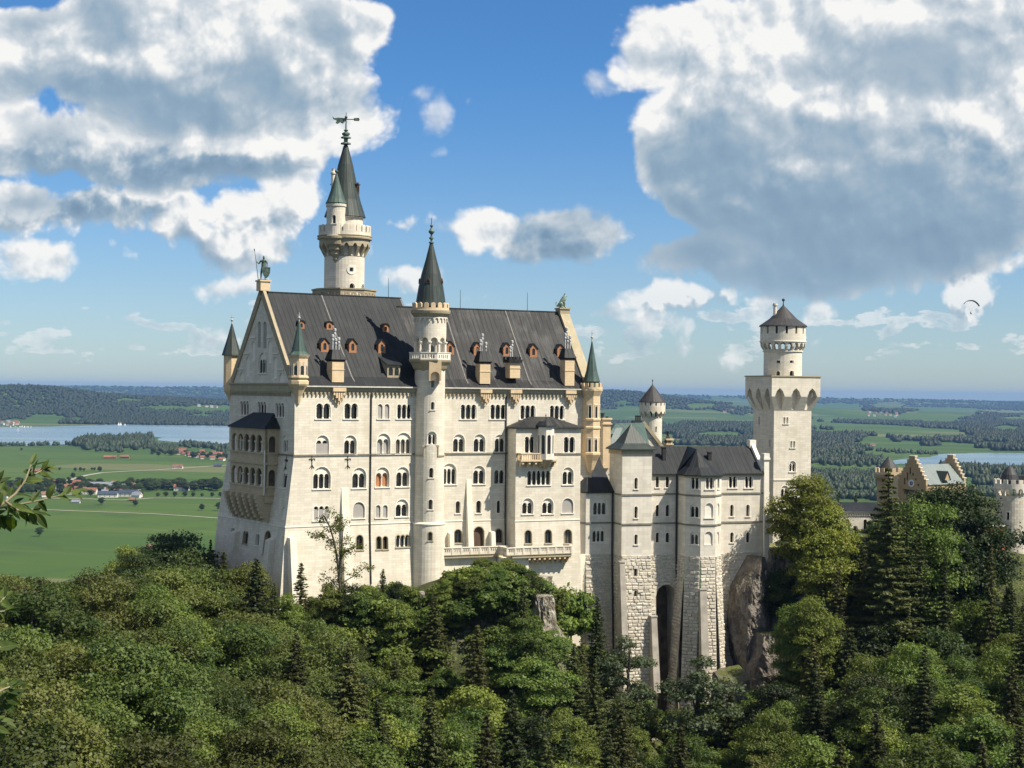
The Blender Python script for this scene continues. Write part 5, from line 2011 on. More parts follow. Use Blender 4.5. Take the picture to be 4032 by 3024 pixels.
mb.box(WR_, s6, wend, ZEV - 0.45, ZEV, -0.18, 0.02)
for pl, Ls in segs:
    mb.box(pl, -0.05, Ls + 0.05, ZEV - 0.45, ZEV, -0.18, 0.02)
mb.box(WF, -0.1, tw1 + 0.1, ZTW - 0.9, ZTW, -0.2, 0.02)
mb.box(tl, -6, 0.15, ZTW - 0.9, ZTW, -0.2, 0.02)
mb.box(WAx, ax0, 0, ZAX - 0.35, ZAX, -0.15, 0.02)
mb.build('cornice', M['cornice'], wing)
# corner pilaster with small cap at the east end
mb = MB()
pe = WR_.at_off(-1.2 + 0.35)
mb.box(pe, wend, wend + 0.95, -40, WR_.hit(3010, 1810)[1], 0, 1.2)
zpt = WR_.hit(3010, 1810)[1]
mb.box(pe, wend - 0.15, wend + 1.1, zpt, zpt + 0.35, -0.2, 1.4)
mb.box(pe, wend - 0.05, wend + 1.0, zpt + 0.35, zpt + 1.1, -0.1, 1.3)
for z in (ZS1, ZS2):
    mb.box(pe, wend - 0.02, wend + 1.07, z - 0.14, z + 0.14, -0.13, 0.4)
mb.build('pilaster', M['trim'], wing)

# roofs of the wing
mb = MB()
DR = 4.7
ZR = WF.at_off(-1.2 - DR).hit(2760, 1757)[1]
e = 0.4
s0, s1 = tw1 - 1.5, wend
E0 = [WR_(s0, ZEV, -e), WR_(s1, ZEV, -e), WR_(s1, ZR, DR), WR_(s0, ZR, DR)]
mb.face(E0, [(s0, 0), (s1, 0), (s1, 6), (s0, 6)])
mb.face([WR_(s0, ZR, DR), WR_(s1, ZR, DR), WR_(s1, ZEV, 2 * DR + e), WR_(s0, ZEV, 2 * DR + e)])
mb.face([WR_(s1, ZEV, -e), WR_(s1, ZEV, 2 * DR + e), WR_(s1, ZR, DR)])
mb.box(WR_, s0, s1, ZEV - 0.12, ZEV + 0.03, -e - 0.12, -e + 0.1)
# bay roof: faceted, rising to its own point
apx = WF(sbay + q2 + LB / 2 - 0.6, 0, 0) + WF.n * 0.4
apx = Vector((apx.x, apx.y, WF.at_off(0.2).hit(2756, 1768)[1]))
eo = 0.45
bp = []
for k, p in enumerate(baypts):
    dx = {0: -eo, 1: -eo, 2: -eo * .4, 3: eo * .4, 4: eo, 5: eo}[k]
    dy = {0: 0, 1: eo * .4, 2: eo, 3: eo, 4: eo * .4, 5: 0}[k]
    v = Wc + WF.ax * (p[0] + dx) + WF.n * (p[1] + dy)
    bp.append(Vector((v.x, v.y, ZEV)))
mid = [Vector((v.x + (apx.x - v.x) * 0.42, v.y + (apx.y - v.y) * 0.42, ZEV + (apx.z - ZEV) * 0.30)) for v in bp]
for i in range(5):
    mb.face([bp[i], bp[i + 1], mid[i + 1], mid[i]])
    mb.face([mid[i], mid[i + 1], apx])
    lo = [bp[i] - Vector((0, 0, 0.16)), bp[i + 1] - Vector((0, 0, 0.16))]
    mb.face([lo[0], lo[1], bp[i + 1], bp[i]])
bk = [WR_(sbay - 4.5, ZEV + 0.1, 0.0), WR_(s6 + 3.5, ZEV + 0.1, 0.0), WR_(sbay + 3.8, ZR + 0.02, DR)]
mb.face([bp[0], apx, bk[2], WR_(sbay - 1.4, ZEV + 2.2, DR * 0.5)])
mb.face([bp[5], apx, bk[2], WR_(s6 + 1.4, ZEV + 2.2, DR * 0.5)])
mb.build('roof', M['roof'], wing)
mb = MB()                                                           # pyramid roof of the square tower
e = 0.55
tc_ = [(-e, e), (tw1 + e, e), (tw1 + e, -6 - e), (-e, -6 - e)]
lo = [Wc + WF.ax * a + WF.n * b for a, b in tc_]
lo = [Vector((v.x, v.y, ZTW)) for v in lo]
cx = Wc + WF.ax * (tw1 / 2) - WF.n * 3.0
zap = WF.at_off(-3.0).hit(2497, 1668)[1]
mids = [Vector((v.x + (cx.x - v.x) * 0.36, v.y + (cx.y - v.y) * 0.36, ZTW + (zap - ZTW) * 0.22)) for v in lo]
ap_ = Vector((cx.x, cx.y, zap))
for i in range(4):
    j = (i + 1) % 4
    mb.face([lo[i], lo[j], mids[j], mids[i]])
    mb.face([mids[i], mids[j], ap_])
    mb.face([lo[i] - Vector((0, 0, .2)), lo[j] - Vector((0, 0, .2)), lo[j], lo[i]])
mb.face([v - Vector((0, 0, .2)) for v in lo])
mb.build('tower_roof', M['copperd'], wing)
mb = MB()                                                           # hipped roof of the annex
e = 0.35
zr = WAx.hit(2350, 1884)[1]
A = [Wc + WF.ax * a + WF.n * b for a, b in ((anx[0][0] - e, anx[0][1]), (anx[1][0] - e, anx[1][1]), (ax0, anx_off + e), (0.0, anx_off + e))]
A = [Vector((v.x, v.y, ZAX)) for v in A]
B = [Wc + WF.ax * a + WF.n * b for a, b in ((ax0 + 0.9, anx_off - 5.0), (ax0 + 1.0, anx_off - 3.2), (ax0 + 1.2, anx_off - 3.0), (0.0, anx_off - 3.0))]
B = [Vector((v.x, v.y, zr)) for v in B]
for i in range(3):
    mb.face([A[i], A[i + 1], B[i + 1], B[i]])
    mb.face([A[i] - Vector((0, 0, .18)), A[i + 1] - Vector((0, 0, .18)), A[i + 1], A[i]])
mb.face([B[0], B[1], B[2], B[3], Vector((B[3].x, B[3].y, zr)) - WF.n * 3])
mb.build('annex_roof', M['roof'], wing)
# stepped parapet gable at the east end of the wing roof
mb = MB()
PEa = Plane(WR_(wend, 0, 0), AW + PI / 2)
zg = WF.at_off(-1.2 - DR).hit(2978, 1752)[1]
ol = [(0.2, ZEV + 0.2), (DR, zg), (2 * DR, ZEV + 0.2)]
slab(mb, PEa, [(0.0, ZEV), (2 * DR, ZEV), (2 * DR, ZEV + 0.8), (DR + 0.5, zg + 0.2), (DR - 0.5, zg + 0.2), (0.0, ZEV + 0.9)], (), -0.35, 0.35)
mb.bx(PEa(DR, 0, 0), WF.ax, WF.n, 0.6, 0.6, zg - 0.5, zg + 0.9)
mb.build('parapet', M['trim'], wing)
for x, y, h in ((2613, 1800, 1.6), (2793, 1805, 1.0)):
    q = WF.at_off(-3.5)
    s_, z = q.hit(x, y)
    mb = MB()
    mb.box(q, s_ - 0.3, s_ + 0.3, z - 0.8, z + h, -0.3, 0.3)
    mb.box(q, s_ - 0.4, s_ + 0.4, z + h, z + h + 0.15, -0.4, 0.4)
    mb.build('chimney', M['iron'], wing)
# drain pipes
for pl, s_, za, zb in ((WR_, sbay - 0.25, ZEV, -48), (WAx, -0.3, ZAX, -56)):
    mb = MB()
    mb.tube([pl(s_, za, -0.2), pl(s_, ZRU, -0.2), pl(s_, zb, -0.35)], 0.16, 6)
    mb.build('drainpipe', M['iron'], wing)

# rough masonry base with the tall arched recess
rg = random.Random(5)
base = thing('masonry_base', 'rough faced stone substructure with buttresses and one tall arched recess under the wing', 'retaining wall', (Wc.x + 12, Wc.y + 3, -60))
za = WR_.hit(2610, 2302)[1]
hx0, hx1 = WR_.hit(2584, 2400)[0], sbay - 0.1
recess = arch_poly(hx0, hx1, ZWB + 0.5, za)
slits = []
q = WF
for yt, yb in ((2240, 2268), (2325, 2352)):
    a, zt_ = q.hit(2497, yt)
    b, zb_ = q.hit(2510, yb)
    slits.append(arch_poly(a, b, zb_, zt_))
mb = MB()
mbr = MB()
sheet(mb, WF, [(0, ZWB), (tw1, ZWB), (tw1, ZRU), (0, ZRU)], slits)
for h in slits:
    rim(mb, WF, h, -0.1, 0.6)
rustic(mbr, WF, 0, tw1, ZWB, ZRU, slits, rg)
tlb = Plane(WF(0, 0, 0), AW - PI / 2)
sheet(mb, tlb, [(-6, ZWB), (wb(ZWB), ZWB), (0, ZRU), (-6, ZRU)], [])
rustic(mbr, tlb, -5, 0, ZWB, ZRU, (), rg)
pr = Plane(WF(tw1, 0, 0), AW + PI / 2)
mb.face([pr(-2.0, ZWB, 0), pr(1.4, ZWB, 0), pr(1.4, ZRU, 0), pr(0, ZRU, 0)])
rustic(mbr, WR_, tw1, sbay, ZWB, ZRU, [recess], rg)
sheet(mb, WR_, [(tw1, ZWB), (sbay, ZWB), (sbay, ZRU), (tw1, ZRU)], [recess])
rim(mb, WR_, recess, -0.05, 4.5)
for (pl, Ls) in segs:
    sheet(mb, pl, [(0, ZWB), (Ls, ZWB), (Ls, ZRU), (0, ZRU)], [])
    rustic(mbr, pl, 0, Ls, ZWB, ZRU, (), rg)
re_ = WR_.hit(2905, 2200)[0]
sheet(mb, WR_, [(s6, ZWB), (re_, ZWB), (re_ + 1.5, ZRU), (s6, ZRU)], [])
rustic(mbr, WR_, s6, re_, ZWB, ZRU, (), rg)
sheet(mb, WR_, [(re_, ZRU - 1.4), (wend + 0.9, ZRU - 1.4), (wend + 0.9, ZRU), (re_, ZRU)], [])
rustic(mbr, WR_, re_, wend + 0.9, ZRU - 1.3, ZRU, (), rg)
for p, q in zip(anx[:-1], anx[1:]):
    pl, Ls = seg_plane(p, q, wb)
    sheet(mb, pl, [(0, ZWB), (Ls, ZWB), (Ls, ZRU), (0, ZRU)], [])
    rustic(mbr, pl, 0, Ls, ZWB, ZRU, (), rg)
mb.build('core_wall', M['rust'], base)
mbr.build('rough_blocks', M['rust'], base)
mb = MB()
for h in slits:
    sheet(mb, WF, grow(h, 0.1), [], 0.55)  # dark sheets added behind the slits for the shade inside them
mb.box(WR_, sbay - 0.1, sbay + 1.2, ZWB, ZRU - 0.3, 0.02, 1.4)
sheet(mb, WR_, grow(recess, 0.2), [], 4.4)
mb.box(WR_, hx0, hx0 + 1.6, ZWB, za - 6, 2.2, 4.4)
mb.build('recess_wall_and_slit_shade', M['brownwall'], base)
def slim(pl, x0, x1, yt, yb, d0, d1):
    mb = MB()
    a, zt_ = pl.hit(x0, yt)
    b, _ = pl.hit(x1, yt)
    zb_ = pl.hit(x0, yb)[1]
    w_ = b - a
    A = [pl(a - 0.2, zb_, 0.1), pl(b, zb_, 0.1), pl(b, zb_, -d1), pl(a - 0.2, zb_, -d1)]
    B = [pl(a, zt_, 0.1), pl(b, zt_, 0.1), pl(b, zt_, -d0), pl(a, zt_, -d0)]
    mb.prism(A, B)
    mb.box(pl, a - 0.08, b + 0.08, zt_ - 0.02, zt_ + 0.2, -d0 - 0.12, 0.0)
    mb.build('buttress', M['conc'], base)


slim(WF, 2432, 2452, 2213, 2560, 1.0, 2.3)
slim(WF, 2556, 2578, 2427, 2720, 1.0, 2.2)
slim(segs[2][0], 2752, 2778, 2322, 2640, 0.5, 1.2)
slim(WAx, 2284, 2306, 2343, 2480, 0.9, 1.4)

# ---- balustraded terrace in front of the palace and its wall
ter = thing('terrace', 'balustraded stone terrace on corbels along the foot of the palace front', 'terrace', tuple(PB(14, -32, -3)))
T1 = PB.at_off(2.2)
T2 = PB.at_off(5.6)
zT = T2.hit(2100, 2186)[1]
zTt = T2.hit(2100, 2158)[1]
t1a, t1b = T1.hit(1747, 2170)[0], T1.hit(2000, 2170)[0]
t2a, t2b = T2.hit(2000, 2170)[0], T2.hit(2254, 2170)[0]
zt1 = T1.hit(1870, 2158)[1]
T1, T2 = [Plane(q(0, 0, 0), AL2) for q in (T1, T2)]
for pl in (T1, T2):
    pl.P.z = 0
off1 = PB.at_off(2.2)
mb = MB()
mb.box(T1, t1a - 1.0, t1b, zT - 0.45, zT, 0, 3.0)
mb.box(T2, t1b - 0.6, t2b, zT - 0.45, zT, 0, 5.0)
mb.box(T2, t2a, t2b, zT, zT + 0.12, -0.12, 0.3)
mb.box(T1, t1a, t1b, zT, zT + 0.12, -0.12, 0.3)
mb.build('floor_slab', M['cornice'], ter)
mb = MB()


def balus(pl, a, b, z0, z1):
    n = max(1, int(round((b - a) / 1.55)))
    w_ = (b - a) / n
    hs = []
    for k in range(n):
        u = a + w_ * k
        for i in range(3):
            c = u + w_ * (0.28 + 0.22 * i)
            hs.append(arch_poly(c - 0.1, c + 0.1, z0 + 0.45, z1 - 0.18))
    slab(mb, pl, [(a, z0), (b, z0), (b, z1), (a, z1)], hs, 0, 0.3)
    mb.box(pl, a - 0.05, b + 0.05, z1, z1 + 0.16, -0.1, 0.4)
    for k in range(n + 1):
        mb.box(pl, a + w_ * k - 0.14, a + w_ * k + 0.14, z0, z1, -0.08, 0.0)


balus(T1, t1a, t1b, zT + 0.1, zTt)
balus(T2, t2a, t2b, zT + 0.1, zTt)
sd = Plane(T2(t2b, 0, 0), AL2 + R(62))
balus(sd, 0.1, 4.4, zT + 0.1, zTt)
sd2 = Plane(T2(t2a, 0, 3.2), AL2 - PI / 2)
balus(sd2, 0.0, 3.1, zT + 0.1, zTt)
mb.build('balustrade', M['wall'], ter)
mb = MB()
n = 9
for k in range(n):
    a = t2a + 4.0 + (t2b - t2a - 4.4) * k / (n - 1)
    mb.box(T2, a, a + 0.35, zT - 0.85, zT - 0.45, 0.1, 3.0)
    mb.box(T2, a, a + 0.35, zT - 1.5, zT - 0.85, 0.9, 3.0)
mb.build('corbel', M['sand'], ter)
mb = MB()
T0 = Plane(T2(0, 0, 2.4), AL2)
sq = [(x, z) for x, z in (T0.hit(2153, 2250), T0.hit(2166, 2250), T0.hit(2166, 2235), T0.hit(2153, 2235))]
sheet(mb, T0, [(t2a + 3.5, -60), (t2b + 6, -60), (t2b + 6, zT - 0.4), (t2a + 3.5, zT - 0.4)], [sq])
rim(mb, T0, sq, 0, 0.7)
mb.box(T2, t2a, t2a + 4.4, -60, zT - 0.45, 0.8, 4.0)
mb.box(T1, t1a - 0.6, t2a, -60, zT - 0.45, 0.8, 2.6)
mb.build('retaining_wall', M['plinth'], ter)

# ================================================================== GREEN-ROOFED HALL BEHIND THE WING
hall = thing('green_roofed_hall', 'hall with green copper roof and pale gable between palace and wing', 'building', tuple(at(2480, 1800, 315)))
Hc = at(2615, 1760, 318)                                             # right foot of the gable
AH = R(10)
HG = Plane((Hc.x, Hc.y, 0), AH)
a0, zA = HG.hit(2536, 1664)
a1, zE = HG.hit(2612, 1757)
half = a1 - a0
aL = a0 - half
mb = MB()
slab(mb, HG, [(aL, -30), (a1, -30), (a1, zE), (a0, zA), (aL, zE)], (), 0, 0.5)
mb.face([HG(aL, -30, 0), HG(aL, -30, 14), HG(aL, zE, 14), HG(aL, zE, 0)])
mb.build('gable_wall', M['wallg'], hall)
mb = MB()
for sgn in (-1, 1):
    e0 = (a0 + sgn * (half + 0.3), zE - 0.3)
    tp = (a0, zA + 0.35)
    n_ = Vector((zA - zE, sgn * half)).normalized()
    slab(mb, HG, [e0, tp, (tp[0], tp[1] - 1.0), (e0[0] - sgn * 0.75, e0[1] - 0.0)], (), -0.35, 0.8)
for k in range(5):
    x = a0 + 0.9 + k * 0.85
    z = zA - 3.1 - k * 0.95
    mb.box(HG, x, x + 0.9, z, z + 0.1, -0.08, 0)
    mb.box(HG, x + 0.82, x + 0.92, z - 0.95, z, -0.08, 0)
mb.build('gable_coping', M['cornice'], hall)
mb = MB()                                                           # main green roof running back to the left
rl0 = HG.at_off(-5).hit(2425, 1655)[0]
W0 = Plane((Hc.x, Hc.y, 0), AH + R(14))
zrd = zA + 0.1
pR = HG(a0, zA, 0)
pL = at(2424, 1655, 312)
pL.z = pR.z - 0.1
for lo_l, lo_r in (((at(2355, 1785, 301)), (at(2505, 1790, 305))),):
    mb.face([lo_l, lo_r, at(2560, 1765, 311), pR, pL])
    mb.face([pL, pR, at(2560, 1700, 330), at(2420, 1700, 330)])
    mb.face([lo_l, pL, at(2350, 1700, 322)])
hroof = mb.build('roof', M['copper'], hall)
mb = MB()
pp = [at(2406, 1780, 302), at(2440, 1788, 302.5), at(2462, 1690, 309.6), at(2425, 1690, 308.8)]
pp = [at(2381, 1782, 300.6), at(2412, 1782, 301), at(2452, 1686, 308.3), at(2425, 1687, 308)]
mb.prism(pp, [p + Vector((0.02, -0.15, 0.12)) for p in pp])
mb.build('roof_light', M['copperl'], hall)
mb = MB()                                                           # wall with cornice and windows under the green roof
qh = Plane(at(2365, 1850, 300), R(12))
b0, zz1 = qh.hit(2358, 1790)
b1, zz0 = qh.hit(2440, 1890)
wh = Win(qh, hall)
wh.px('A', 2402, 2412, 1828, 1862, 1)
sheet(mb, qh, [(b0, -30), (b1 + 3, -30), (b1 + 3, zz1), (b0, zz1)], wh.holes)
mb.build('wall', M['wallg'], hall)
mb = MB()
frieze(mb, qh, b0 - 0.2, b1 + 3, zz1 - 0.1, 0.8, 0.5, 0.2)
mb.box(qh, b0 - 0.3, b1 + 3, zz1 - 0.1, zz1 + 0.15, -0.3, 0.02)
mb.build('cornice', M['trim'], hall)
for x, yb, yt, Y, w_ in ((2383, 1800, 1652, 300, 0.75), (2632, 1770, 1733, 316, 0.55)):
    c = at(x, yb, Y)
    zt_ = tz(c, yt)
    mb = MB()
    mb.bx(c, WF.ax, WF.n, w_, w_, c.z - 2, zt_)
    mb.bx(c, WF.ax, WF.n, w_ + 0.22, w_ + 0.22, zt_ - 0.9, zt_ - 0.65)
    mb.bx(c, WF.ax, WF.n, w_ + 0.22, w_ + 0.22, zt_, zt_ + 0.3)
    mb.build('pier', M['sand'], hall)
mb = MB()
for x, yb, yt, Y, w_ in ((2372, 1656, 1626, 300, 0.3), (2390, 1656, 1640, 300, 0.2), (2629, 1740, 1698, 316, 0.25), (2504, 1660, 1636, 322, 0.15), (2512, 1660, 1636, 322, 0.15), (2520, 1660, 1636, 322, 0.15)):
    c = at(x, yb, Y)
    mb.lathe((c.x, c.y, 0), [(w_, c.z), (w_, tz(c, yt + 6)), (w_ * 1.4, tz(c, yt + 5)), (w_ * 1.4, tz(c, yt)), (0, tz(c, yt))], 8)
c = at(2512, 1662, 322)
mb.bx(c, WF.ax, WF.n, 1.2, 0.4, c.z - 2, c.z + 0.3)
c = at(2629, 1742, 316)
mb.lathe((c.x, c.y, 0), [(1.0, c.z), (0.3, tz(c, 1715)), (0, tz(c, 1712))], 4, rot=PI / 4)
mb.build('chimney', M['iron'], hall)

# small dark roof between palace corner and hall
mb = MB()
A = [at(2328, 1800, 297), at(2365, 1883, 292), at(2326, 1890, 289)]
B = [p + Vector((1.5, 3, 0.0)) for p in A]
mb.prism(A, B)
mb.build('lean_to_roof', M['roof'], hall)

# ================================================================== LOW RANGE AND GATEHOUSE ON THE RIGHT
low = thing('long_low_building', 'long low white building with dark roof behind the linden tree', 'building', tuple(at(3340, 2080, 330)))
LPn = Plane(at(3240, 2000, 330), R(4))
a, zt_ = LPn.hit(3195, 2013)
b, _ = LPn.hit(3480, 2008)
wl = Win(LPn, low)
for x in (3265, 3290, 3330, 3400):
    wl.px('A', x, x + 14, 2045, 2085, 1)
mb = MB()
sheet(mb, LPn, [(a, -40), (b, -40), (b, zt_), (a, zt_)], wl.holes)
mb.build('wall', M['wallg'], low)
mb = MB()
frieze(mb, LPn, a, b, zt_ - 0.1, 0.7, 0.5, 0.2)
mb.box(LPn, a, b, zt_ - 0.1, zt_ + 0.15, -0.35, 0.02)
mb.build('cornice', M['trim'], low)
mb = MB()
zr = LPn.at_off(-4).hit(3340, 1977)[1]
mb.face([LPn(a - 0.3, zt_ + 0.15, -0.5), LPn(b + 0.3, zt_ + 0.15, -0.5), LPn(b + 0.3, zr, 4), LPn(a - 0.3, zr, 4)])
mb.face([LPn(a - 0.3, zr, 4), LPn(b + 0.3, zr, 4), LPn(b + 0.3, zt_, 8), LPn(a - 0.3, zt_, 8)])
mb.face([LPn(b + 0.3, zt_ + 0.15, -0.5), LPn(b + 0.3, zt_, 8), LPn(b + 0.3, zr, 4)])
mb.build('roof', M['roof'], low)

gate = thing('gatehouse', 'ochre gatehouse with stepped gables, clock and pale green metal roof', 'building', tuple(at(3600, 2050, 385)))
AG = R(40)
Gc = at(3646, 1920, 378)
GPn = Plane(Gc, AG - PI / 2)                                         # shaded stepped gable, faces left of the camera
g0 = GPn.hit(3535, 1890)[0]
g1 = GPn.hit(3646, 1890)[0]
zgt = GPn.hit(3592, 1797)[1]
zgb = GPn.hit(3645, 1905)[1]
gmid = (g0 + g1) / 2
zbot = -42
ns = 7
pts = [(g0, zbot), (g1, zbot)]
hw = (g1 - g0) / 2


def steps(c, hw, z0, z1, n, cap=0.14):
    out = []
    for k in range(n):
        x = hw * (1 - k / n)
        z = z0 + (z1 - z0) * (k + 1) / n
        out.append((x, z))
    return out


st_ = steps(gmid, hw, zgb, zgt, ns)


def step_outline(c, hw, z0, z1, n, zb):
    right, left = [], []
    for k in range(n):
        x = hw * (1 - k / n * 0.92)
        za_ = z0 + (z1 - z0) * k / n
        zb_ = z0 + (z1 - z0) * (k + 1) / n
        right += [(c + x, za_), (c + x, zb_)]
        left += [(c - x, za_), (c - x, zb_)]
    return [(c - hw, zb), (c + hw, zb)] + right + left[::-1]


GD_ = 15.5
mb = MB()
wg = Win(GPn, gate, trim='cornice')
cx_, cz_ = GPn.hit(3589, 1903)
sl = []
for x, y0, y1 in ((3584, 1840, 1868), (3573, 1860, 1890), (3595, 1862, 1873), (3562, 1880, 1908), (3606, 1883, 1890), (3616, 1905, 1915)):
    a_, zt2 = GPn.hit(x, y0)
    zb2 = GPn.hit(x, y1)[1]
    sl.append(arch_poly(a_ - 0.2, a_ + 0.2, zb2, zt2))
door_ = [GPn.hit(3553, 1925), GPn.hit(3620, 1932), GPn.hit(3615, 1960), GPn.hit(3570, 1955)]
slab(mb, GPn, step_outline(gmid, hw, zgb, zgt, ns, zbot), sl + [[door_[3], door_[2], door_[1], door_[0]]], 0, 0.8)
mb.build('gable_wall', M['yellow'], gate)
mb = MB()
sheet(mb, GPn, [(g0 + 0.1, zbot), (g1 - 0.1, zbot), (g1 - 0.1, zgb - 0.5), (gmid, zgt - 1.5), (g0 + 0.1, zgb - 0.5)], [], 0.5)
mb.build('opening_shade_sheet', M['brownwall'], gate)  # dark sheet closing slits and gateway, in place of the shade within
mb = MB()
far = GPn.at_off(-GD_)
slab(mb, far, step_outline(gmid, hw, zgb, zgt, ns, zbot), (), -0.4, 0.4)
mb.build('rear_gable_wall', M['yellow'], gate)
mb = MB()
for pl in (GPn, far):
    for k in range(ns):
        x = hw * (1 - k / ns * 0.92)
        xn = hw * (1 - (k + 1) / ns * 0.92) if k < ns - 1 else 0
        zb_ = zgb + (zgt - zgb) * (k + 1) / ns
        dd = (0.9, -0.1) if pl is GPn else (0.5, -0.5)
        mb.box(pl, gmid + max(xn, 0), gmid + x + 0.08, zb_, zb_ + 0.18, dd[1], dd[0])
        mb.box(pl, gmid - x - 0.08, gmid - max(xn, 0), zb_, zb_ + 0.18, dd[1], dd[0])
mb.build('step_cap', M['trim'], gate)
mb = MB()
zridge = zgt - 2.0
GS = Plane(GPn(g1, 0, 0), AG)                                        # long side facing the camera
eav = zgb - 0.3
mb.face([GPn(g1 + 0.3, eav, 0.8), GPn(g1 + 0.3, eav, GD_), GPn(gmid, zridge, GD_), GPn(gmid, zridge, 0.8)],
        [(0, 0), (GD_, 0), (GD_, 8), (0, 8)])
mb.face([GPn(g0 - 0.3, eav, 0.8), GPn(gmid, zridge, 0.8), GPn(gmid, zridge, GD_), GPn(g0 - 0.3, eav, GD_)])
mb.build('roof', M['copperl'], gate)
mb = MB()
mb.face([GPn(g1, zbot, 0), GPn(g1, zbot, GD_), GPn(g1, eav, GD_), GPn(g1, eav, 0)])
mb.face([GPn(g0, zbot, 0), GPn(g0, zbot, GD_), GPn(g0, eav, GD_), GPn(g0, eav, 0)])
mb.build('side_wall', M['yellow'], gate)
mb = MB()                                                           # little roof dormer
dp = GPn(g1 - 0.8, 0, 7.5)
dn = GS.n
q = Plane((dp.x, dp.y, 0), AG)
zd = eav + 1.0
mb.face([q(-1.1, zd, -1.4), q(1.1, zd, -1.4), q(0, zd + 1.9, -1.4)])
g_ = mb.build('dormer', M['yellow'], gate)
mb = MB()
mb.face([q(-1.3, zd - .1, -1.6), q(0, zd + 2.1, -1.6), q(0, zd + 2.1, 2.0), q(-1.3, zd - .1, 2.0)])
mb.face([q(1.3, zd - .1, -1.6), q(0, zd + 2.1, -1.6), q(0, zd + 2.1, 2.0), q(1.3, zd - .1, 2.0)])
mb.build('dormer_roof', M['copperd'], g_)
mb = MB()
cf = lambda a_, z_, d_=0.0: GPn(cx_ + a_, cz_ + z_, d_)
ring = [(0.85 * math.cos(2 * PI * k / 20), 0.85 * math.sin(2 * PI * k / 20)) for k in range(20)]
rin = [(0.5 * math.cos(2 * PI * k / 20), 0.5 * math.sin(2 * PI * k / 20)) for k in range(20)]
slab(mb, cf, ring, [rin], -0.12, 0.0)
clk = mb.build('clock', M['trim'], gate)
mb = MB()
sheet(mb, cf, rin, [], -0.06)
mb.build('dial', mat_plain('blue_dial', (0.10, 0.16, 0.30)), clk)
mb = MB()
mb.tube([cf(0, 0, -0.1), cf(0, 0.42, -0.1)], 0.05, 4)
mb.tube([cf(0, 0, -0.1), cf(0.25, -0.12, -0.1)], 0.05, 4)
mb.build('clock_hands', M['trim'], clk)
# flanking round tower with spruce in front
for (x, R_, yb0, yc, yp, ya, Yd, nm) in ((3498, 2.7, 1870, 1843, 1838, 1796, 392, 'corner_tower'),):
    c = at(x, 1900, Yd)
    f = lambda y: tz(c, y, x)
    mb = MB()
    mb.lathe((c.x, c.y, 0), [(R_, -45), (R_, f(1895)), (R_ + 0.55, f(1880)), (R_ + 0.55, f(1866)), (0, f(1866))], 24)
    ct = mb.build(nm, M['yellow'], gate)
    mb = MB()
    bm_ = Round(c, R_ + 0.55)
    battlement(mb, bm_, -PI * bm_.R, PI * bm_.R, f(1867), f(1858), f(1842), 1.5, 0, 0.35, 0.6, 0.45)
    mb.build('battlement', M['sand'], ct)
    mb = MB()
    mb.lathe((c.x, c.y, 0), [(R_ - 0.7, f(1866)), (R_ - 0.7, f(1845)), (R_ - 0.4, f(1843)), (0.9, f(1812)), (0, f(1795))], 20)
    mb.build('cone_roof', M['slate'], ct)
# battlemented link wall between corner tower and gable
mb = MB()
q = Plane(at(3540, 1880, 384), R(5))
a, z1_ = q.hit(3525, 1846)
b, _ = q.hit(3556, 1846)
zc_ = q.hit(3540, 1860)[1]
battlement(mb, q, a - 1, b, -42, zc_, z1_, 1.2, 0, 0.5)
mb.build('link_wall', M['sand'], gate)

rt = thing('round_gate_tower', 'round rubble tower with battlements and squat cone roof at the right edge', 'tower', tuple(at(3985, 2300, 318)))
c = at(3984, 2000, 318)
f = lambda y: tz(c, y, 3984)
Rr = 2.95
KM = Round(c, Rr)
wk = Win(KM, rt)
wk.px('F', 3963, 3974, 2017, 2048, 1, sill=False)
wk.px('F', 3961, 3971, 2130, 2156, 1, sill=False)
mb = MB()
L = PI * Rr
sheet(mb, KM, [(-L, -50), (L, -50), (L, f(1948)), (-L, f(1948))], wk.holes, vstep=0.6)
mb.build('shaft', M['rust'], rt)
rad = lin([(f(1952), Rr + 0.02), (f(1938), Rr + 0.5), (f(1915), Rr + 0.52)])
CM = Round(c, Rr + 0.4, rad)
L = PI * CM.R
n = 16
hs = [arch_poly(-L + 2 * L * k / n + 0.2, -L + 2 * L * (k + 1) / n - 0.2, f(1950), f(1922)) for k in range(n)]
mb = MB()
sheet(mb, CM, [(-L, f(1952)), (L, f(1952)), (L, f(1908)), (-L, f(1908))], hs, vstep=0.5, hl=(f(1938),))
for h in hs:
    rim(mb, CM, h, 0, 0.5)
battlement(mb, Round(c, Rr + 0.52), -PI * (Rr + .52), PI * (Rr + .52), f(1909), f(1903), f(1887), 1.55, 0, 0.35, 0.6, 0.42)
mb.build('battlement', M['wallg'], rt)
mb = MB()
cc2 = at(3975, 1880, 318)
mb.lathe((cc2.x, cc2.y, 0), [(1.7, f(1906)), (1.7, f(1893)), (1.85, f(1892)), (1.5, f(1868)), (0.8, f(1845)), (0.12, f(1833)), (0.04, f(1830)), (0.03, f(1818)), (0, f(1818))], 20)
mb.bx(cc2 + Vector((2.3, 0.6, 0)), (1, 0, 0), (0, 1, 0), 0.9, 0.9, f(1910), f(1872))
mb.build('cone_roof', M['slate'], rt)
redh = thing('red_gatehouse_wing', 'red brick gatehouse wing with white stone edge half hidden by trees', 'building', tuple(at(3880, 2300, 320)))
q = Plane(at(3860, 2200, 312), R(8))
a, zt_ = q.hit(3855, 2075)
b, zb_ = q.hit(3960, 2320)
mb = MB()
wr = Win(q, redh)
wr.px('A', 3885, 3905, 2130, 2160, 1)
wr.px('A', 3885, 3925, 2215, 2300, 1, glass='brownwall')
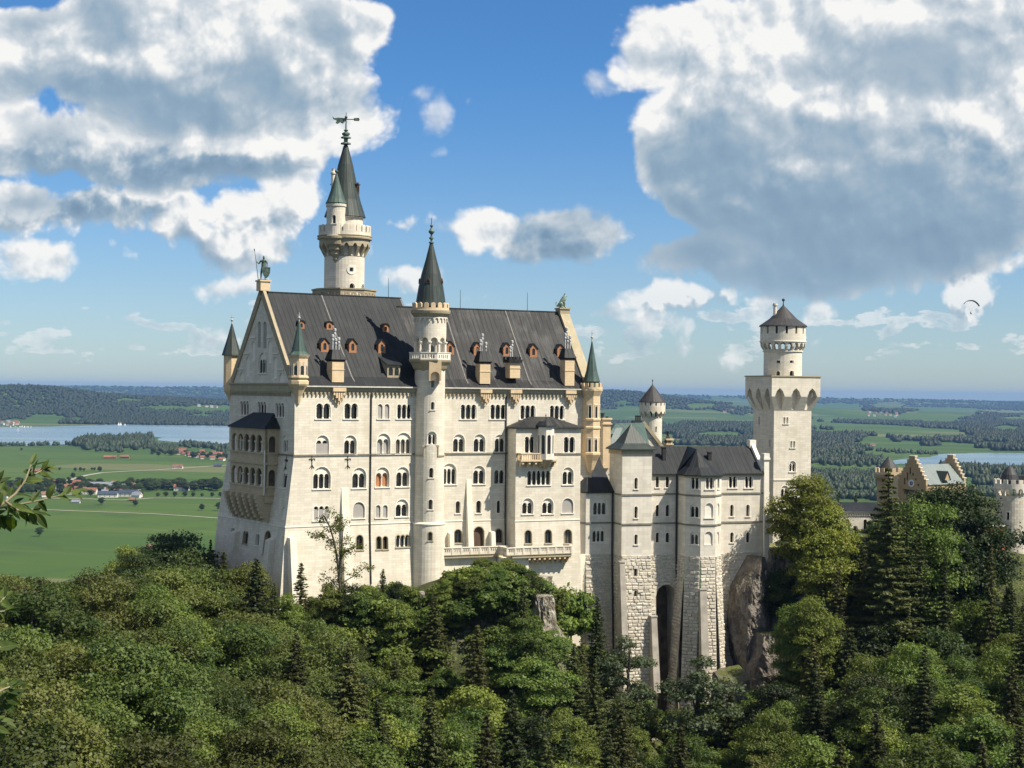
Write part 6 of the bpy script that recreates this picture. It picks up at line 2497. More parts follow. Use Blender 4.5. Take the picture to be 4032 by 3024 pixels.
sheet(mb, q, [(a, zb_), (b, zb_), (b, zt_), (a, zt_)], wr.holes)
mb.build('wall', M['redwall'], redh)
mb = MB()
mb.box(q, a - 0.5, a + 0.7, zb_, zt_ + 0.3, -0.2, 1.0)
mb.box(q, a, b, zt_, zt_ + 0.3, -0.25, 0.6)
mb.build('quoin', M['trim'], redh)
mb = MB()
q2_ = Plane(q(a - 0.5, 0, 0), R(8) - PI / 2)
mb.face([q2_(-5, zb_, 0), q2_(0, zb_, 0), q2_(0, zt_ - 3, 0), q2_(-5, zt_ - 4, 0)])
mb.build('side_wall', M['wallg'], redh)
mb = MB()
mb.box(q, a - 3, b + 2, zb_ - 4.5, zb_ + 0.3, -3.0, 0.0)
mb.build('platform', M['plinth'], redh)

# ================================================================== GROUND NEAR THE CASTLE
rng = np.random.default_rng(11)
CP = [  # (photo column, distance, ground height)
    (-900, 20, -42), (2000, 20, -52), (4900, 20, -52), (-900, 100, -36), (0, 100, -38), (1000, 100, -46), (2000, 100, -56), (3000, 100, -60), (4032, 100, -56), (4900, 100, -52),
    (-900, 150, -34), (0, 150, -36.5), (500, 150, -40), (1000, 150, -47), (1500, 150, -55), (2000, 150, -63), (2500, 150, -70), (3200, 150, -68), (4032, 150, -62), (4900, 150, -56),
    (-900, 200, -32), (0, 200, -34.5), (500, 200, -38), (1000, 200, -46), (1400, 200, -50), (1800, 200, -54), (2200, 200, -58), (2600, 200, -64), (3000, 200, -64), (3500, 200, -58), (4032, 200, -52), (4900, 200, -46),
    (700, 240, -41), (1000, 232, -43), (1300, 240, -44), (1600, 243, -43), (1850, 243, -41), (2050, 245, -41), (2200, 250, -43), (2400, 255, -48), (2600, 258, -58), (2800, 256, -60), (2950, 262, -56),
    (1180, 251, -35), (1400, 254, -33.5), (1400, 262, -34), (1550, 262, -33.5), (1680, 266, -32.5), (1680, 258, -30.2), (1850, 256, -29), (2050, 257, -29), (2160, 262, -36), (2260, 268, -42), (1300, 275, -31), (2000, 285, -31), (2500, 305, -44), (2700, 312, -42), (2420, 276, -55), (2560, 279, -58), (2700, 279, -59), (2850, 280, -56), (2960, 283, -50), (2000, 205, -56),
    (3060, 262, -50), (3200, 250, -54), (3500, 246, -52), (3500, 260, -47), (4032, 250, -57), (3250, 272, -46), (3500, 274, -44), (3750, 275, -46), (4032, 280, -46), (3060, 284, -27), (3100, 300, -26), (3300, 294, -30), (3500, 296, -30), (3700, 300, -31), (4032, 303, -32),
    (3300, 330, -28), (3700, 350, -28), (4100, 330, -31), (3600, 400, -28), (4200, 400, -30), (4900, 300, -36),
    (900, 270, -38), (900, 300, -48), (700, 290, -50), (300, 260, -44), (-200, 250, -44), (-900, 280, -55), (300, 320, -80), (-500, 340, -90),
    (1300, 330, -55), (2000, 345, -55), (2700, 360, -55), (3300, 430, -60), (4000, 470, -60), (600, 380, -110), (1500, 420, -115), (2500, 460, -115), (3500, 560, -120), (4400, 560, -110), (-600, 450, -140),
]
cx_ = np.array([atx(p[0], p[1], p[2]) for p in CP])[:, :]
Pxy = cx_[:, :2] / 100.0
Zc = cx_[:, 2]


def tps_k(a, b):
    d2 = ((a[:, None, :] - b[None, :, :]) ** 2).sum(-1)
    return np.where(d2 > 1e-12, 0.5 * d2 * np.log(np.maximum(d2, 1e-12)), 0)


nC = len(Zc)
Kc = tps_k(Pxy, Pxy) + np.eye(nC) * 0.002
A_ = np.zeros((nC + 3, nC + 3))
A_[:nC, :nC] = Kc
A_[:nC, nC] = 1
A_[:nC, nC + 1:] = Pxy
A_[nC, :nC] = 1
A_[nC + 1:, :nC] = Pxy.T
sol = np.linalg.solve(A_, np.concatenate([Zc, np.zeros(3)]))


def vnoise(x, y, seed=0):
    """smooth value noise, numpy"""
    xi, yi = np.floor(x).astype(np.int64), np.floor(y).astype(np.int64)
    xf, yf = x - xi, y - yi
    u, v = xf * xf * (3 - 2 * xf), yf * yf * (3 - 2 * yf)

    def h(a, b):
        n = (a * 374761393 + b * 668265263 + seed * 974711) & 0x7fffffff
        n = ((n ^ (n >> 13)) * 1274126177) & 0x7fffffff
        return ((n ^ (n >> 16)) & 0xffff) / 65535.0
    return (h(xi, yi) * (1 - u) + h(xi + 1, yi) * u) * (1 - v) + (h(xi, yi + 1) * (1 - u) + h(xi + 1, yi + 1) * u) * v


def fbm(x, y, n=4, seed=0):
    s, a, t = 0, 1.0, 0
    for k in range(n):
        s = s + a * vnoise(x * 2 ** k, y * 2 ** k, seed + k)
        t += a
        a *= 0.5
    return s / t


def hill_z(X, Y):
    X, Y = np.atleast_1d(np.asarray(X, float)), np.atleast_1d(np.asarray(Y, float))
    q = np.stack([X, Y], -1) / 100.0
    out = np.empty(len(q))
    for i in range(0, len(q), 20000):
        k = tps_k(q[i:i + 20000], Pxy)
        out[i:i + 20000] = k @ sol[:nC] + sol[nC] + q[i:i + 20000] @ sol[nC + 1:]
    out += (fbm(X / 9, Y / 9, 4, 3) - 0.5) * 2.2
    f = np.clip((Y - 380 - 0.0 * X) / 420, 0, 1)
    f = f * f * (3 - 2 * f)
    out = np.where(Y > 380, out * (1 - f) + f * -186, out)
    return np.clip(out, -186, 10)


def grid_mesh(name, X, Y, Z, mat, kind, label, cat, smooth=True):
    ny, nx = X.shape
    v = np.stack([X, Y, Z], -1).reshape(-1, 3)
    idx = np.arange(nx * ny).reshape(ny, nx)
    f = np.stack([idx[:-1, :-1], idx[:-1, 1:], idx[1:, 1:], idx[1:, :-1]], -1).reshape(-1, 4)
    me = bpy.data.meshes.new(name)
    me.vertices.add(len(v))
    me.vertices.foreach_set('co', v.ravel())
    me.loops.add(len(f) * 4)
    me.loops.foreach_set('vertex_index', f.ravel())
    me.polygons.add(len(f))
    me.polygons.foreach_set('loop_start', np.arange(len(f)) * 4)
    me.polygons.foreach_set('use_smooth', np.ones(len(f), bool) if smooth else np.zeros(len(f), bool))
    me.update(calc_edges=True)
    me.materials.append(mat)
    o = bpy.data.objects.new(name, me)
    link(o)
    return tag(o, label, cat, None, kind)


# hillside material: forest floor, grass, pale rock where it is steep
m, T = new_mat('forest_floor')
geo = T.n('ShaderNodeNewGeometry')
n1 = T.noise(geo.outputs['Position'], 0.25, 6, 0.65)
n2 = T.noise(geo.outputs['Position'], 1.6, 4, 0.6)
sp = T.n('ShaderNodeSeparateXYZ', i={0: geo.outputs['Normal']})
steep = T.ss(T.m('ADD', sp.outputs[2], T.m('MULTIPLY', T.m('SUBTRACT', n2, 0.5), 0.5)), 0.70, 0.52)
c = T.mix(T.ss(n1, 0.4, 0.62), (0.030, 0.036, 0.012), (0.075, 0.088, 0.026))
c = T.mix(T.m('MULTIPLY', T.ss(n2, 0.55, 0.72), 0.5), c, (0.12, 0.105, 0.075))
c = T.mix(steep, c, (0.30, 0.28, 0.24))
finish(T, c, 0.95, n2, 0.8, 0.6)
M['floor'] = m
us = np.linspace(-1400, 5400, 300)
Ys = np.concatenate([np.linspace(15, 220, 70), np.linspace(223, 400, 110), np.geomspace(405, 1100, 50)])
U, YY = np.meshgrid(us, Ys)
XX = (U - 2016) / 6400 * YY
ZZ = hill_z(XX.ravel(), YY.ravel()).reshape(XX.shape)
grid_mesh('hillside', XX, YY, ZZ, M['floor'], 'structure', 'steep wooded hillside of the gorge below the castle', 'hill')

# ================================================================== VALLEY, HILLS, LAKES
ZV = -180.0


def g2(X, Y, cx, cy, rx, ry, h):
    return h * np.exp(-((X - cx) / rx) ** 2 - ((Y - cy) / ry) ** 2)


def ux(px, Y):
    return (px - 2016) / 6400 * Y


def valley_z(X, Y):
    X, Y = np.asarray(X, float), np.asarray(Y, float)
    z = np.full(X.shape, ZV)
    left_ = X < ux(1500, Y)
    far = np.clip((Y - np.where(left_, 8200, 5600)) / 3000, 0, 1)
    z = z + far * (fbm(X / 1500, Y / 1900, 4, 21) - 0.42) * 58
    # left wooded range behind the lake
    for (px, Yc, rx, ry, h) in ((-150, 10500, 800, 1300, 110), (60, 10300, 350, 1100, 48), (330, 10800, 500, 1100, 60), (620, 10600, 600, 1200, 45), (850, 11000, 500, 1200, 25), (1100, 11500, 900, 1500, 40),
                                (2360, 15500, 600, 2200, 150), (2500, 15000, 500, 1800, 35), (2700, 15500, 700, 1800, 55), (3000, 13500, 1500, 1500, 55), (3600, 14000, 1500, 1500, 35)):
        z = z + g2(X, Y, ux(px, Yc), Yc, rx, ry, h)
    fr = np.clip((Y - 19000) / 7000, 0, 1)
    ridge = 105 + 85 * fbm(X / 3500, Y / 6000, 4, 5) + g2(X, Y, ux(500, 27000), 27000, 4500, 4000, 75) + g2(X, Y, ux(2900, 27000), 27000, 4000, 4000, 35) + g2(X, Y, ux(2350, 27000), 27000, 1500, 4000, 40)
    z = z + fr * ridge
    # earth's own curvature
    z = z - Y ** 2 / (2 * 7.4e6)
    z = np.where((Y < 5600) | ((Y < 8000) & left_), ZV - Y ** 2 / (2 * 7.4e6), z)
    return z


m, T = new_mat('valley_meadow')
geo = T.n('ShaderNodeNewGeometry')
p = geo.outputs['Position']
rot = T.n('ShaderNodeMapping', i={'Vector': p, 'Rotation': (0, 0, 0.25), 'Scale': (1, 1, 1)})
fld = T.n('ShaderNodeTexVoronoi', i={'Vector': T.n('ShaderNodeVectorMath', operation='MULTIPLY', i={0: rot, 1: (0.0016, 0.0038, 0.0)}), 'Scale': 1.0, 'Randomness': 0.8}, distance='CHEBYCHEV', voronoi_dimensions='2D')
st = T.n('ShaderNodeVectorMath', operation='MULTIPLY', i={0: rot, 1: (0.0014, 0.020, 0.0)})
n1 = T.noise(st, 1.0, 4, 0.6)
n2 = T.noise(p, 0.012, 5, 0.6)
fv = T.n('ShaderNodeSeparateColor', i={0: fld.outputs['Color']})
c = T.mix(fv.outputs[0], (0.031, 0.074, 0.008), (0.058, 0.103, 0.011))
c = T.mix(T.m('MULTIPLY', T.ss(n1, 0.52, 0.72), 0.75), c, (0.105, 0.122, 0.030))
c = T.mix(T.m('MULTIPLY', T.ss(n2, 0.5, 0.75), 0.5), c, (0.024, 0.052, 0.010))
c = T.mix(T.m('MULTIPLY', T.ss(fv.outputs[1], 0.90, 0.93), 0.5), c, (0.17, 0.155, 0.075))
finish(T, c, 0.9)
M['meadow'] = m
us = np.linspace(-3200, 7200, 420)
Ys = np.concatenate([np.geomspace(560, 5500, 60), np.geomspace(5600, 30000, 330), np.geomspace(30500, 43000, 20)])
U, YY = np.meshgrid(us, Ys)
XX = (U - 2016) / 6400 * YY
grid_mesh('valley_ground', XX, YY, valley_z(XX, YY), M['meadow'], 'structure', 'broad green valley floor of meadows running to far blue hills', 'ground')


def vz(X, Y):
    return float(valley_z(np.array([X]), np.array([Y]))[0])


def vpt(x, y):
    """point of the flat valley seen at photo pixel"""
    d = ray(x, y)
    z = ZV
    for _ in range(6):
        t = z / d.z
        Y = d.y * t
        z = ZV - Y ** 2 / (2 * 7.4e6)
    q = d * t
    return Vector((q.x, q.y, z))


# lakes
m, T = new_mat('lake_water')
geo = T.n('ShaderNodeNewGeometry')
w1_ = T.noise(geo.outputs['Position'], 0.02, 4, 0.6)
w2_ = T.noise(T.n('ShaderNodeVectorMath', operation='MULTIPLY', i={0: geo.outputs['Position'], 1: (0.0006, 0.004, 0)}), 1.0, 3, 0.6)
c = T.mix(T.ss(w2_, 0.45, 0.6), (0.10, 0.17, 0.21), (0.17, 0.25, 0.29))
finish(T, c, 0.22, w1_, 0.3, 1.0, spec=0.5)
M['water'] = m


def flat_poly(name, pts, mat, lift, kind, label, cat, soft=True):
    v = [vpt(*p_) for p_ in pts]
    if soft:                                                        # uneven shore line
        out = []
        for i in range(len(v)):
            a, b = v[i], v[(i + 1) % len(v)]
            n = max(2, int((b - a).length / 70))
            n = min(n, 40)
            for k in range(n):
                q = a.lerp(b, k / n)
                s_ = min(38.0, (b - a).length / 12)
                q = q + Vector(((float(vnoise(np.array([q.x / 130]), np.array([q.y / 130]), 3)[0]) - .5) * s_ * 2, (float(vnoise(np.array([q.x / 110]), np.array([q.y / 110]), 9)[0]) - .5) * s_ * 2, 0))
                out.append(q)
        v = out
    from mathutils.geometry import tessellate_polygon
    tri = tessellate_polygon([[Vector((q.x, q.y, 0)) for q in v]])
    mb = MB()
    for t_ in tri:
        mb.face([Vector((v[i].x, v[i].y, v[i].z + lift)) for i in t_])
    o = mb.build(name, mat)
    return tag(o, label, cat, None, kind)


flat_poly('lake', [(-400, 1762), (60, 1757), (300, 1748), (420, 1726), (600, 1722), (700, 1745), (830, 1757), (930, 1772), (1500, 1790), (1500, 1662), (1000, 1660), (880, 1662), (600, 1670), (420, 1672), (300, 1678), (100, 1682), (-400, 1680)], M['water'], 0.8, 'structure', 'wide pale blue lake in the valley on the left', 'lake')
flat_poly('lake', [(3440, 1838), (3530, 1826), (3640, 1838), (3800, 1850), (3940, 1868), (4500, 1880), (4500, 1800), (4032, 1785), (3850, 1784), (3700, 1790), (3600, 1803), (3500, 1822)], M['water'], 0.8, 'structure', 'smaller blue lake beyond the gatehouse on the right', 'lake')

# country roads as pale ribbons
M['road'] = mat_plain('pale_gravel_road', (0.34, 0.33, 0.27), 0.9, 0.15, 0.02)


def ribbon(pts, w, label):
    v = [vpt(*p_) for p_ in pts]
    w3 = []
    for i in range(len(v)):
        d = (v[min(i + 1, len(v) - 1)] - v[max(i - 1, 0)])
        d.z = 0
        d.normalize()
        n = Vector((-d.y, d.x, 0))
        w3.append((v[i] + n * w / 2, v[i] - n * w / 2))
    mb = MB()
    for (a, b), (c_, d_) in zip(w3[:-1], w3[1:]):
        mb.face([p_ + Vector((0, 0, 0.5)) for p_ in (a, b, d_, c_)])
    tag(mb.build('road', M['road']), label, 'road', None, 'structure')


ribbon([(100, 2004), (300, 2013), (600, 2024), (760, 2034), (880, 2043), (1100, 2052)], 6, 'straight pale field road crossing the meadows left of the palace')
ribbon([(150, 1915), (220, 1902), (280, 1889), (340, 1872), (400, 1862), (520, 1855), (620, 1851), (700, 1845), (800, 1838), (900, 1832)], 11, 'curving pale road between the village and the lake')
ribbon([(180, 1962), (330, 1965), (480, 1970), (600, 1962), (760, 1962), (900, 1964)], 9, 'village street along the near edge of the houses')

# ------------------------------------------------------------------ far trees
def blob_cloud(pts, name, label, group_kind, seed=1, hmul=1.0, conifer=0.35):
    """many small leafy lumps, one object: pts array (x, y, z, width, height)"""
    r = np.random.default_rng(seed)
    n = len(pts)
    ring = 6
    lv = np.array([0.0, 0.35, 0.72, 1.0])
    rr = np.array([[0.30, 0.50, 0.36, 0.05], [0.36, 0.40, 0.20, 0.02]])
    con = (r.random(n) < conifer).astype(int)
    prof = rr[con]
    ang = np.arange(ring) / ring * 2 * np.pi
    off = r.random((n, 1, 1)) * 6.28
    jit = r.uniform(0.72, 1.25, (n, 4, ring))
    A = ang[None, None, :] + off
    rad = prof[:, :, None] * jit * pts[:, 3][:, None, None]
    hh = pts[:, 4] * np.where(con == 1, 1.15, 1.0)
    zz = lv[None, :, None] * hh[:, None, None] * r.uniform(0.9, 1.1, (n, 4, ring))
    X = pts[:, 0][:, None, None] + rad * np.cos(A)
    Y = pts[:, 1][:, None, None] + rad * np.sin(A)
    Z = pts[:, 2][:, None, None] + zz
    v = np.stack([X, Y, Z], -1).reshape(-1, 3)
    k = np.arange(ring)
    f = []
    for l in range(3):
        f.append(np.stack([l * ring + k, l * ring + (k + 1) % ring, (l + 1) * ring + (k + 1) % ring, (l + 1) * ring + k], -1))
    f = np.concatenate(f)
    F_ = (f[None] + (np.arange(n) * 4 * ring)[:, None, None]).reshape(-1, 4)
    me = bpy.data.meshes.new(name)
    me.vertices.add(len(v))
    me.vertices.foreach_set('co', v.astype(np.float32).ravel())
    me.loops.add(len(F_) * 4)
    me.loops.foreach_set('vertex_index', F_.ravel().astype(np.int32))
    me.polygons.add(len(F_))
    me.polygons.foreach_set('loop_start', (np.arange(len(F_)) * 4).astype(np.int32))
    me.update(calc_edges=True)
    me.materials.append(M['farleaf'])
    o = bpy.data.objects.new(name, me)
    link(o)
    return tag(o, label, 'forest', None, 'stuff')


def projv(X, Y, Z):
    q = np.stack([X, Y, Z], -1) @ np.array(CAMR)
    return PW / 2 + q[:, 0] / -q[:, 2] * F, PH / 2 - q[:, 1] / -q[:, 2] * F


MEADOW = [(510, 1579, 60, 9), (820, 1612, 110, 16), (640, 1608, 110, 10), (180, 1652, 90, 20), (300, 1655, 30, 12), (790, 1640, 70, 8), (60, 1665, 60, 16),
          (2860, 1652, 130, 13), (2760, 1600, 60, 12), (2950, 1598, 90, 9), (2830, 1715, 110, 16), (2700, 1770, 320, 16), (2640, 1665, 45, 14),
          (3290, 1612, 120, 26), (3500, 1600, 60, 16), (3700, 1632, 150, 18), (3450, 1738, 70, 22), (3250, 1650, 60, 8), (3960, 1690, 60, 14), (3560, 1768, 120, 12), (3900, 1747, 60, 8),
          (3300, 1795, 130, 11), (3300, 1866, 140, 12), (3700, 1660, 80, 10), (3400, 1630, 60, 12), (4000, 1650, 60, 8), (3750, 1760, 100, 8), (2600, 1720, 60, 12)]
N = 150000
px = rng.uniform(-500, 4600, N)
Yd = np.exp(rng.uniform(np.log(4300), np.log(26000), N))
X = ux(px, Yd)
Z = valley_z(X, Yd)
sx_, sy_ = projv(X, Yd, Z)
nz = fbm(X / 900, Yd / 1500, 4, 77)
keep = nz > 0.47
left = px < 1500
keep |= left & (Yd > 7900) & (nz > 0.22)
keep |= (~left) & (Yd > 12500) & (px < 2800) & (nz > 0.30)
keep &= ~(left & (Yd < 7900))
keep &= ~((px > 3250) & (Yd < 5450) & (sy_ > 1775) & (sy_ < 1885))
keep &= ~((~left) & (Yd < 5000) & (nz < 0.52))
for (mx, my, rx, ry) in MEADOW:
    keep &= ((sx_ - mx) / rx) ** 2 + ((sy_ - my) / ry) ** 2 > 1 + 0.5 * (vnoise(sx_ / 14, sy_ / 5, 2) - 0.5)
far_thin = rng.random(N) < np.clip(1.3 - Yd / 30000, 0.3, 1)
keep &= far_thin
wd = 14 + Yd / 700
pts = np.stack([X, Yd, Z - 1, wd * rng.uniform(0.8, 1.3, N), rng.uniform(14, 24, N)], -1)[keep]
blob_cloud(pts, 'distant_forest', 'dark woods covering the far hills beyond the lakes', 'stuff', 2)
# hedgerows, shore woods and tree belts of the plain
belts = [  # (x0, y0, x1, y1, thickness in px, count, width, height, clearance)
    (-200, 1760, 290, 1752, 2, 60, 13, 13), (290, 1750, 560, 1748, 10, 500, 15, 20), (330, 1752, 600, 1744, 20, 900, 19, 22), (560, 1760, 700, 1768, 10, 120, 13, 14), (380, 1770, 480, 1776, 8, 60, 12, 12), (600, 1775, 700, 1782, 6, 60, 13, 14),
    (700, 1752, 900, 1768, 8, 110, 14, 16), (860, 1780, 980, 1805, 12, 60, 15, 18),
    (2600, 1810, 3100, 1830, 18, 500, 14, 18), (3195, 1812, 3480, 1822, 18, 550, 14, 17), (3195, 1790, 3400, 1780, 12, 350, 15, 18), (3195, 1885, 3480, 1900, 26, 650, 13, 17), (3195, 1928, 3440, 1920, 8, 200, 12, 14),
    (3700, 1858, 4100, 1884, 14, 600, 15, 22), (3840, 1900, 4100, 1915, 12, 300, 14, 18), (3740, 1945, 3950, 1950, 10, 150, 13, 15), (3195, 1960, 3500, 1962, 8, 130, 12, 14),
    (3450, 1777, 3700, 1790, 4, 60, 12, 12), (2320, 1850, 2400, 1850, 10, 30, 12, 14),
]
P_ = []
for (x0, y0, x1, y1, th, n, w_, h_) in belts:
    for _ in range(n):
        f = rng.random()
        xx, yy_ = x0 + (x1 - x0) * f, y0 + (y1 - y0) * f + rng.normal() * th * 0.4
        q = vpt(xx, yy_)
        P_.append((q.x, q.y, q.z - 0.5, w_ * rng.uniform(0.7, 1.3), h_ * rng.uniform(0.65, 1.15)))
blob_cloud(np.array(P_), 'shore_woods', 'belts of dark trees along the lake shores and fields', 'stuff', 4, conifer=0.25)

# ================================================================== TREES
def quads_mesh(name, V, mats, mi=None, smooth=False):
    n = len(V) // 4
    me = bpy.data.meshes.new(name)
    me.vertices.add(len(V))
    me.vertices.foreach_set('co', V.astype(np.float32).ravel())
    me.loops.add(n * 4)
    me.loops.foreach_set('vertex_index', np.arange(n * 4, dtype=np.int32))
    me.polygons.add(n)
    me.polygons.foreach_set('loop_start', (np.arange(n) * 4).astype(np.int32))
    me.update(calc_edges=True)
    for m in mats:
        me.materials.append(m)
    if mi is not None:
        me.polygons.foreach_set('material_index', mi.astype(np.int32))
    return me


def leaf_quads(C, Nrm, size, r, aspect=0.62, curl=0.0):
    """diamond leaves at centres C facing Nrm"""
    n = len(C)
    Nrm = Nrm / np.linalg.norm(Nrm, axis=1, keepdims=True)
    t = r.normal(size=(n, 3))
    t -= (t * Nrm).sum(1, keepdims=True) * Nrm
    t /= np.linalg.norm(t, axis=1, keepdims=True) + 1e-9
    b = np.cross(Nrm, t)
    s = (size * r.uniform(0.6, 1.35, n))[:, None]
    V = np.stack([C - t * s * 0.5, C - b * s * 0.5 * aspect, C + t * s * 0.5 - Nrm * s * 0.12, C + b * s * 0.5 * aspect], 1)
    return V.reshape(-1, 3)


def broadleaf(seed, Rx=4.2, H=10.0, nc=26, nl=11000, ls=0.30, mat='leafA', base=0.16, top=1.0, spread=1.0, open_=0.0):
    """crown of leaf clumps, foot at z=0"""
    r = np.random.default_rng(seed)
    cl = []
    tries = 0
    while len(cl) < nc and tries < 4000:
        tries += 1
        v = r.normal(size=3)
        v /= np.linalg.norm(v)
        k = r.uniform(0.35, 0.92)
        z = (0.56 + 0.44 * v[2] * k) * H
        if z < base * H:
            continue
        prof = 1.0 - max(0, (z / H - 0.55)) * 0.75
        x, y = v[0] * k * Rx * prof, v[1] * k * Rx * prof
        rc = r.uniform(0.20, 0.40) * Rx * (1.15 - 0.35 * z / H)
        if any((x - a) ** 2 + (y - b) ** 2 + (z - c) ** 2 < (0.55 * (rc + d)) ** 2 for a, b, c, d in cl):
            continue
        cl.append((x, y, z, rc))
    cl = np.array(cl)
    w = cl[:, 3] ** 2
    w /= w.sum()
    k = r.choice(len(cl), nl, p=w)
    d = r.normal(size=(nl, 3))
    d[:, 2] = np.abs(d[:, 2]) * 0.75 - 0.22
    d /= np.linalg.norm(d, axis=1, keepdims=True)
    # lumpy surface: sprays
    lump = 1.0 + 0.28 * np.sin(d[:, 0] * 9 + k * 1.7) * np.sin(d[:, 1] * 8 + k) + 0.15 * r.normal(size=nl)
    rad = cl[k, 3] * lump * (0.72 + 0.3 * r.random(nl) ** 0.5)
    C = cl[k, :3] + d * rad[:, None] * np.array([1.12, 1.12, 0.80])
    Nrm = d * 0.7 + r.normal(size=(nl, 3)) * 0.55 + np.array([0, 0, 0.55])
    V = leaf_quads(C, Nrm, np.full(nl, ls), r)
    crown = quads_mesh('crown', V, [M[mat]])
    mb = MB()
    mb.tube([(0, 0, -1.5), (0, 0, H * 0.2), (0.1, 0.1, H * 0.55), (0.0, 0.1, H * 0.85)], [0.032 * H, 0.026 * H, 0.014 * H, 0.004 * H], 7)
    for q in cl[r.permutation(len(cl))[:9]]:
        z0 = max(0.2 * H, q[2] - 0.55 * abs(q[0]) - 0.55 * abs(q[1]) - 0.5)
        mb.tube([(0, 0, min(z0, H * 0.6)), (q[0] * 0.5, q[1] * 0.5, (z0 + q[2]) / 2), (q[0], q[1], q[2])], [0.011 * H, 0.007 * H, 0.002 * H], 5)
    return crown, mb


def spruce(seed, H=16.0, Rb=2.9, nl=9000, mat='needle', ls=0.42, sparse=1.0, droop=0.35, bottom=0.06):
    r = np.random.default_rng(seed)
    C, N_ = [], []
    z = H * bottom
    nb_tot = 0
    br = []
    while z < H * 0.985:
        f = 1 - z / H
        L = Rb * (f ** 0.85) * r.uniform(0.78, 1.12) + 0.12
        nb = max(4, int(9 * (0.5 + f)))
        a0 = r.random() * 6.28
        for k in range(nb):
            if r.random() > sparse:
                continue
            br.append((z + r.uniform(-.15, .15), a0 + k * 2 * np.pi / nb + r.uniform(-.25, .25), L * r.uniform(0.72, 1.12)))
        z += H * 0.030 * (0.75 + 0.5 * f)
    w = np.array([b[2] for b in br]) + 0.15
    w /= w.sum()
    k = r.choice(len(br), nl, p=w)
    B = np.array(br)[k]
    t = r.random(nl) ** 0.75
    side = r.normal(size=nl) * 0.17 * B[:, 2] * (1.05 - t) + r.normal(size=nl) * 0.05
    rr = t * B[:, 2]
    ca, sa = np.cos(B[:, 1]), np.sin(B[:, 1])
    zz = B[:, 0] - droop * rr * (1 - 0.35 * t) + 0.10 * rr * t * t - np.abs(side) * 0.45 + r.normal(size=nl) * 0.05
    P = np.stack([ca * rr - sa * side, sa * rr + ca * side, zz], -1)
    Nn = np.stack([ca * 0.35, sa * 0.35, np.ones(nl)], -1) + r.normal(size=(nl, 3)) * 0.45
    V = leaf_quads(P, Nn, np.full(nl, ls), r, 0.45)
    crown = quads_mesh('crown', V, [M[mat]])
    mb = MB()
    mb.tube([(0, 0, -1.5), (0, 0, H * 0.4), (0, 0, H * 0.99)], [0.017 * H, 0.011 * H, 0.002 * H], 6)
    for b in br[::3]:
        mb.tube([(0, 0, b[0]), (math.cos(b[1]) * b[2] * 0.8, math.sin(b[1]) * b[2] * 0.8, b[0] - droop * b[2] * 0.75)], [0.05, 0.015], 3)
    return crown, mb


PROTO = {}


def proto(key, cr):
    crown, mb = cr
    tmp = mb.build('trunk', M['bark'])
    tme = tmp.data
    bpy.data.objects.remove(tmp)
    PROTO[key] = (crown, tme)


for i in range(5):
    proto(('beech', i), broadleaf(100 + i, 4.4, 10.5, 34, 26000, 0.245, 'leafA'))
for i in range(4):
    proto(('maple', i), broadleaf(200 + i, 3.9, 10.0, 26, 17000, 0.29, 'leafB'))
for i in range(3):
    proto(('dark', i), broadleaf(300 + i, 4.0, 9.5, 26, 14000, 0.29, 'leafC'))
for i in range(4):
    proto(('spruce', i), spruce(400 + i, 15.0, 3.9, 20000, ls=0.36))
proto(('slim', 0), spruce(450, 12.0, 1.75, 6000, ls=0.32, sparse=0.8))
proto(('slim', 1), spruce(451, 12.0, 1.9, 6500, ls=0.32, sparse=0.85))
proto(('bigspruce', 0), spruce(460, 30.0, 6.2, 46000, ls=0.46, bottom=0.03))
proto(('bigspruce', 1), spruce(461, 30.0, 5.6, 42000, ls=0.46, sparse=0.92, bottom=0.03))
proto(('bigmaple', 0), broadleaf(530, 6.2, 19.0, 60, 40000, 0.34, 'leafB', base=0.08))
proto(('bigmaple', 1), broadleaf(531, 5.6, 19.0, 60, 38000, 0.34, 'leafB', base=0.08))
proto(('bigdark', 0), broadleaf(532, 6.2, 18.0, 60, 38000, 0.34, 'leafC', base=0.08))
proto(('linden', 0), broadleaf(503, 4.3, 13.5, 60, 34000, 0.27, 'leafD', base=0.05))
proto(('willow', 0), broadleaf(520, 3.2, 12.0, 22, 9000, 0.27, 'leafE', base=0.06))
for i in range(3):
    proto(('shrub', i), broadleaf(600 + i, 1.9, 2.4, 13, 3800, 0.24, 'leafB', base=0.05))


def tree(kind, i, loc, h, w, label, group, name, rz=None):
    crown, trunk = PROTO[(kind, i)]
    H0 = {'beech': 10.5, 'maple': 10.0, 'dark': 9.5, 'spruce': 15.0, 'slim': 12.0, 'linden': 13.5, 'willow': 12.0, 'shrub': 2.4, 'bigspruce': 30.0, 'bigmaple': 19.0, 'bigdark': 18.0}[kind]
    t = thing(name, label, 'shrub' if kind == 'shrub' else 'tree', loc, group, rz if rz is not None else random.uniform(0, 6.28))
    s = h / H0
    t.scale = (s * w, s * w, s)
    for nm, me in (('crown', crown), ('trunk', trunk)):
        o = bpy.data.objects.new(nm, me)
        link(o)
        o.parent = t
    return t


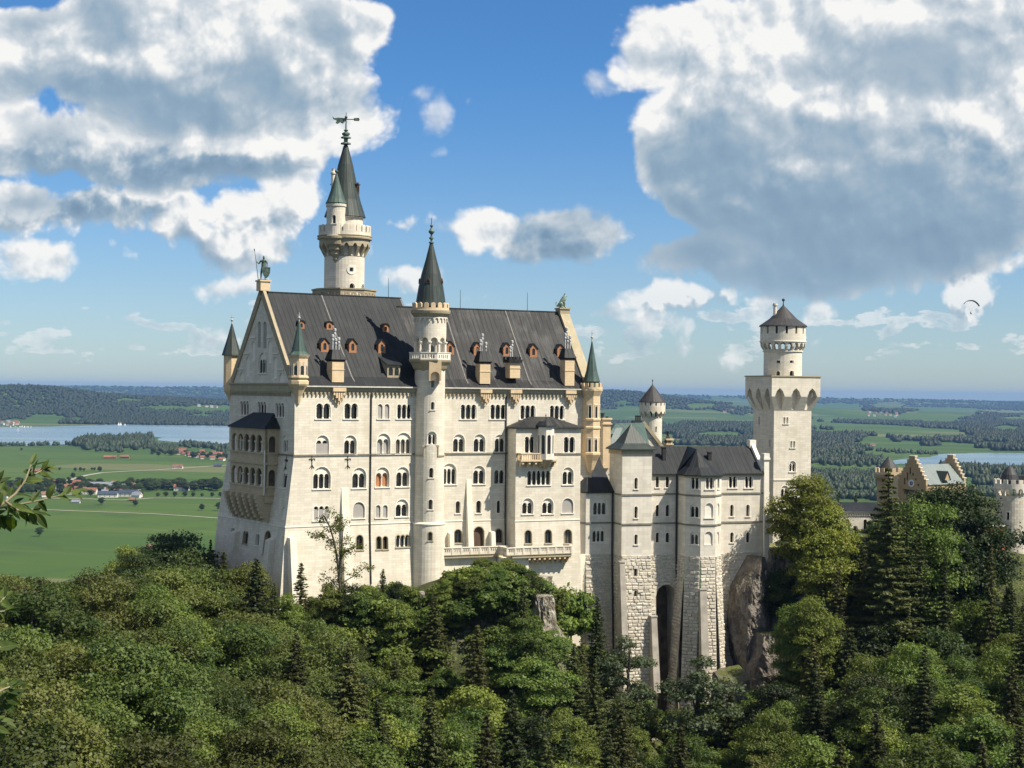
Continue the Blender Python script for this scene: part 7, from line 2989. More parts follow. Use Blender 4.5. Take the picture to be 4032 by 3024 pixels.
# canopy line: tree tops may not rise above this photo row (keeps the castle in view)
CAN = [(-300, 2180), (0, 2195), (150, 2245), (330, 2255), (420, 2180), (560, 2150), (640, 2105), (740, 2115), (800, 2170), (860, 2140), (960, 2215), (1040, 2200), (1090, 2400), (1180, 2400), (1260, 2400), (1330, 2360), (1450, 2290),
       (1560, 2290), (1620, 2330), (1700, 2340), (1740, 2270), (1800, 2235), (2080, 2240), (2120, 2280), (2150, 2400), (2250, 2440), (2330, 2400), (2400, 2520), (2480, 2560), (2560, 2740), (2680, 2780), (2760, 2680), (2850, 2720), (2950, 2660), (3030, 2640), (3065, 2480), (3110, 2200),
       (3150, 2050), (3250, 2060), (3320, 2060), (3420, 1990), (3500, 1930), (3620, 1960), (3700, 1900), (3790, 1900), (3850, 2080), (3930, 2260), (4032, 2300), (4400, 2200)]


def can(x):
    for (a, u), (b, v) in zip(CAN[:-1], CAN[1:]):
        if x <= b:
            return u + (v - u) * max(0, (x - a)) / (b - a)
    return CAN[-1][1]


# footprints trees must keep out of (world XY polygons)
def fp(pts):
    return [(p.x, p.y) for p in pts]


KEEP = [fp([PA(-5.0, 0, -3.2), PA(ST, 0, -5.0), PB(SB_END + 3, 0, -8.0), PB(SB_END + 3, 0, 26), PA(-5.0, 0, 29)]),
        fp([WF(-7, 0, -2), WF(wend + 3, 0, -7), WF(wend + 3, 0, 14), WF(-7, 0, 14)]),
        fp([QF(-3, 0, -3), QF(QW + 3, 0, -3), QF(QW + 3, 0, QW + 3), QF(-3, 0, QW + 3)]),
        fp([at(3180, 2000, 322), at(3500, 2000, 322), at(3500, 2000, 342), at(3180, 2000, 342)]),
        fp([at(3440, 2000, 370), at(3790, 2000, 370), at(3790, 2000, 410), at(3440, 2000, 410)]),
        fp([at(3820, 2000, 303), at(4200, 2000, 303), at(4200, 2000, 335), at(3820, 2000, 335)])]
tr = random.Random(42)
GL = {
    'beech': ('olive green beech crown in the dense wood of the gorge slope', 'beeches on the gorge slope', 'beech_tree'),
    'maple': ('fresh green broadleaf tree on the slope below the castle', 'broadleaf trees below the castle', 'maple_tree'),
    'dark': ('dark green broadleaf tree beside the castle rock', 'dark trees by the castle rock', 'broadleaf_tree'),
    'spruce': ('tall dark spruce with drooping branches in the wood below the castle', 'spruces on the castle slope', 'spruce_tree'),
    'shrub': ('low green shrub on the rocky ground under the castle walls', 'shrubs under the castle walls', 'shrub'),
}
cnt = {}
placed = []


def put(kind, X, Y, z, h, w=1.0, label=None, force=False):
    if kind == 'spruce' and h > 19:
        kind = 'bigspruce'
    if kind in ('maple', 'dark') and h > 14.5:
        kind = 'big' + kind
    n = {'bigspruce': 2, 'bigmaple': 2, 'bigdark': 1, 'beech': 5, 'maple': 4, 'dark': 3, 'spruce': 4, 'slim': 2, 'linden': 1, 'willow': 1, 'shrub': 3}[kind]
    g = GL.get(kind[3:] if kind[:3] == 'big' else kind)
    cnt[kind] = cnt.get(kind, 0) + 1
    if g and not label:
        tree(kind, tr.randrange(n), (X, Y, z), h, w, g[0], g[1], g[2])
    else:
        tree(kind, tr.randrange(n), (X, Y, z), h, w, label, None, {'slim': 'spruce_tree', 'spruce': 'spruce_tree', 'linden': 'linden_tree', 'willow': 'willow_tree', 'maple': 'maple_tree', 'dark': 'broadleaf_tree', 'beech': 'beech_tree', 'shrub': 'shrub', 'bigspruce': 'spruce_tree', 'bigmaple': 'maple_tree', 'bigdark': 'broadleaf_tree'}[kind])


def hero(kind, x, ytop, Y, w, label, hmin=None):
    """a tree singled out in the photo: its top seen at (x, ytop)"""
    top = at(x, ytop, Y)
    g = float(hill_z(top.x, top.y)[0])
    h = max(top.z - g, hmin or 1.0)
    put(kind, top.x, top.y, top.z - h, h, w, label)
    placed.append((top.x, top.y, 2.5))


hero('slim', 1186, 2212, 246, 1.5, 'slender light green spruce at the foot of the bright palace corner')
hero('spruce', 1008, 2192, 236, 1.0, 'spruce standing in front of the shaded west gable')
hero('slim', 880, 2160, 246, 1.5, 'narrow spruce beside the far left corner of the palace')
hero('dark', 670, 2085, 268, 1.25, 'large dark round tree on the skyline left of the palace')
hero('dark', 760, 2120, 262, 1.0, 'dark tree between the big round tree and the palace')
hero('dark', 560, 2165, 258, 1.0, 'dark green tree leftmost of the group on the ridge')
hero('maple', 500, 2150, 262, 0.8, 'thin pale green tree rising on the left end of the ridge')
hero('spruce', 830, 2120, 275, 0.6, 'dark spruce peeping behind the ridge next to the palace')
hero('slim', 1508, 2235, 250, 1.3, 'small spruce in front of the palace wall left of the stair tower')
hero('slim', 1700, 2330, 248, 1.2, 'small conifer in front of the stair tower foot')
hero('spruce', 2352, 2345, 250, 0.72, 'dark spruce between the annex and the square wing tower foot')
hero('spruce', 2290, 2500, 244, 0.8, 'broad spruce below the annex masonry')
hero('willow', 2480, 2455, 246, 0.85, 'grey green feathery tree in front of the rough stone base')
hero('willow', 2745, 2520, 240, 1.0, 'airy grey green tree in front of the polygonal stone bay')
hero('spruce', 2060, 2290, 244, 0.8, 'tall spruce growing against the green mound below the terrace')
hero('linden', 3178, 1858, 281, 1.02, 'bright yellow green linden in front of the square tower')
hero('linden', 3235, 1975, 277, 0.85, 'smaller linden right below the bright crown by the square tower')
hero('spruce', 3500, 1826, 259, 1.1, 'tallest spruce right of the linden, in front of the gatehouse')
hero('spruce', 3572, 1975, 262, 0.9, 'spruce just right of the tallest one before the gatehouse')
hero('spruce', 3400, 2110, 264, 0.9, 'tall spruce on the left of the highest spruce on the right slope')
hero('spruce', 3620, 2050, 262, 0.85, 'tall spruce on the right of the highest spruce on the right slope')
hero('spruce', 3300, 2230, 258, 0.9, 'dark spruce right below the linden on the right slope')
hero('spruce', 3720, 2170, 260, 0.85, 'spruce below the wide dark tree on the right slope')
hero('maple', 3655, 1950, 272, 0.75, 'sunlit broadleaf tree below the stepped gable')
hero('dark', 3775, 1888, 280, 1.0, 'wide dark tree between the gatehouse and the round gate tower')
hero('dark', 3700, 1905, 282, 1.1, 'dark tree under the gatehouse roof dormer')
hero('spruce', 3905, 2130, 264, 0.6, 'spruce in front of the red gatehouse wing')
hero('spruce', 3985, 2280, 268, 0.55, 'slim spruce in front of the round gate tower')
hero('dark', 3085, 2215, 279, 0.75, 'dark small tree between the courtyard edge and the linden')
hero('maple', 3125, 2380, 258, 0.62, 'bright maple to the right of the grey rock')
hero('maple', 3205, 2330, 256, 0.75, 'bright maple high on the right slope under the linden')
hero('spruce', 3235, 2250, 262, 0.9, 'shaded spruce on the right slope under the linden')
hero('slim', 3560, 1850 + 170, 300, 0.9, 'narrow conifer by the gatehouse gateway')
hero('slim', 3300, 1930, 340, 0.8, 'small conifer behind the long low building')
hero('slim', 3370, 1935, 342, 1.0, 'second small conifer behind the long low building')
for x, y, Y, w in ((1950, 2235, 258, 1.5), (1850, 2240, 256, 1.5), (1780, 2262, 255, 1.3), (2040, 2232, 257, 1.4), (2110, 2275, 256, 1.2), (1600, 2318, 252, 1.6), (1440, 2318, 250, 1.5),
                   (2180, 2330, 262, 0.8), (1560, 2300, 254, 1.2), (2010, 2205, 261, 1.2), (1930, 2215, 261, 1.2), (1720, 2318, 254, 1.2), (2250, 2350, 268, 0.8), (2230, 2300, 270, 0.6)):
    p = at(x, y, Y)
    g = float(hill_z(p.x, p.y)[0])
    put('shrub', p.x, p.y, min(g, p.z - 1.6), max(p.z - g, 1.8), w)

for x, y, Y, kd, w_ in ((1232, 2345, 246, 'maple', .8), (1300, 2290, 247, 'maple', .8), (1385, 2300, 247, 'dark', .7), (1415, 2330, 246, 'maple', .9), (1462, 2290, 248, 'maple', .8), (1555, 2278, 249, 'dark', .7),
                     (1610, 2305, 249, 'maple', .9), (1650, 2350, 248, 'spruce', .9), (1745, 2275, 250, 'maple', .8), (1350, 2350, 245, 'spruce', .8), (1120, 2330, 243, 'maple', .9), (1080, 2290, 240, 'spruce', .8), (1880, 2225, 252, 'maple', .8), (1960, 2215, 252, 'maple', .9), (2080, 2250, 252, 'dark', .8), (1800, 2240, 251, 'spruce', .8)):
    top = at(x, y, Y)
    g = float(hill_z(top.x, top.y)[0])
    put(kd, top.x, top.y, g, max(top.z - g, 3), w_)
    placed.append((top.x, top.y, 1.5))
mr = random.Random(77)
for k in range(70):
    x = mr.uniform(1380, 2150)
    yl = can(x)
    y = yl + mr.uniform(10, 260)
    Y = 262 - (y - 2250) / 260 * 18 + mr.uniform(-3, 3)
    p = at(x, y, Y)
    if any(pip(p.x, p.y, k_) for k_ in KEEP):
        continue
    g = float(hill_z(p.x, p.y)[0])
    h = mr.uniform(2.5, 5.5)
    kd = mr.choice(['shrub', 'shrub', 'maple', 'maple', 'dark', 'spruce', 'slim2'])
    _, pyt = proj((p.x, p.y, g + h))
    if pyt < yl + 8:
        h = max(1.3, at(x, yl + 8, p.y).z - g)
    if kd == 'slim2':
        tree('slim', mr.randrange(2), (p.x, p.y, g), h * 1.2, 1.4, 'slender young spruce on the mound below the terrace', 'young spruces on the mound', 'spruce_tree')
    else:
        put('shrub' if h < 2.8 else kd, p.x, p.y, g, h, 1.3 if h > 2.8 else 1.2)

# the general wood
sp_ = 6.9
for iy in range(int(70 / sp_), int(345 / sp_)):
    Y0 = iy * sp_
    x0, x1 = ux(-330, Y0), ux(4420, Y0)
    n = int((x1 - x0) / sp_)
    for ix in range(n + 1):
        X = x0 + ix * sp_ + (iy % 2) * sp_ / 2 + tr.uniform(-2.2, 2.2)
        Y = Y0 + tr.uniform(-2.2, 2.2)
        if any(pip(X, Y, k) for k in KEEP):
            continue
        if any((X - a) ** 2 + (Y - b) ** 2 < c * c for a, b, c in placed):
            continue
        g = float(hill_z(X, Y)[0])
        pxx, pyg = proj((X, Y, g))
        if Y > 300 and pxx < 3020:
            continue
        left_ = pxx < 1250 + (Y - 150) * 1.2
        u = tr.random()
        if left_:
            kind = 'beech' if u < 0.66 else ('maple' if u < 0.84 else ('dark' if u < 0.90 else 'spruce'))
            h = tr.uniform(8.0, 16.0) if kind != 'spruce' else tr.uniform(12, 17)
        elif pxx > 2950 and Y > 225:
            kind = 'dark' if u < 0.28 else ('spruce' if u < 0.66 else 'maple')
            h = tr.uniform(12, 18) if kind != 'spruce' else tr.uniform(17, 27)
        else:
            kind = 'maple' if u < 0.56 else ('spruce' if u < 0.80 else ('dark' if u < 0.92 else 'beech'))
            h = tr.uniform(7, 13.5) if kind != 'spruce' else tr.uniform(12, 19)
        # only what can be seen: skip the deep hidden ones near the camera bottom edge
        _, pyt = proj((X, Y, g + h * 1.05))
        if pyt > 3230:
            continue
        wr_ = 4.0 / Y * F * (h / 10)
        lim = max(can(pxx), can(pxx - wr_ * 0.6), can(pxx + wr_ * 0.6)) + tr.uniform(0, 45)
        if 3230 < pxx < 3830 and Y < 268:
            lim = max(lim, 2480 + tr.uniform(-60, 120))
        if pyt < lim:
            top = at(pxx, lim, Y)
            h2 = top.z - g
            if h2 < 2.2:
                if h2 > 0.8 and tr.random() < 0.6 and Y > 225:
                    put('shrub', X, Y, g, max(h2, 1.2), 1.2)
                continue
            if kind == 'spruce' and h2 < 6:
                kind = 'maple'
            w = min(1.6, (h / h2) ** 0.5)
            if h2 < 3.4:
                kind = 'shrub'
            put(kind, X, Y, g, h2, w)
        else:
            put(kind, X, Y, g, h, tr.uniform(0.92, 1.12))
print('trees', cnt)

# undergrowth: one mass of low leaves between the trunks
gp = []
r = np.random.default_rng(9)
n = 70000
pxs = r.uniform(-200, 4250, n)
Yg = r.uniform(150, 300, n)
Xg = ux(pxs, Yg)
Zg = hill_z(Xg, Yg)
sxp, syp = projv(Xg, Yg, Zg)
lim = np.array([can(v) for v in sxp])
nzz = fbm(Xg / 5, Yg / 5, 3, 31)
ok = (syp > lim + 5) & (nzz > 0.40)
inside = np.zeros(n, bool)
for k in KEEP[:3]:
    for i in np.where(ok)[0]:
        if not inside[i] and pip(Xg[i], Yg[i], k):
            inside[i] = True
ok &= ~inside
C = np.stack([Xg[ok], Yg[ok], Zg[ok] + r.uniform(0.05, 0.9, ok.sum())], -1)
V = leaf_quads(C, r.normal(size=C.shape) * 0.5 + np.array([0, -0.3, 0.8]), np.full(len(C), 0.5), r)
me = quads_mesh('undergrowth', V, [M['leafB']])
o = link(bpy.data.objects.new('undergrowth', me))
tag(o, 'low leafy undergrowth covering the ground between the trees', 'undergrowth', None, 'stuff')

# half bare tree in front of the bright palace wall
bt = thing('bare_tree', 'half bare crooked tree with thin leaves before the bright palace wall', 'tree', tuple(at(1345, 2440, 247)))
Yb = 247
pp = lambda x, y, dy=0: at(x, y, Yb + dy)
limbs = [([(1347, 2480), (1340, 2330), (1330, 2220), (1318, 2140), (1300, 2080), (1282, 2040), (1270, 2025)], 0.28),
         ([(1332, 2225), (1350, 2180), (1380, 2165), (1410, 2150)], 0.14),
         ([(1318, 2140), (1290, 2120), (1250, 2110), (1230, 2100)], 0.10),
         ([(1335, 2260), (1345, 2150), (1352, 2080), (1350, 2030)], 0.12),
         ([(1338, 2300), (1390, 2270), (1430, 2240), (1455, 2235)], 0.10),
         ([(1340, 2330), (1310, 2290), (1290, 2270)], 0.08), ([(1300, 2080), (1325, 2060), (1345, 2045)], 0.07)]
mb = MB()
tips = []
rb_ = random.Random(3)
for k, (pl, rad0) in enumerate(limbs):
    P3 = [pp(x, y, (k - 3) * 0.5 * (i / len(pl))) for i, (x, y) in enumerate(pl)]
    mb.tube(P3, [rad0 * (1 - 0.8 * i / (len(P3) - 1)) for i in range(len(P3))], 6)
    for i in range(1, len(P3)):
        for _ in range(4):
            b = P3[i - 1].lerp(P3[i], rb_.random())
            e_ = b + Vector((rb_.uniform(-1.3, 1.3), rb_.uniform(-1, 1), rb_.uniform(-0.5, 1.0)))
            mb.tube([b, e_], [0.035, 0.01], 3)
            tips.append(e_)
            tips.append(b.lerp(e_, 0.6))
mb.build('trunk', M['bark'], bt)
C = []
o0 = np.array(origin_of(bt))
for t_ in tips:
    for _ in range(20):
        C.append([t_.x + rb_.gauss(0, .3), t_.y + rb_.gauss(0, .3), t_.z + rb_.gauss(0, .25)])
C = np.array(C) - o0
V = leaf_quads(C, r.normal(size=C.shape) + np.array([0, -.3, .5]), np.full(len(C), 0.28), r)
me = quads_mesh('crown', V, [M['leafD']])
o = link(bpy.data.objects.new('crown', me))
o.parent = bt

# lone trees and village trees of the plain (low detail, one shared crown)
cr, mbt = broadleaf(700, 5.2, 11.0, 26, 4200, 0.75, 'fieldleaf', base=0.08)
tmp = mbt.build('trunk', M['bark'])
tm2 = tmp.data
bpy.data.objects.remove(tmp)


def far_tree(x, y, h, label, group, w=1.0):
    q = vpt(x, y)
    t = thing('field_tree', label, 'tree', (q.x, q.y, q.z), group, random.uniform(0, 6))
    t.scale = (h / 11 * w, h / 11 * w, h / 11)
    for nm, me in (('crown', cr), ('trunk', tm2)):
        o = link(bpy.data.objects.new(nm, me))
        o.parent = t


for x, y, h, lb in ((155, 2112, 11.5, 'lone dark round tree in the nearest meadow at the left'), (400, 1988, 12, 'lone tree below the village roofs, left of its twin'), (533, 1993, 10, 'lone tree below the village, right of its twin'),
                    (795, 2010, 10, 'small lone tree in the meadow left of the palace edge'), (866, 2012, 14, 'larger lone tree touching the palace edge'), (393, 1858, 12, 'round tree beside the bend of the curving road'),
                    (288, 1884, 12, 'tree where the curving road leaves the village'), (85, 1774, 8, 'small tree at the left in the far meadow')):
    far_tree(x, y, h, lb, None)
for x in (622, 653, 688, 728, 760, 795, 835, 868):
    far_tree(x, 1957, random.uniform(7, 10), 'small round tree in the row along the village street', 'row of small trees along the village street')
tv = random.Random(8)
vt = []
for k in range(190):
    x = tv.uniform(-120, 880)
    y = tv.choice([tv.uniform(1905, 1935), tv.uniform(1930, 1955)]) if x < 560 else tv.uniform(1918, 1935)
    far_tree(x, y, tv.uniform(9, 16) if x < 560 else tv.uniform(13, 20), 'dark tree among the village houses', 'trees among the village houses', 1.15)
for k in range(30):
    x = tv.uniform(590, 900)
    far_tree(x, 1798 + (x - 700) * 0.06 + tv.uniform(-12, 4), tv.uniform(10, 18), 'dark tree around the red roofed hamlet by the lake', 'trees around the lakeside hamlet', 1.1)
for x, y in ((235, 1853), (297, 1856), (316, 1855), (362, 1852), (372, 1853), (330, 1856), (270, 1895)):
    far_tree(x, y, tv.uniform(6, 9), 'small field bush in the middle meadow', 'bushes in the middle meadow')

# ================================================================== HOUSES IN THE VALLEY
M['hwall'] = mat_plain('white_house_wall', (0.68, 0.66, 0.60), 0.9, 0.1, 0.05)
M['hwood'] = mat_plain('brown_barn_wall', (0.24, 0.16, 0.10), 0.9, 0.2, 0.1)
M['hred'] = mat_plain('red_tile_roof', (0.26, 0.115, 0.075), 0.8, 0.3, 0.1)
M['hbrown'] = mat_plain('brown_tile_roof', (0.22, 0.12, 0.085), 0.8, 0.3, 0.1)
M['hgrey'] = mat_plain('grey_metal_roof', (0.22, 0.24, 0.28), 0.5, 0.2, 0.1)
M['hblue'] = mat_plain('dark_blue_roof', (0.055, 0.07, 0.11), 0.5, 0.2, 0.1)


def house(x, y, w, d, hw, hr, rz, roof, wall, label, group=None, name='house', cat='house'):
    q = vpt(x, y)
    t = thing(name, label, cat, tuple(q), group, rz)
    mb = MB()
    z0 = -0.5
    w, d, hw, hr = w * 0.74, d * 0.78, hw * 0.85, hr * 0.85
    X, Y_ = w / 2, d / 2
    mb.prism([Vector((-X, -Y_, z0)), Vector((X, -Y_, z0)), Vector((X, Y_, z0)), Vector((-X, Y_, z0))], [Vector((-X, -Y_, hw)), Vector((X, -Y_, hw)), Vector((X, Y_, hw)), Vector((-X, Y_, hw))])
    for s in (-X, X):
        mb.face([Vector((s, -Y_, hw)), Vector((s, Y_, hw)), Vector((s, 0, hw + hr))])
    mb.v = [tuple(Vector(v) + q) for v in mb.v]
    a = mb.build('wall', M[wall], t)
    mb = MB()
    e = 0.9
    for s in (-1, 1):
        k = hr / Y_
        pts = [Vector((-X - e, s * (Y_ + e), hw - e * k)), Vector((X + e, s * (Y_ + e), hw - e * k)), Vector((X + e, 0, hw + hr)), Vector((-X - e, 0, hw + hr))]
        mb.prism(pts, [p_ + Vector((0, 0, 0.3)) for p_ in pts])
    mb.bx(Vector((X * 0.3, 0.8, 0)), (1, 0, 0), (0, 1, 0), 0.5, 0.5, hw + hr * 0.6, hw + hr + 1.0)
    mb.v = [tuple(Vector(v) + q) for v in mb.v]
    mb.build('roof', M[roof], t)
    for zz in (1.0, 3.9):
        if w > 14 and wall == 'hwall' and group is None:
            mb = MB()
            for k in range(4):
                if zz + 1.6 < hw:
                    xx = -X + w * (k + 0.5) / 4
                    mb.face([Vector((xx - .6, -Y_ - .03, zz)), Vector((xx + .6, -Y_ - .03, zz)), Vector((xx + .6, -Y_ - .03, zz + 1.4)), Vector((xx - .6, -Y_ - .03, zz + 1.4))])
            mb.v = [tuple(Vector(v) + q) for v in mb.v]
            if mb.v:
                mb.build('window_row', M['glass'], t)
    return t


hs_ = random.Random(12)
# singled out buildings
for (x, y, w, d, hw, hr, rz, rf, wl, lb) in (
    (375, 1922, 88, 22, 7, 6, 0.05, 'hgrey', 'hwall', 'long pale grey roofed hall at the back of the village'),
    (425, 1958, 42, 20, 7, 5, 0.1, 'hblue', 'hwall', 'broad dark blue roofed house in the village front row'),
    (505, 1955, 40, 18, 8, 5, -0.05, 'hblue', 'hwall', 'white house with dark blue roof right of the orange roofed one'),
    (470, 1952, 22, 16, 8, 5, 0.1, 'hred', 'hwall', 'orange roofed white house between two dark blue roofs'),
    (355, 1946, 30, 16, 8, 5, 0.0, 'hred', 'hwall', 'wide red roofed white house left of the blue roofs'),
    (262, 1946, 24, 14, 7, 5, 0.1, 'hred', 'hwall', 'red roofed house at the left of the village front row'),
    (303, 1912, 18, 12, 7, 5, 0.0, 'hred', 'hwall', 'bright red roofed house just left of the long grey hall'),
    (450, 1918, 14, 10, 8, 5, 0.4, 'hred', 'hwood', 'narrow orange red house behind the village trees'),
    (225, 1912, 24, 14, 7, 5, 0.0, 'hbrown', 'hwall', 'brown roofed white farmhouse at the left of the village'),
    (715, 1932, 34, 16, 8, 5, 0.0, 'hred', 'hwall', 'red roofed white inn in the row of big trees'),
    (705, 1910, 36, 14, 6, 4, 0.0, 'hblue', 'hwall', 'blue roofed hall behind the red roofed inn'),
    (540, 1930, 18, 12, 7, 4, 0.2, 'hred', 'hwall', 'small red roofed house at the right end of the village'),
    (508, 1919, 16, 10, 7, 4, 0.1, 'hbrown', 'hwall', 'small brown roofed house at the back right of the village'),
    (425, 1806, 26, 14, 5, 5, 0.1, 'hred', 'hwood', 'orange roofed field barn, left one of a pair'),
    (443, 1806, 26, 13, 5, 5, 0.1, 'hbrown', 'hwood', 'dark brown field barn touching the orange one'),
    (492, 1804, 30, 13, 5, 5, 0.0, 'hbrown', 'hwood', 'lone brown field barn right of the pair'),
    (700, 1845, 30, 14, 6, 5, 0.0, 'hbrown', 'hwall', 'tan barn standing on the curving road'),
    (857, 1838, 24, 12, 4, 5, 0.1, 'hblue', 'hwood', 'dark hut by the road next to the palace edge'),
    (175, 1858, 24, 12, 4, 5, 0.1, 'hred', 'hwood', 'tan hut in the middle meadow behind the branch'),
    (143, 1860, 20, 12, 4, 5, 0.1, 'hbrown', 'hwood', 'brown hut left of the tan one behind the branch'),
    (590, 2163, 11, 8, 3, 3, 0.2, 'hbrown', 'hwood', 'small hut in the near meadow above the dark ridge trees'),
    (3436, 1755, 24, 12, 5, 4, 0.1, 'hbrown', 'hwall', 'lone barn on the green knoll by the right lake'),
    (520, 1972, 11, 8, 3, 3, 0.0, 'hbrown', 'hwood', 'small shed below the village street'),
    (300, 1981, 16, 8, 3, 3, 0.0, 'hgrey', 'hwall', 'low white shed below the village street'),
):
    house(x, y, w, d, hw, hr, rz, rf, wl, lb)
for k in range(34):
    x, y = hs_.uniform(-150, 560), hs_.uniform(1918, 1962)
    house(x, y, hs_.uniform(12, 20), hs_.uniform(9, 13), 6, 4.5, hs_.uniform(-.5, .5), hs_.choice(['hred', 'hred', 'hbrown', 'hgrey']), 'hwall', 'village house among the trees at the left', 'village houses behind the near branch')
for k in range(44):
    x = hs_.uniform(695, 880)
    y = 1786 + (x - 700) * 0.10 + hs_.uniform(-14, 12)
    house(x, y, hs_.uniform(11, 18), hs_.uniform(8, 12), 5.5, 4.5, hs_.uniform(-.4, .4), hs_.choice(['hred', 'hred', 'hred', 'hbrown']), 'hwall', 'red roofed house in the hamlet by the lake', 'houses of the lakeside hamlet')
for k in range(14):
    house(hs_.uniform(5, 70), hs_.uniform(1664, 1678), 22, 14, 8, 6, hs_.uniform(-.4, .4), hs_.choice(['hred', 'hgrey', 'hbrown']), 'hwall', 'tiny white house on the far shore at the left', 'houses on the far lake shore')
for x0, x1, y0, y1, n, grp, lb in ((3400, 3540, 1622, 1645, 16, 'houses of the far hill village', 'far white house of the village on the hills right of the square tower'),
                                  (3810, 3900, 1633, 1638, 5, 'far farm buildings on the right hills', 'far white farm building on the right hills'),
                                  (2840, 2910, 1620, 1630, 5, 'far farm houses left of the square tower', 'far orange roofed farmhouse left of the square tower'),
                                  (770, 850, 1604, 1612, 4, 'farm houses above the lake near the palace', 'far white farmhouse above the lake near the palace edge')):
    for k in range(n):
        x, y = hs_.uniform(x0, x1), hs_.uniform(y0, y1)
        d_ = ray(x, y)
        Yq = 9000.0
        for _ in range(40):                                          # march to the real ground
            zr_ = d_.z / d_.y * Yq
            if zr_ <= vz(d_.x / d_.y * Yq, Yq):
                break
            Yq += 250
        Xq = d_.x / d_.y * Yq
        t = house(x, 1900, 26, 16, 8, 7, hs_.uniform(-.5, .5), hs_.choice(['hred', 'hbrown', 'hgrey']), 'hwall', lb, grp)
        t.location = (Xq, Yq, vz(Xq, Yq))
M['sail'] = mat_plain('white_sail', (0.85, 0.85, 0.83), 0.7, 0.05)


def boat(x, y, h, label, group=None):
    q = vpt(x, y)
    t = thing('sailing_boat', label, 'boat', tuple(q), group, random.uniform(-.5, .5))
    mb = MB()
    A = [Vector(p_) for p_ in ((-3, -.4, 0.8), (0, -1.2, 0.8), (3, -.9, 0.8), (3, .9, 0.8), (0, 1.2, 0.8), (-3, .4, 0.8))]
    B = [p_ + Vector((0, 0, 1.0)) for p_ in A]
    mb.prism(A, B)
    mb.v = [tuple(Vector(v) + q) for v in mb.v]
    mb.build('hull', M['sail'], t)
    mb = MB()
    mb.tube([(0, 0, 1.5), (0, 0, h)], 0.12, 5)
    mb.v = [tuple(Vector(v) + q) for v in mb.v]
    mb.build('mast', M['iron'], t)
    mb = MB()
    for a in ([(0.1, 0, 2.2), (h * .38, .3, 2.2), (0.1, 0, h)], [(-.1, 0, h * .85), (-h * .28, -.2, 2.0), (-.1, 0, 2.0)]):
        mb.prism([Vector(p_) for p_ in a], [Vector(p_) + Vector((0, 0.12, 0)) for p_ in a])
    mb.v = [tuple(Vector(v) + q) for v in mb.v]
    mb.build('sail', M['sail'], t)


boat(70, 1697, 15, 'lone white sailing boat at the left of the lake')
boat(467, 1675, 16, 'left white sailing boat of the three in mid lake')
boat(475, 1675, 16, 'middle white sailing boat of the three in mid lake')
boat(492, 1675, 10, 'small right sailing boat of the three in mid lake')
for k in range(14):
    boat(hs_.uniform(40, 125), hs_.uniform(1681, 1684), 8, 'moored white boat in the small marina on the far shore', 'boats moored in the marina')

# ================================================================== GREY ROCK BELOW THE WING
def rock(name, C, sz_, seed, label, mat, sub=48, cuts=46, rough=0.10):
    """fractured rock: a lump cut by many random planes, with ledges and fine roughness"""
    r = np.random.default_rng(seed)
    U, V_ = np.meshgrid(np.linspace(0, 2 * np.pi, sub), np.linspace(0.01, np.pi - 0.01, sub))
    P = np.stack([np.cos(U) * np.sin(V_), np.sin(U) * np.sin(V_), np.cos(V_)], -1).reshape(-1, 3) * 1.35
    P *= 1.0 / ((np.abs(P / 1.35) ** 5).sum(-1) ** 0.2)[:, None] ** 0.75
    for _ in range(cuts):
        n = r.normal(size=3) * np.array([1, 1, 0.22])
        n /= np.linalg.norm(n)
        d = P @ n
        lim = r.uniform(0.84, 1.18)
        P -= np.maximum(d - lim, 0)[:, None] * n
    z = P[:, 2] = np.clip(P[:, 2], -1.15, 1.12)
    led = np.floor(z * 6 + fbm(P[:, 0] * 2 + 9, P[:, 1] * 2 + 9, 3, seed) * 2.5)
    h = np.sin(led * 12.9898 + seed) * 43758.5453
    k = 1 + (h - np.floor(h) - 0.5) * 0.09
    a = np.arctan2(P[:, 1], P[:, 0])
    k += (fbm(a * 3.2 + 20, z * 5 + 20, 5, seed + 3) - 0.5) * rough * 2.2
    k += (fbm(a * 14 + 20, z * 14 + 20, 3, seed + 5) - 0.5) * rough * 0.9
    X, Y, Z = P[:, 0] * k * sz_[0], P[:, 1] * k * sz_[1], z * sz_[2]
    sh = (sub, sub)
    o = grid_mesh(name, X.reshape(sh), Y.reshape(sh), Z.reshape(sh), mat, None, label, 'rock', smooth=False)
    o.location = C
    return o


m, T = new_mat('grey_rock')
geo = T.n('ShaderNodeNewGeometry')
p = geo.outputs['Position']
n1 = T.noise(p, 0.35, 6, 0.65)
n2 = T.noise(p, 1.8, 5, 0.65)
vst = T.noise(T.n('ShaderNodeVectorMath', operation='MULTIPLY', i={0: p, 1: (1.4, 1.4, 0.25)}), 0.8, 4, 0.6)
c = T.mix(T.ss(n1, 0.38, 0.62), (0.11, 0.095, 0.082), (0.235, 0.21, 0.18))
c = T.mix(T.m('MULTIPLY', T.ss(vst, 0.5, 0.7), 0.6), c, (0.075, 0.066, 0.06))
c = T.mix(T.m('MULTIPLY', T.ss(n2, 0.56, 0.66), 0.6), c, (0.34, 0.32, 0.28))
sp = T.n('ShaderNodeSeparateXYZ', i={0: geo.outputs['Normal']})
gr = T.m('MULTIPLY', T.ss(sp.outputs[2], 0.55, 0.85), T.ss(n1, 0.40, 0.55))
c = T.mix(gr, c, (0.09, 0.10, 0.028))
finish(T, c, 0.95, T.m('ADD', n1, T.m('MULTIPLY', n2, 0.5)), 0.9, 0.8)
M['rock'] = m
m2, T = new_mat('pale_limestone_rock')
geo = T.n('ShaderNodeNewGeometry')
n1 = T.noise(geo.outputs['Position'], 0.7, 6, 0.65)
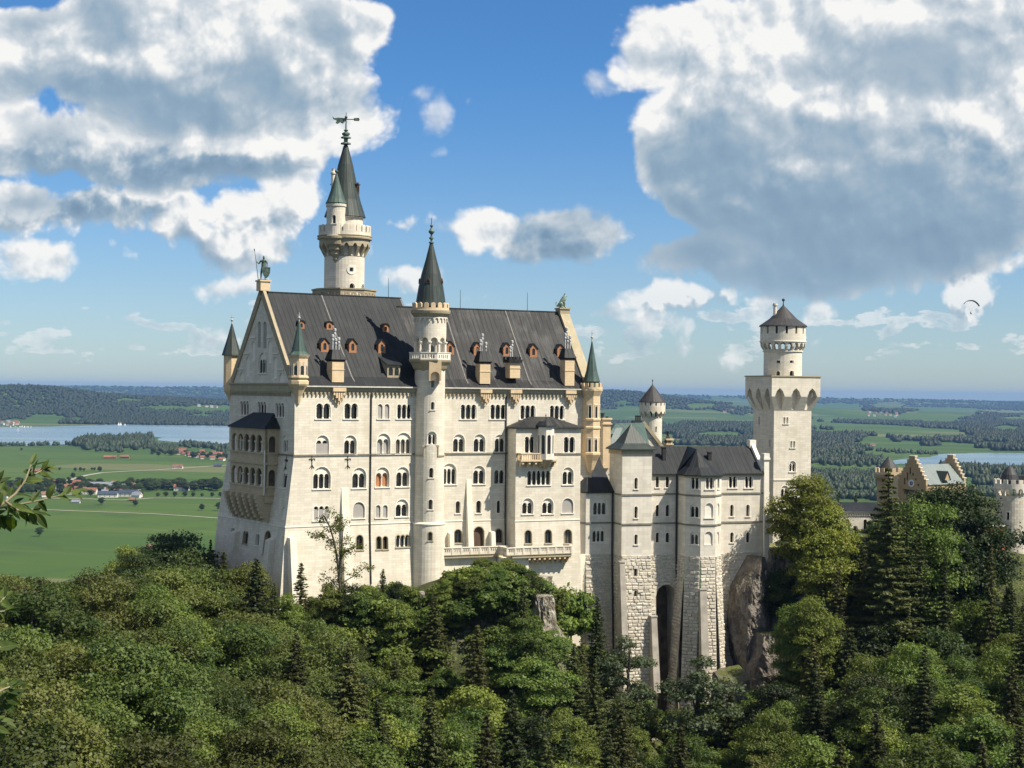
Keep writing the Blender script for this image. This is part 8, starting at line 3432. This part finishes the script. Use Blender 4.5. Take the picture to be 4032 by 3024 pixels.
n2 = T.noise(geo.outputs['Position'], 2.5, 5, 0.65)
c = T.mix(T.ss(n1, 0.4, 0.62), (0.22, 0.19, 0.15), (0.52, 0.48, 0.41))
c = T.mix(T.m('MULTIPLY', T.ss(n2, 0.5, 0.62), 0.6), c, (0.07, 0.075, 0.03))
finish(T, c, 0.95, T.m('ADD', n1, n2), 1.0, 0.6)
M['rockp'] = m2
rc_ = at(2948, 2425, 281)
rock('rock_outcrop', (rc_.x, rc_.y, rc_.z - 1.2), (4.0, 5.0, 10.2), 4, 'big grey brown rock face under the right end of the wing', M['rock'], 150, 60, 0.12)
rc_ = at(3045, 2330, 286)
rock('rock_outcrop', (rc_.x, rc_.y, rc_.z - 2), (3.2, 4.0, 8.5), 27, 'brown rock shoulder right of the big rock face under the courtyard edge', M['rock'], 110)
rc_ = at(3000, 2660, 277)
rock('rock_outcrop', (rc_.x, rc_.y, rc_.z - 2), (3.4, 4.5, 8.5), 21, 'dark lower shoulder of the cliff under the big grey rock face', M['rock'], 110)
rc_ = at(2880, 2760, 262)
rock('rock_outcrop', (rc_.x, rc_.y, rc_.z - 4), (3.2, 4.0, 9.0), 8, 'dark lower rock pillar below the big grey rock face', M['rock'], 110)
rc_ = at(2135, 2560, 252)
rock('rock_outcrop', (rc_.x, rc_.y, rc_.z - 2), (2.2, 3.0, 9.5), 15, 'pale crumbling limestone crag between the trees below the terrace', M['rockp'], 110, 50, 0.2)
rc_ = at(2120, 2290, 262)
rock('rock_outcrop', (rc_.x, rc_.y + 1, rc_.z - 3), (2.4, 2.0, 3.4), 19, 'pale rock knob under the terrace corner', M['rockp'], 70, 40, 0.2)
for (x, y, Y, s_, sd_, lb) in ((1390, 2810, 215, 1.0, 3, 'small pale rock among the trees below the palace'), (3450, 2750, 236, 1.1, 7, 'grey rock beside the pale patch on the right slope'), (1655, 2345, 250, 0.7, 10, 'small pale rock at the foot of the stair tower')):
    q = at(x, y, Y)
    rock('boulder', tuple(q), (s_, s_ * 0.8, s_ * 0.8), sd_, lb, M['rockp'], 40, 40, 0.2)
# grass ledges on the rock
pr_ = thing('court_terrace', 'grassy courtyard edge with low wall right of the wing', 'terrace', tuple(at(3060, 2160, 288)))
mb = MB()
a, b, c_, d_ = at(3018, 2172, 287), at(3170, 2172, 287), at(3170, 2140, 300), at(3018, 2140, 300)
for p_ in (a, b, c_, d_):
    p_.z = a.z
lo = [Vector((p_.x, p_.y, a.z - 3)) for p_ in (a, b, c_, d_)]
mb.prism(lo, [a, b, c_, d_])
mb.build('stone_edge', M['conc'], pr_)
mb = MB()
lo = [p_.copy() for p_ in (a, b, c_, d_)]
mb.prism([p_ + Vector((0, 0.3, 0.0)) for p_ in lo], [p_ + Vector((0, 0.3, 0.25)) for p_ in lo])
mb.build('grass', mat_plain('dry_grass', (0.20, 0.19, 0.07), 0.9, 0.3, 1.0), pr_)

# ================================================================== STATUES
import bmesh


def skin_body(name, chains, parent, mat, origin, sub=2):
    """one continuous body from joint chains: {name: (pos, radius)}, edges"""
    joints, edges = chains
    names = list(joints)
    me = bpy.data.meshes.new(name)
    me.from_pydata([joints[k][0] for k in names], [(names.index(a), names.index(b)) for a, b in edges], [])
    o = bpy.data.objects.new(name, me)
    link(o)
    sk = o.modifiers.new('skin', 'SKIN')
    lay = me.skin_vertices[0].data if me.skin_vertices else None
    if lay is None:
        bm = bmesh.new()
        bm.from_mesh(me)
        bm.verts.layers.skin.verify()
        bm.to_mesh(me)
        bm.free()
        lay = me.skin_vertices[0].data
    for i, k in enumerate(names):
        r_ = joints[k][1]
        lay[i].radius = (r_, r_) if isinstance(r_, (int, float)) else r_
    lay[0].use_root = True
    ss_ = o.modifiers.new('sub', 'SUBSURF')
    ss_.levels = sub
    ss_.render_levels = sub
    dg = bpy.context.evaluated_depsgraph_get()
    em = bpy.data.meshes.new_from_object(o.evaluated_get(dg))
    o.modifiers.clear()
    o.data = em
    em.materials.clear()
    em.materials.append(mat)
    em.polygons.foreach_set('use_smooth', [True] * len(em.polygons))
    o.parent = parent
    return o


# knight: 4.2 m bronze, left hand holds an upright lance, right hand rests on a shield
kn = thing('knight_statue', 'green bronze knight with lance and shield on the west gable peak', 'statue', tuple(KN), rz=-0.25)
S = 4.15 / 1.85
J = {
    'pelvis': ((0, 0, 0.98), (0.155, 0.12)), 'belly': ((0, 0, 1.13), (0.14, 0.11)), 'chest': ((0.0, 0, 1.33), (0.185, 0.13)), 'neck': ((0.01, 0, 1.53), 0.065), 'head': ((0.03, -0.02, 1.66), 0.098), 'helm': ((0.0, 0.0, 1.80), 0.06),
    'hipl': ((-0.10, 0, 0.90), 0.10), 'kneel': ((-0.16, -0.06, 0.50), 0.068), 'ankl': ((-0.18, -0.02, 0.10), 0.048), 'toel': ((-0.22, -0.17, 0.05), 0.045),
    'hipr': ((0.10, 0, 0.90), 0.10), 'kneer': ((0.13, -0.02, 0.50), 0.068), 'ankr': ((0.14, 0.02, 0.10), 0.048), 'toer': ((0.20, -0.14, 0.05), 0.045),
    'shl': ((-0.21, 0, 1.43), 0.075), 'elbl': ((-0.34, -0.05, 1.20), 0.055), 'wril': ((-0.46, -0.16, 1.32), 0.042), 'hanl': ((-0.50, -0.20, 1.37), 0.045),
    'shr': ((0.21, 0, 1.43), 0.075), 'elbr': ((0.30, 0.0, 1.16), 0.055), 'wrir': ((0.32, -0.12, 0.96), 0.042), 'hanr': ((0.33, -0.16, 0.90), 0.045),
}
J = {k: (tuple(c * S for c in p_), (r_ * S if isinstance(r_, float) else tuple(q * S for q in r_))) for k, (p_, r_) in J.items()}
E = [('pelvis', 'belly'), ('belly', 'chest'), ('chest', 'neck'), ('neck', 'head'), ('head', 'helm'), ('pelvis', 'hipl'), ('hipl', 'kneel'), ('kneel', 'ankl'), ('ankl', 'toel'), ('pelvis', 'hipr'), ('hipr', 'kneer'), ('kneer', 'ankr'), ('ankr', 'toer'),
     ('chest', 'shl'), ('shl', 'elbl'), ('elbl', 'wril'), ('wril', 'hanl'), ('chest', 'shr'), ('shr', 'elbr'), ('elbr', 'wrir'), ('wrir', 'hanr')]
body_ = skin_body('body', (J, E), kn, M['bronze'], None)
o0 = Vector(kn.location)


def local(mb, name, mat, parent):
    mb.v = [tuple(Vector(v) + o0) for v in mb.v]
    return mb.build(name, mat, parent)


mb = MB()
mb.tube([(-0.36 * S, -0.10 * S, 0.02), (-0.50 * S, -0.20 * S, 1.37 * S), (-0.60 * S, -0.27 * S, 2.12 * S)], [0.055, 0.05, 0.035], 6)
mb.tube([(-0.60 * S, -0.27 * S, 2.10 * S), (-0.615 * S, -0.28 * S, 2.2 * S), (-0.63 * S, -0.29 * S, 2.32 * S)], [0.03, 0.11, 0.01], 6)
local(mb, 'lance', M['bronze'], kn)
mb = MB()
sh = lambda a, z, d=0.0: Vector((0.33 * S + a + d * 0.25, -0.26 * S - 0.12 + a * 0.25 + d, z))
ol = [(-0.28 * S, 0.92 * S), (0.28 * S, 0.92 * S), (0.27 * S, 0.55 * S), (0.16 * S, 0.28 * S), (0, 0.12 * S), (-0.16 * S, 0.28 * S), (-0.27 * S, 0.55 * S)]
slab(mb, sh, ol, (), 0, 0.1)
local(mb, 'shield', M['bronze'], kn)
mb = MB()                                                            # surcoat skirt and cloak
prof = [(0.19 * S, 0.62 * S), (0.21 * S, 0.75 * S), (0.16 * S, 1.02 * S), (0.17 * S, 1.2 * S)]
mb.lathe((0, 0, 0), prof, 14)
local(mb, 'surcoat', M['bronze'], kn)
mb = MB()
mb.bx(Vector((0, 0, 0)), (1, 0, 0), (0, 1, 0), 0.75, 0.6, 0.0, 0.12)
local(mb, 'plinth', M['bronzel'], kn)

# lion: sitting upright, facing right
li = thing('lion_statue', 'pale green bronze lion sitting on the east gable peak', 'statue', tuple(LN))
li.rotation_euler = (0, 0, 0.2)
J = {
    'rump': ((-0.75, 0, 0.75), (0.62, 0.55)), 'belly': ((-0.35, 0, 1.25), (0.50, 0.5)), 'chest': ((0.15, 0, 1.85), (0.62, 0.55)), 'neck': ((0.35, 0, 2.45), (0.62, 0.55)), 'head': ((0.62, 0, 2.85), (0.42, 0.40)), 'muz': ((1.0, 0, 2.68), 0.24),
    'tail1': ((-1.35, 0.2, 0.35), 0.12), 'tail2': ((-1.5, 0.5, 0.9), 0.09), 'tail3': ((-1.3, 0.55, 1.5), 0.14),
}
E = [('rump', 'belly'), ('belly', 'chest'), ('chest', 'neck'), ('neck', 'head'), ('head', 'muz'), ('rump', 'tail1'), ('tail1', 'tail2'), ('tail2', 'tail3')]
for s_, yy_ in (('l', -0.38), ('r', 0.38)):
    J['sh' + s_] = ((0.35, yy_, 1.45), 0.27)
    J['el' + s_] = ((0.40, yy_, 0.85), 0.19)
    J['pw' + s_] = ((0.45, yy_, 0.22), 0.17)
    J['ft' + s_] = ((0.80, yy_, 0.15), 0.18)
    J['kn' + s_] = ((-0.15, yy_ * 1.6, 0.65), 0.30)
    J['hk' + s_] = ((-0.55, yy_ * 1.5, 0.20), 0.17)
    J['hf' + s_] = ((0.0, yy_ * 1.5, 0.14), 0.16)
    E += [('chest', 'sh' + s_), ('sh' + s_, 'el' + s_), ('el' + s_, 'pw' + s_), ('pw' + s_, 'ft' + s_), ('rump', 'kn' + s_), ('kn' + s_, 'hk' + s_), ('hk' + s_, 'hf' + s_)]
J = {k: (tuple(c * 0.78 for c in p_), (r_ * 0.78 if isinstance(r_, float) else tuple(q * 0.78 for q in r_))) for k, (p_, r_) in J.items()}
skin_body('body', (J, E), li, M['bronzel'], None)
o0 = Vector(li.location)
mb = MB()
for e_ in (-0.2, 0.2):
    mb.lathe((0.36, e_, 2.42), [(0.13, 0), (0.1, 0.16), (0, 0.22)], 8)
local(mb, 'ear', M['bronzel'], li)

# ================================================================== PARAGLIDER
pg0 = at(3822, 1233, 1135)
pg = thing('paraglider', 'paraglider with curved blue grey canopy in the sky at the right', 'paraglider', tuple(pg0))
mb = MB()
mw = mat_plain('blue_canopy_cloth', (0.10, 0.15, 0.24), 0.7, 0.1)
arc = [(3797, 1195), (3801, 1189), (3808, 1185), (3818, 1183), (3830, 1183), (3841, 1188), (3850, 1196), (3856, 1205)]
P3 = [at(x, y, 1135 + (0 if 1 else 0)) for x, y in arc]
for i in range(len(P3) - 1):
    a, b = P3[i], P3[i + 1]
    for (f0, f1) in ((0, 0.5),):
        q0 = [a + Vector((0, -1.2, 0.25)), b + Vector((0, -1.2, 0.25)), b + Vector((0, 1.3, -0.1)), a + Vector((0, 1.3, -0.1))]
        mb.prism([p_ - Vector((0, 0, 0.35)) for p_ in q0], q0)
mb.build('canopy', mw, pg)
mb = MB()
for p_ in P3[::1]:
    mb.tube([p_, pg0 + Vector((0, 0, 0.5))], 0.02, 3)
mb.build('lines', M['iron'], pg)
mb = MB()
mb.ball(pg0 + Vector((0, 0, 0.2)), 0.4, 8)
mb.ball(pg0 + Vector((0.25, 0, -0.35)), 0.5, 8)
mb.build('harness', M['iron'], pg)
pr = thing('person', 'pilot in dark clothing seated under the paraglider canopy', 'person', tuple(pg0 + Vector((0, -0.3, -0.3))))
J = {'hip': ((0, 0, 0), 0.17), 'chest': ((-.1, 0, .45), 0.19), 'neck': ((-.1, 0, .68), .07), 'head': ((-.08, 0, .85), .12),
     'kl': ((.45, -.12, .05), .09), 'fl': ((.6, -.12, -.38), .07), 'kr': ((.45, .12, .05), .09), 'fr': ((.6, .12, -.38), .07),
     'sl': ((-.1, -.2, .55), .07), 'hl': ((.05, -.35, .95), .05), 'sr': ((-.1, .2, .55), .07), 'hr': ((.05, .35, .95), .05)}
skin_body('body', (J, [('hip', 'chest'), ('chest', 'neck'), ('neck', 'head'), ('hip', 'kl'), ('kl', 'fl'), ('hip', 'kr'), ('kr', 'fr'), ('chest', 'sl'), ('sl', 'hl'), ('chest', 'sr'), ('sr', 'hr')]), pr, M['iron'], None, 1)

# ================================================================== NEAR BRANCHES AT THE LEFT EDGE
m, T = new_mat('near_leaf')
oi = T.n('ShaderNodeNewGeometry')
n1 = T.noise(oi.outputs['Position'], 14.0, 3, 0.6)
uv = T.n('ShaderNodeUVMap')
sp = T.n('ShaderNodeSeparateXYZ', i={0: uv.outputs[0]})
vein = T.ss(T.m('ABSOLUTE', sp.outputs[0]), 0.06, 0.0)
c = T.mix(T.ss(n1, 0.4, 0.65), (0.035, 0.060, 0.012), (0.100, 0.140, 0.032))
c = T.mix(T.m('MULTIPLY', vein, 0.6), c, (0.20, 0.24, 0.09))
p = T.n('ShaderNodeBsdfPrincipled', i={'Base Color': c, 'Roughness': 0.5, 'Specular IOR Level': 0.2})
tr_ = T.n('ShaderNodeBsdfTranslucent', i={0: T.mix(1.0, c, (1.6, 1.8, 0.6), 'MULTIPLY')})
mx = T.n('ShaderNodeMixShader', i={0: 0.35, 1: p.outputs[0], 2: tr_.outputs[0]})
T.n('ShaderNodeOutputMaterial', i={0: mx.outputs[0]})
M['nleaf'] = m


def leaf_into(mb, base, d, up, L, w):
    """one ovate leaf: a grid of faces folded along the midrib"""
    d = d.normalized()
    s = d.cross(up).normalized()
    up = s.cross(d).normalized()
    n = 7
    prev = None
    for i in range(n + 1):
        t = i / n
        wd = w * math.sin(PI * min(1, t ** 0.8)) ** 0.8 * (1 - 0.15 * t)
        c = base + d * (L * t) - up * (L * 0.18 * t * t)
        row = [c - s * wd / 2 + up * wd * 0.16, c, c + s * wd / 2 + up * wd * 0.16]
        if prev:
            mb.face([prev[0], prev[1], row[1], row[0]], [(-1, t), (0, t), (0, t), (-1, t)])
            mb.face([prev[1], prev[2], row[2], row[1]], [(0, t), (1, t), (1, t), (0, t)])
        prev = row


def branch(label, twigs, Y, seed, nleaf, L, extra=()):
    r = random.Random(seed)
    o = thing('leafy_branch', label, 'branch', tuple(at(twigs[0][0][0], twigs[0][0][1], Y)))
    ml = MB()
    for k, tw_ in enumerate(twigs):
        P3 = [at(x, y, Y + (k % 3 - 1) * 0.05 + 0.02 * i) for i, (x, y) in enumerate(tw_)]
        r0 = 0.0048 if k == 0 else 0.003
        mb = MB()
        mb.tube(P3, [r0 * (1 - 0.7 * i / (len(P3) - 1)) for i in range(len(P3))], 6)
        mb.build('twig', M['twig'], o)
        tot = len(P3) - 1
        for j in range(nleaf):
            f = (j + 0.6) / nleaf * tot
            i = min(int(f), tot - 1)
            b = P3[i].lerp(P3[i + 1], f - i)
            dd = (P3[i + 1] - P3[i]).normalized()
            sd = 1 if j % 2 else -1
            side = Vector((-dd.z, 0, dd.x)) * sd
            v = dd * r.uniform(0.5, 1.0) + side * r.uniform(0.4, 1.0) + Vector((0, r.uniform(-.7, .5), r.uniform(-.35, .15)))
            leaf_into(ml, b, v, Vector((r.uniform(-.5, .5), -r.uniform(0.1, 0.9), r.uniform(0.4, 1))), L * r.uniform(0.6, 1.05), L * r.uniform(0.34, 0.46))
        leaf_into(ml, P3[-1], (P3[-1] - P3[-2]), Vector((0.2, -.6, 1)), L * 0.8, L * 0.3)
    for (x, y, x2, y2, wf) in extra:
        a, b = at(x, y, Y), at(x2, y2, Y + 0.02)
        leaf_into(ml, a, b - a, Vector((0.1, -1, 0.35)), (b - a).length, (b - a).length * wf)
    lo_ = ml.build('leaves', M['nleaf'], o, smooth=True)
    lo_['kind'] = 'stuff'


branch('sunlit leafy branch reaching in from the left edge above the meadows', [[(-160, 2120), (-60, 2030), (10, 1985), (60, 1945), (100, 1890), (122, 1830)],
        [(-120, 2010), (0, 2000), (80, 1985), (150, 1972), (230, 1952), (300, 1935)], [(-120, 1940), (-40, 1925), (0, 1900)],
        [(20, 1975), (70, 2010), (100, 2020), (150, 2022)], [(-100, 2060), (-30, 2035), (20, 2040)], [(100, 1890), (150, 1860), (180, 1845)]], 3.4, 5, 11, 0.042,
       [(45, 2030, 48, 2092, 0.62), (280, 1945, 322, 1925, 0.5), (100, 2040, 158, 2068, 0.3), (150, 1975, 190, 2018, 0.35), (0, 1930, 20, 1890, 0.4), (235, 1955, 265, 1870 + 60, 0.3)])
branch('small leaf cluster at the left edge against the dark wood', [[(-100, 2400), (-40, 2385), (0, 2370), (20, 2350)], [(-80, 2420), (-20, 2410), (25, 2405)]], 3.3, 9, 4, 0.045)
branch('single pale leaf spray low at the left edge', [[(-90, 2570), (-40, 2560), (0, 2548), (30, 2545)]], 3.3, 11, 3, 0.05, [(0, 2548, 68, 2556, 0.32)])
branch('bright leaf cluster in the lower left corner', [[(-80, 2760), (-30, 2740), (10, 2715), (50, 2700)], [(-60, 2790), (0, 2760), (40, 2750)], [(-60, 2860), (-20, 2845), (10, 2838)]], 3.3, 13, 4, 0.048, [(20, 2738, 84, 2778, 0.45), (0, 2700, 40, 2668, 0.4), (40, 2712, 75, 2680, 0.45)])

# ================================================================== HAZE
m, T = new_mat('haze_air')
pv = T.n('ShaderNodeVolumePrincipled', i={'Color': (0.25, 0.48, 0.92, 1), 'Density': 0.000024, 'Anisotropy': 0.0})
T.n('ShaderNodeOutputMaterial', i={'Volume': pv.outputs[0]})
mb = MB()
A = [Vector(p_) for p_ in ((-60000, -300, -800), (60000, -300, -800), (60000, 44500, -800), (-60000, 44500, -800))]
mb.prism(A, [Vector((p_.x, p_.y, 95)) for p_ in A])
hz = mb.build('haze', m)
tag(hz, 'pale blue air haze filling the whole valley', 'haze', None, 'stuff')
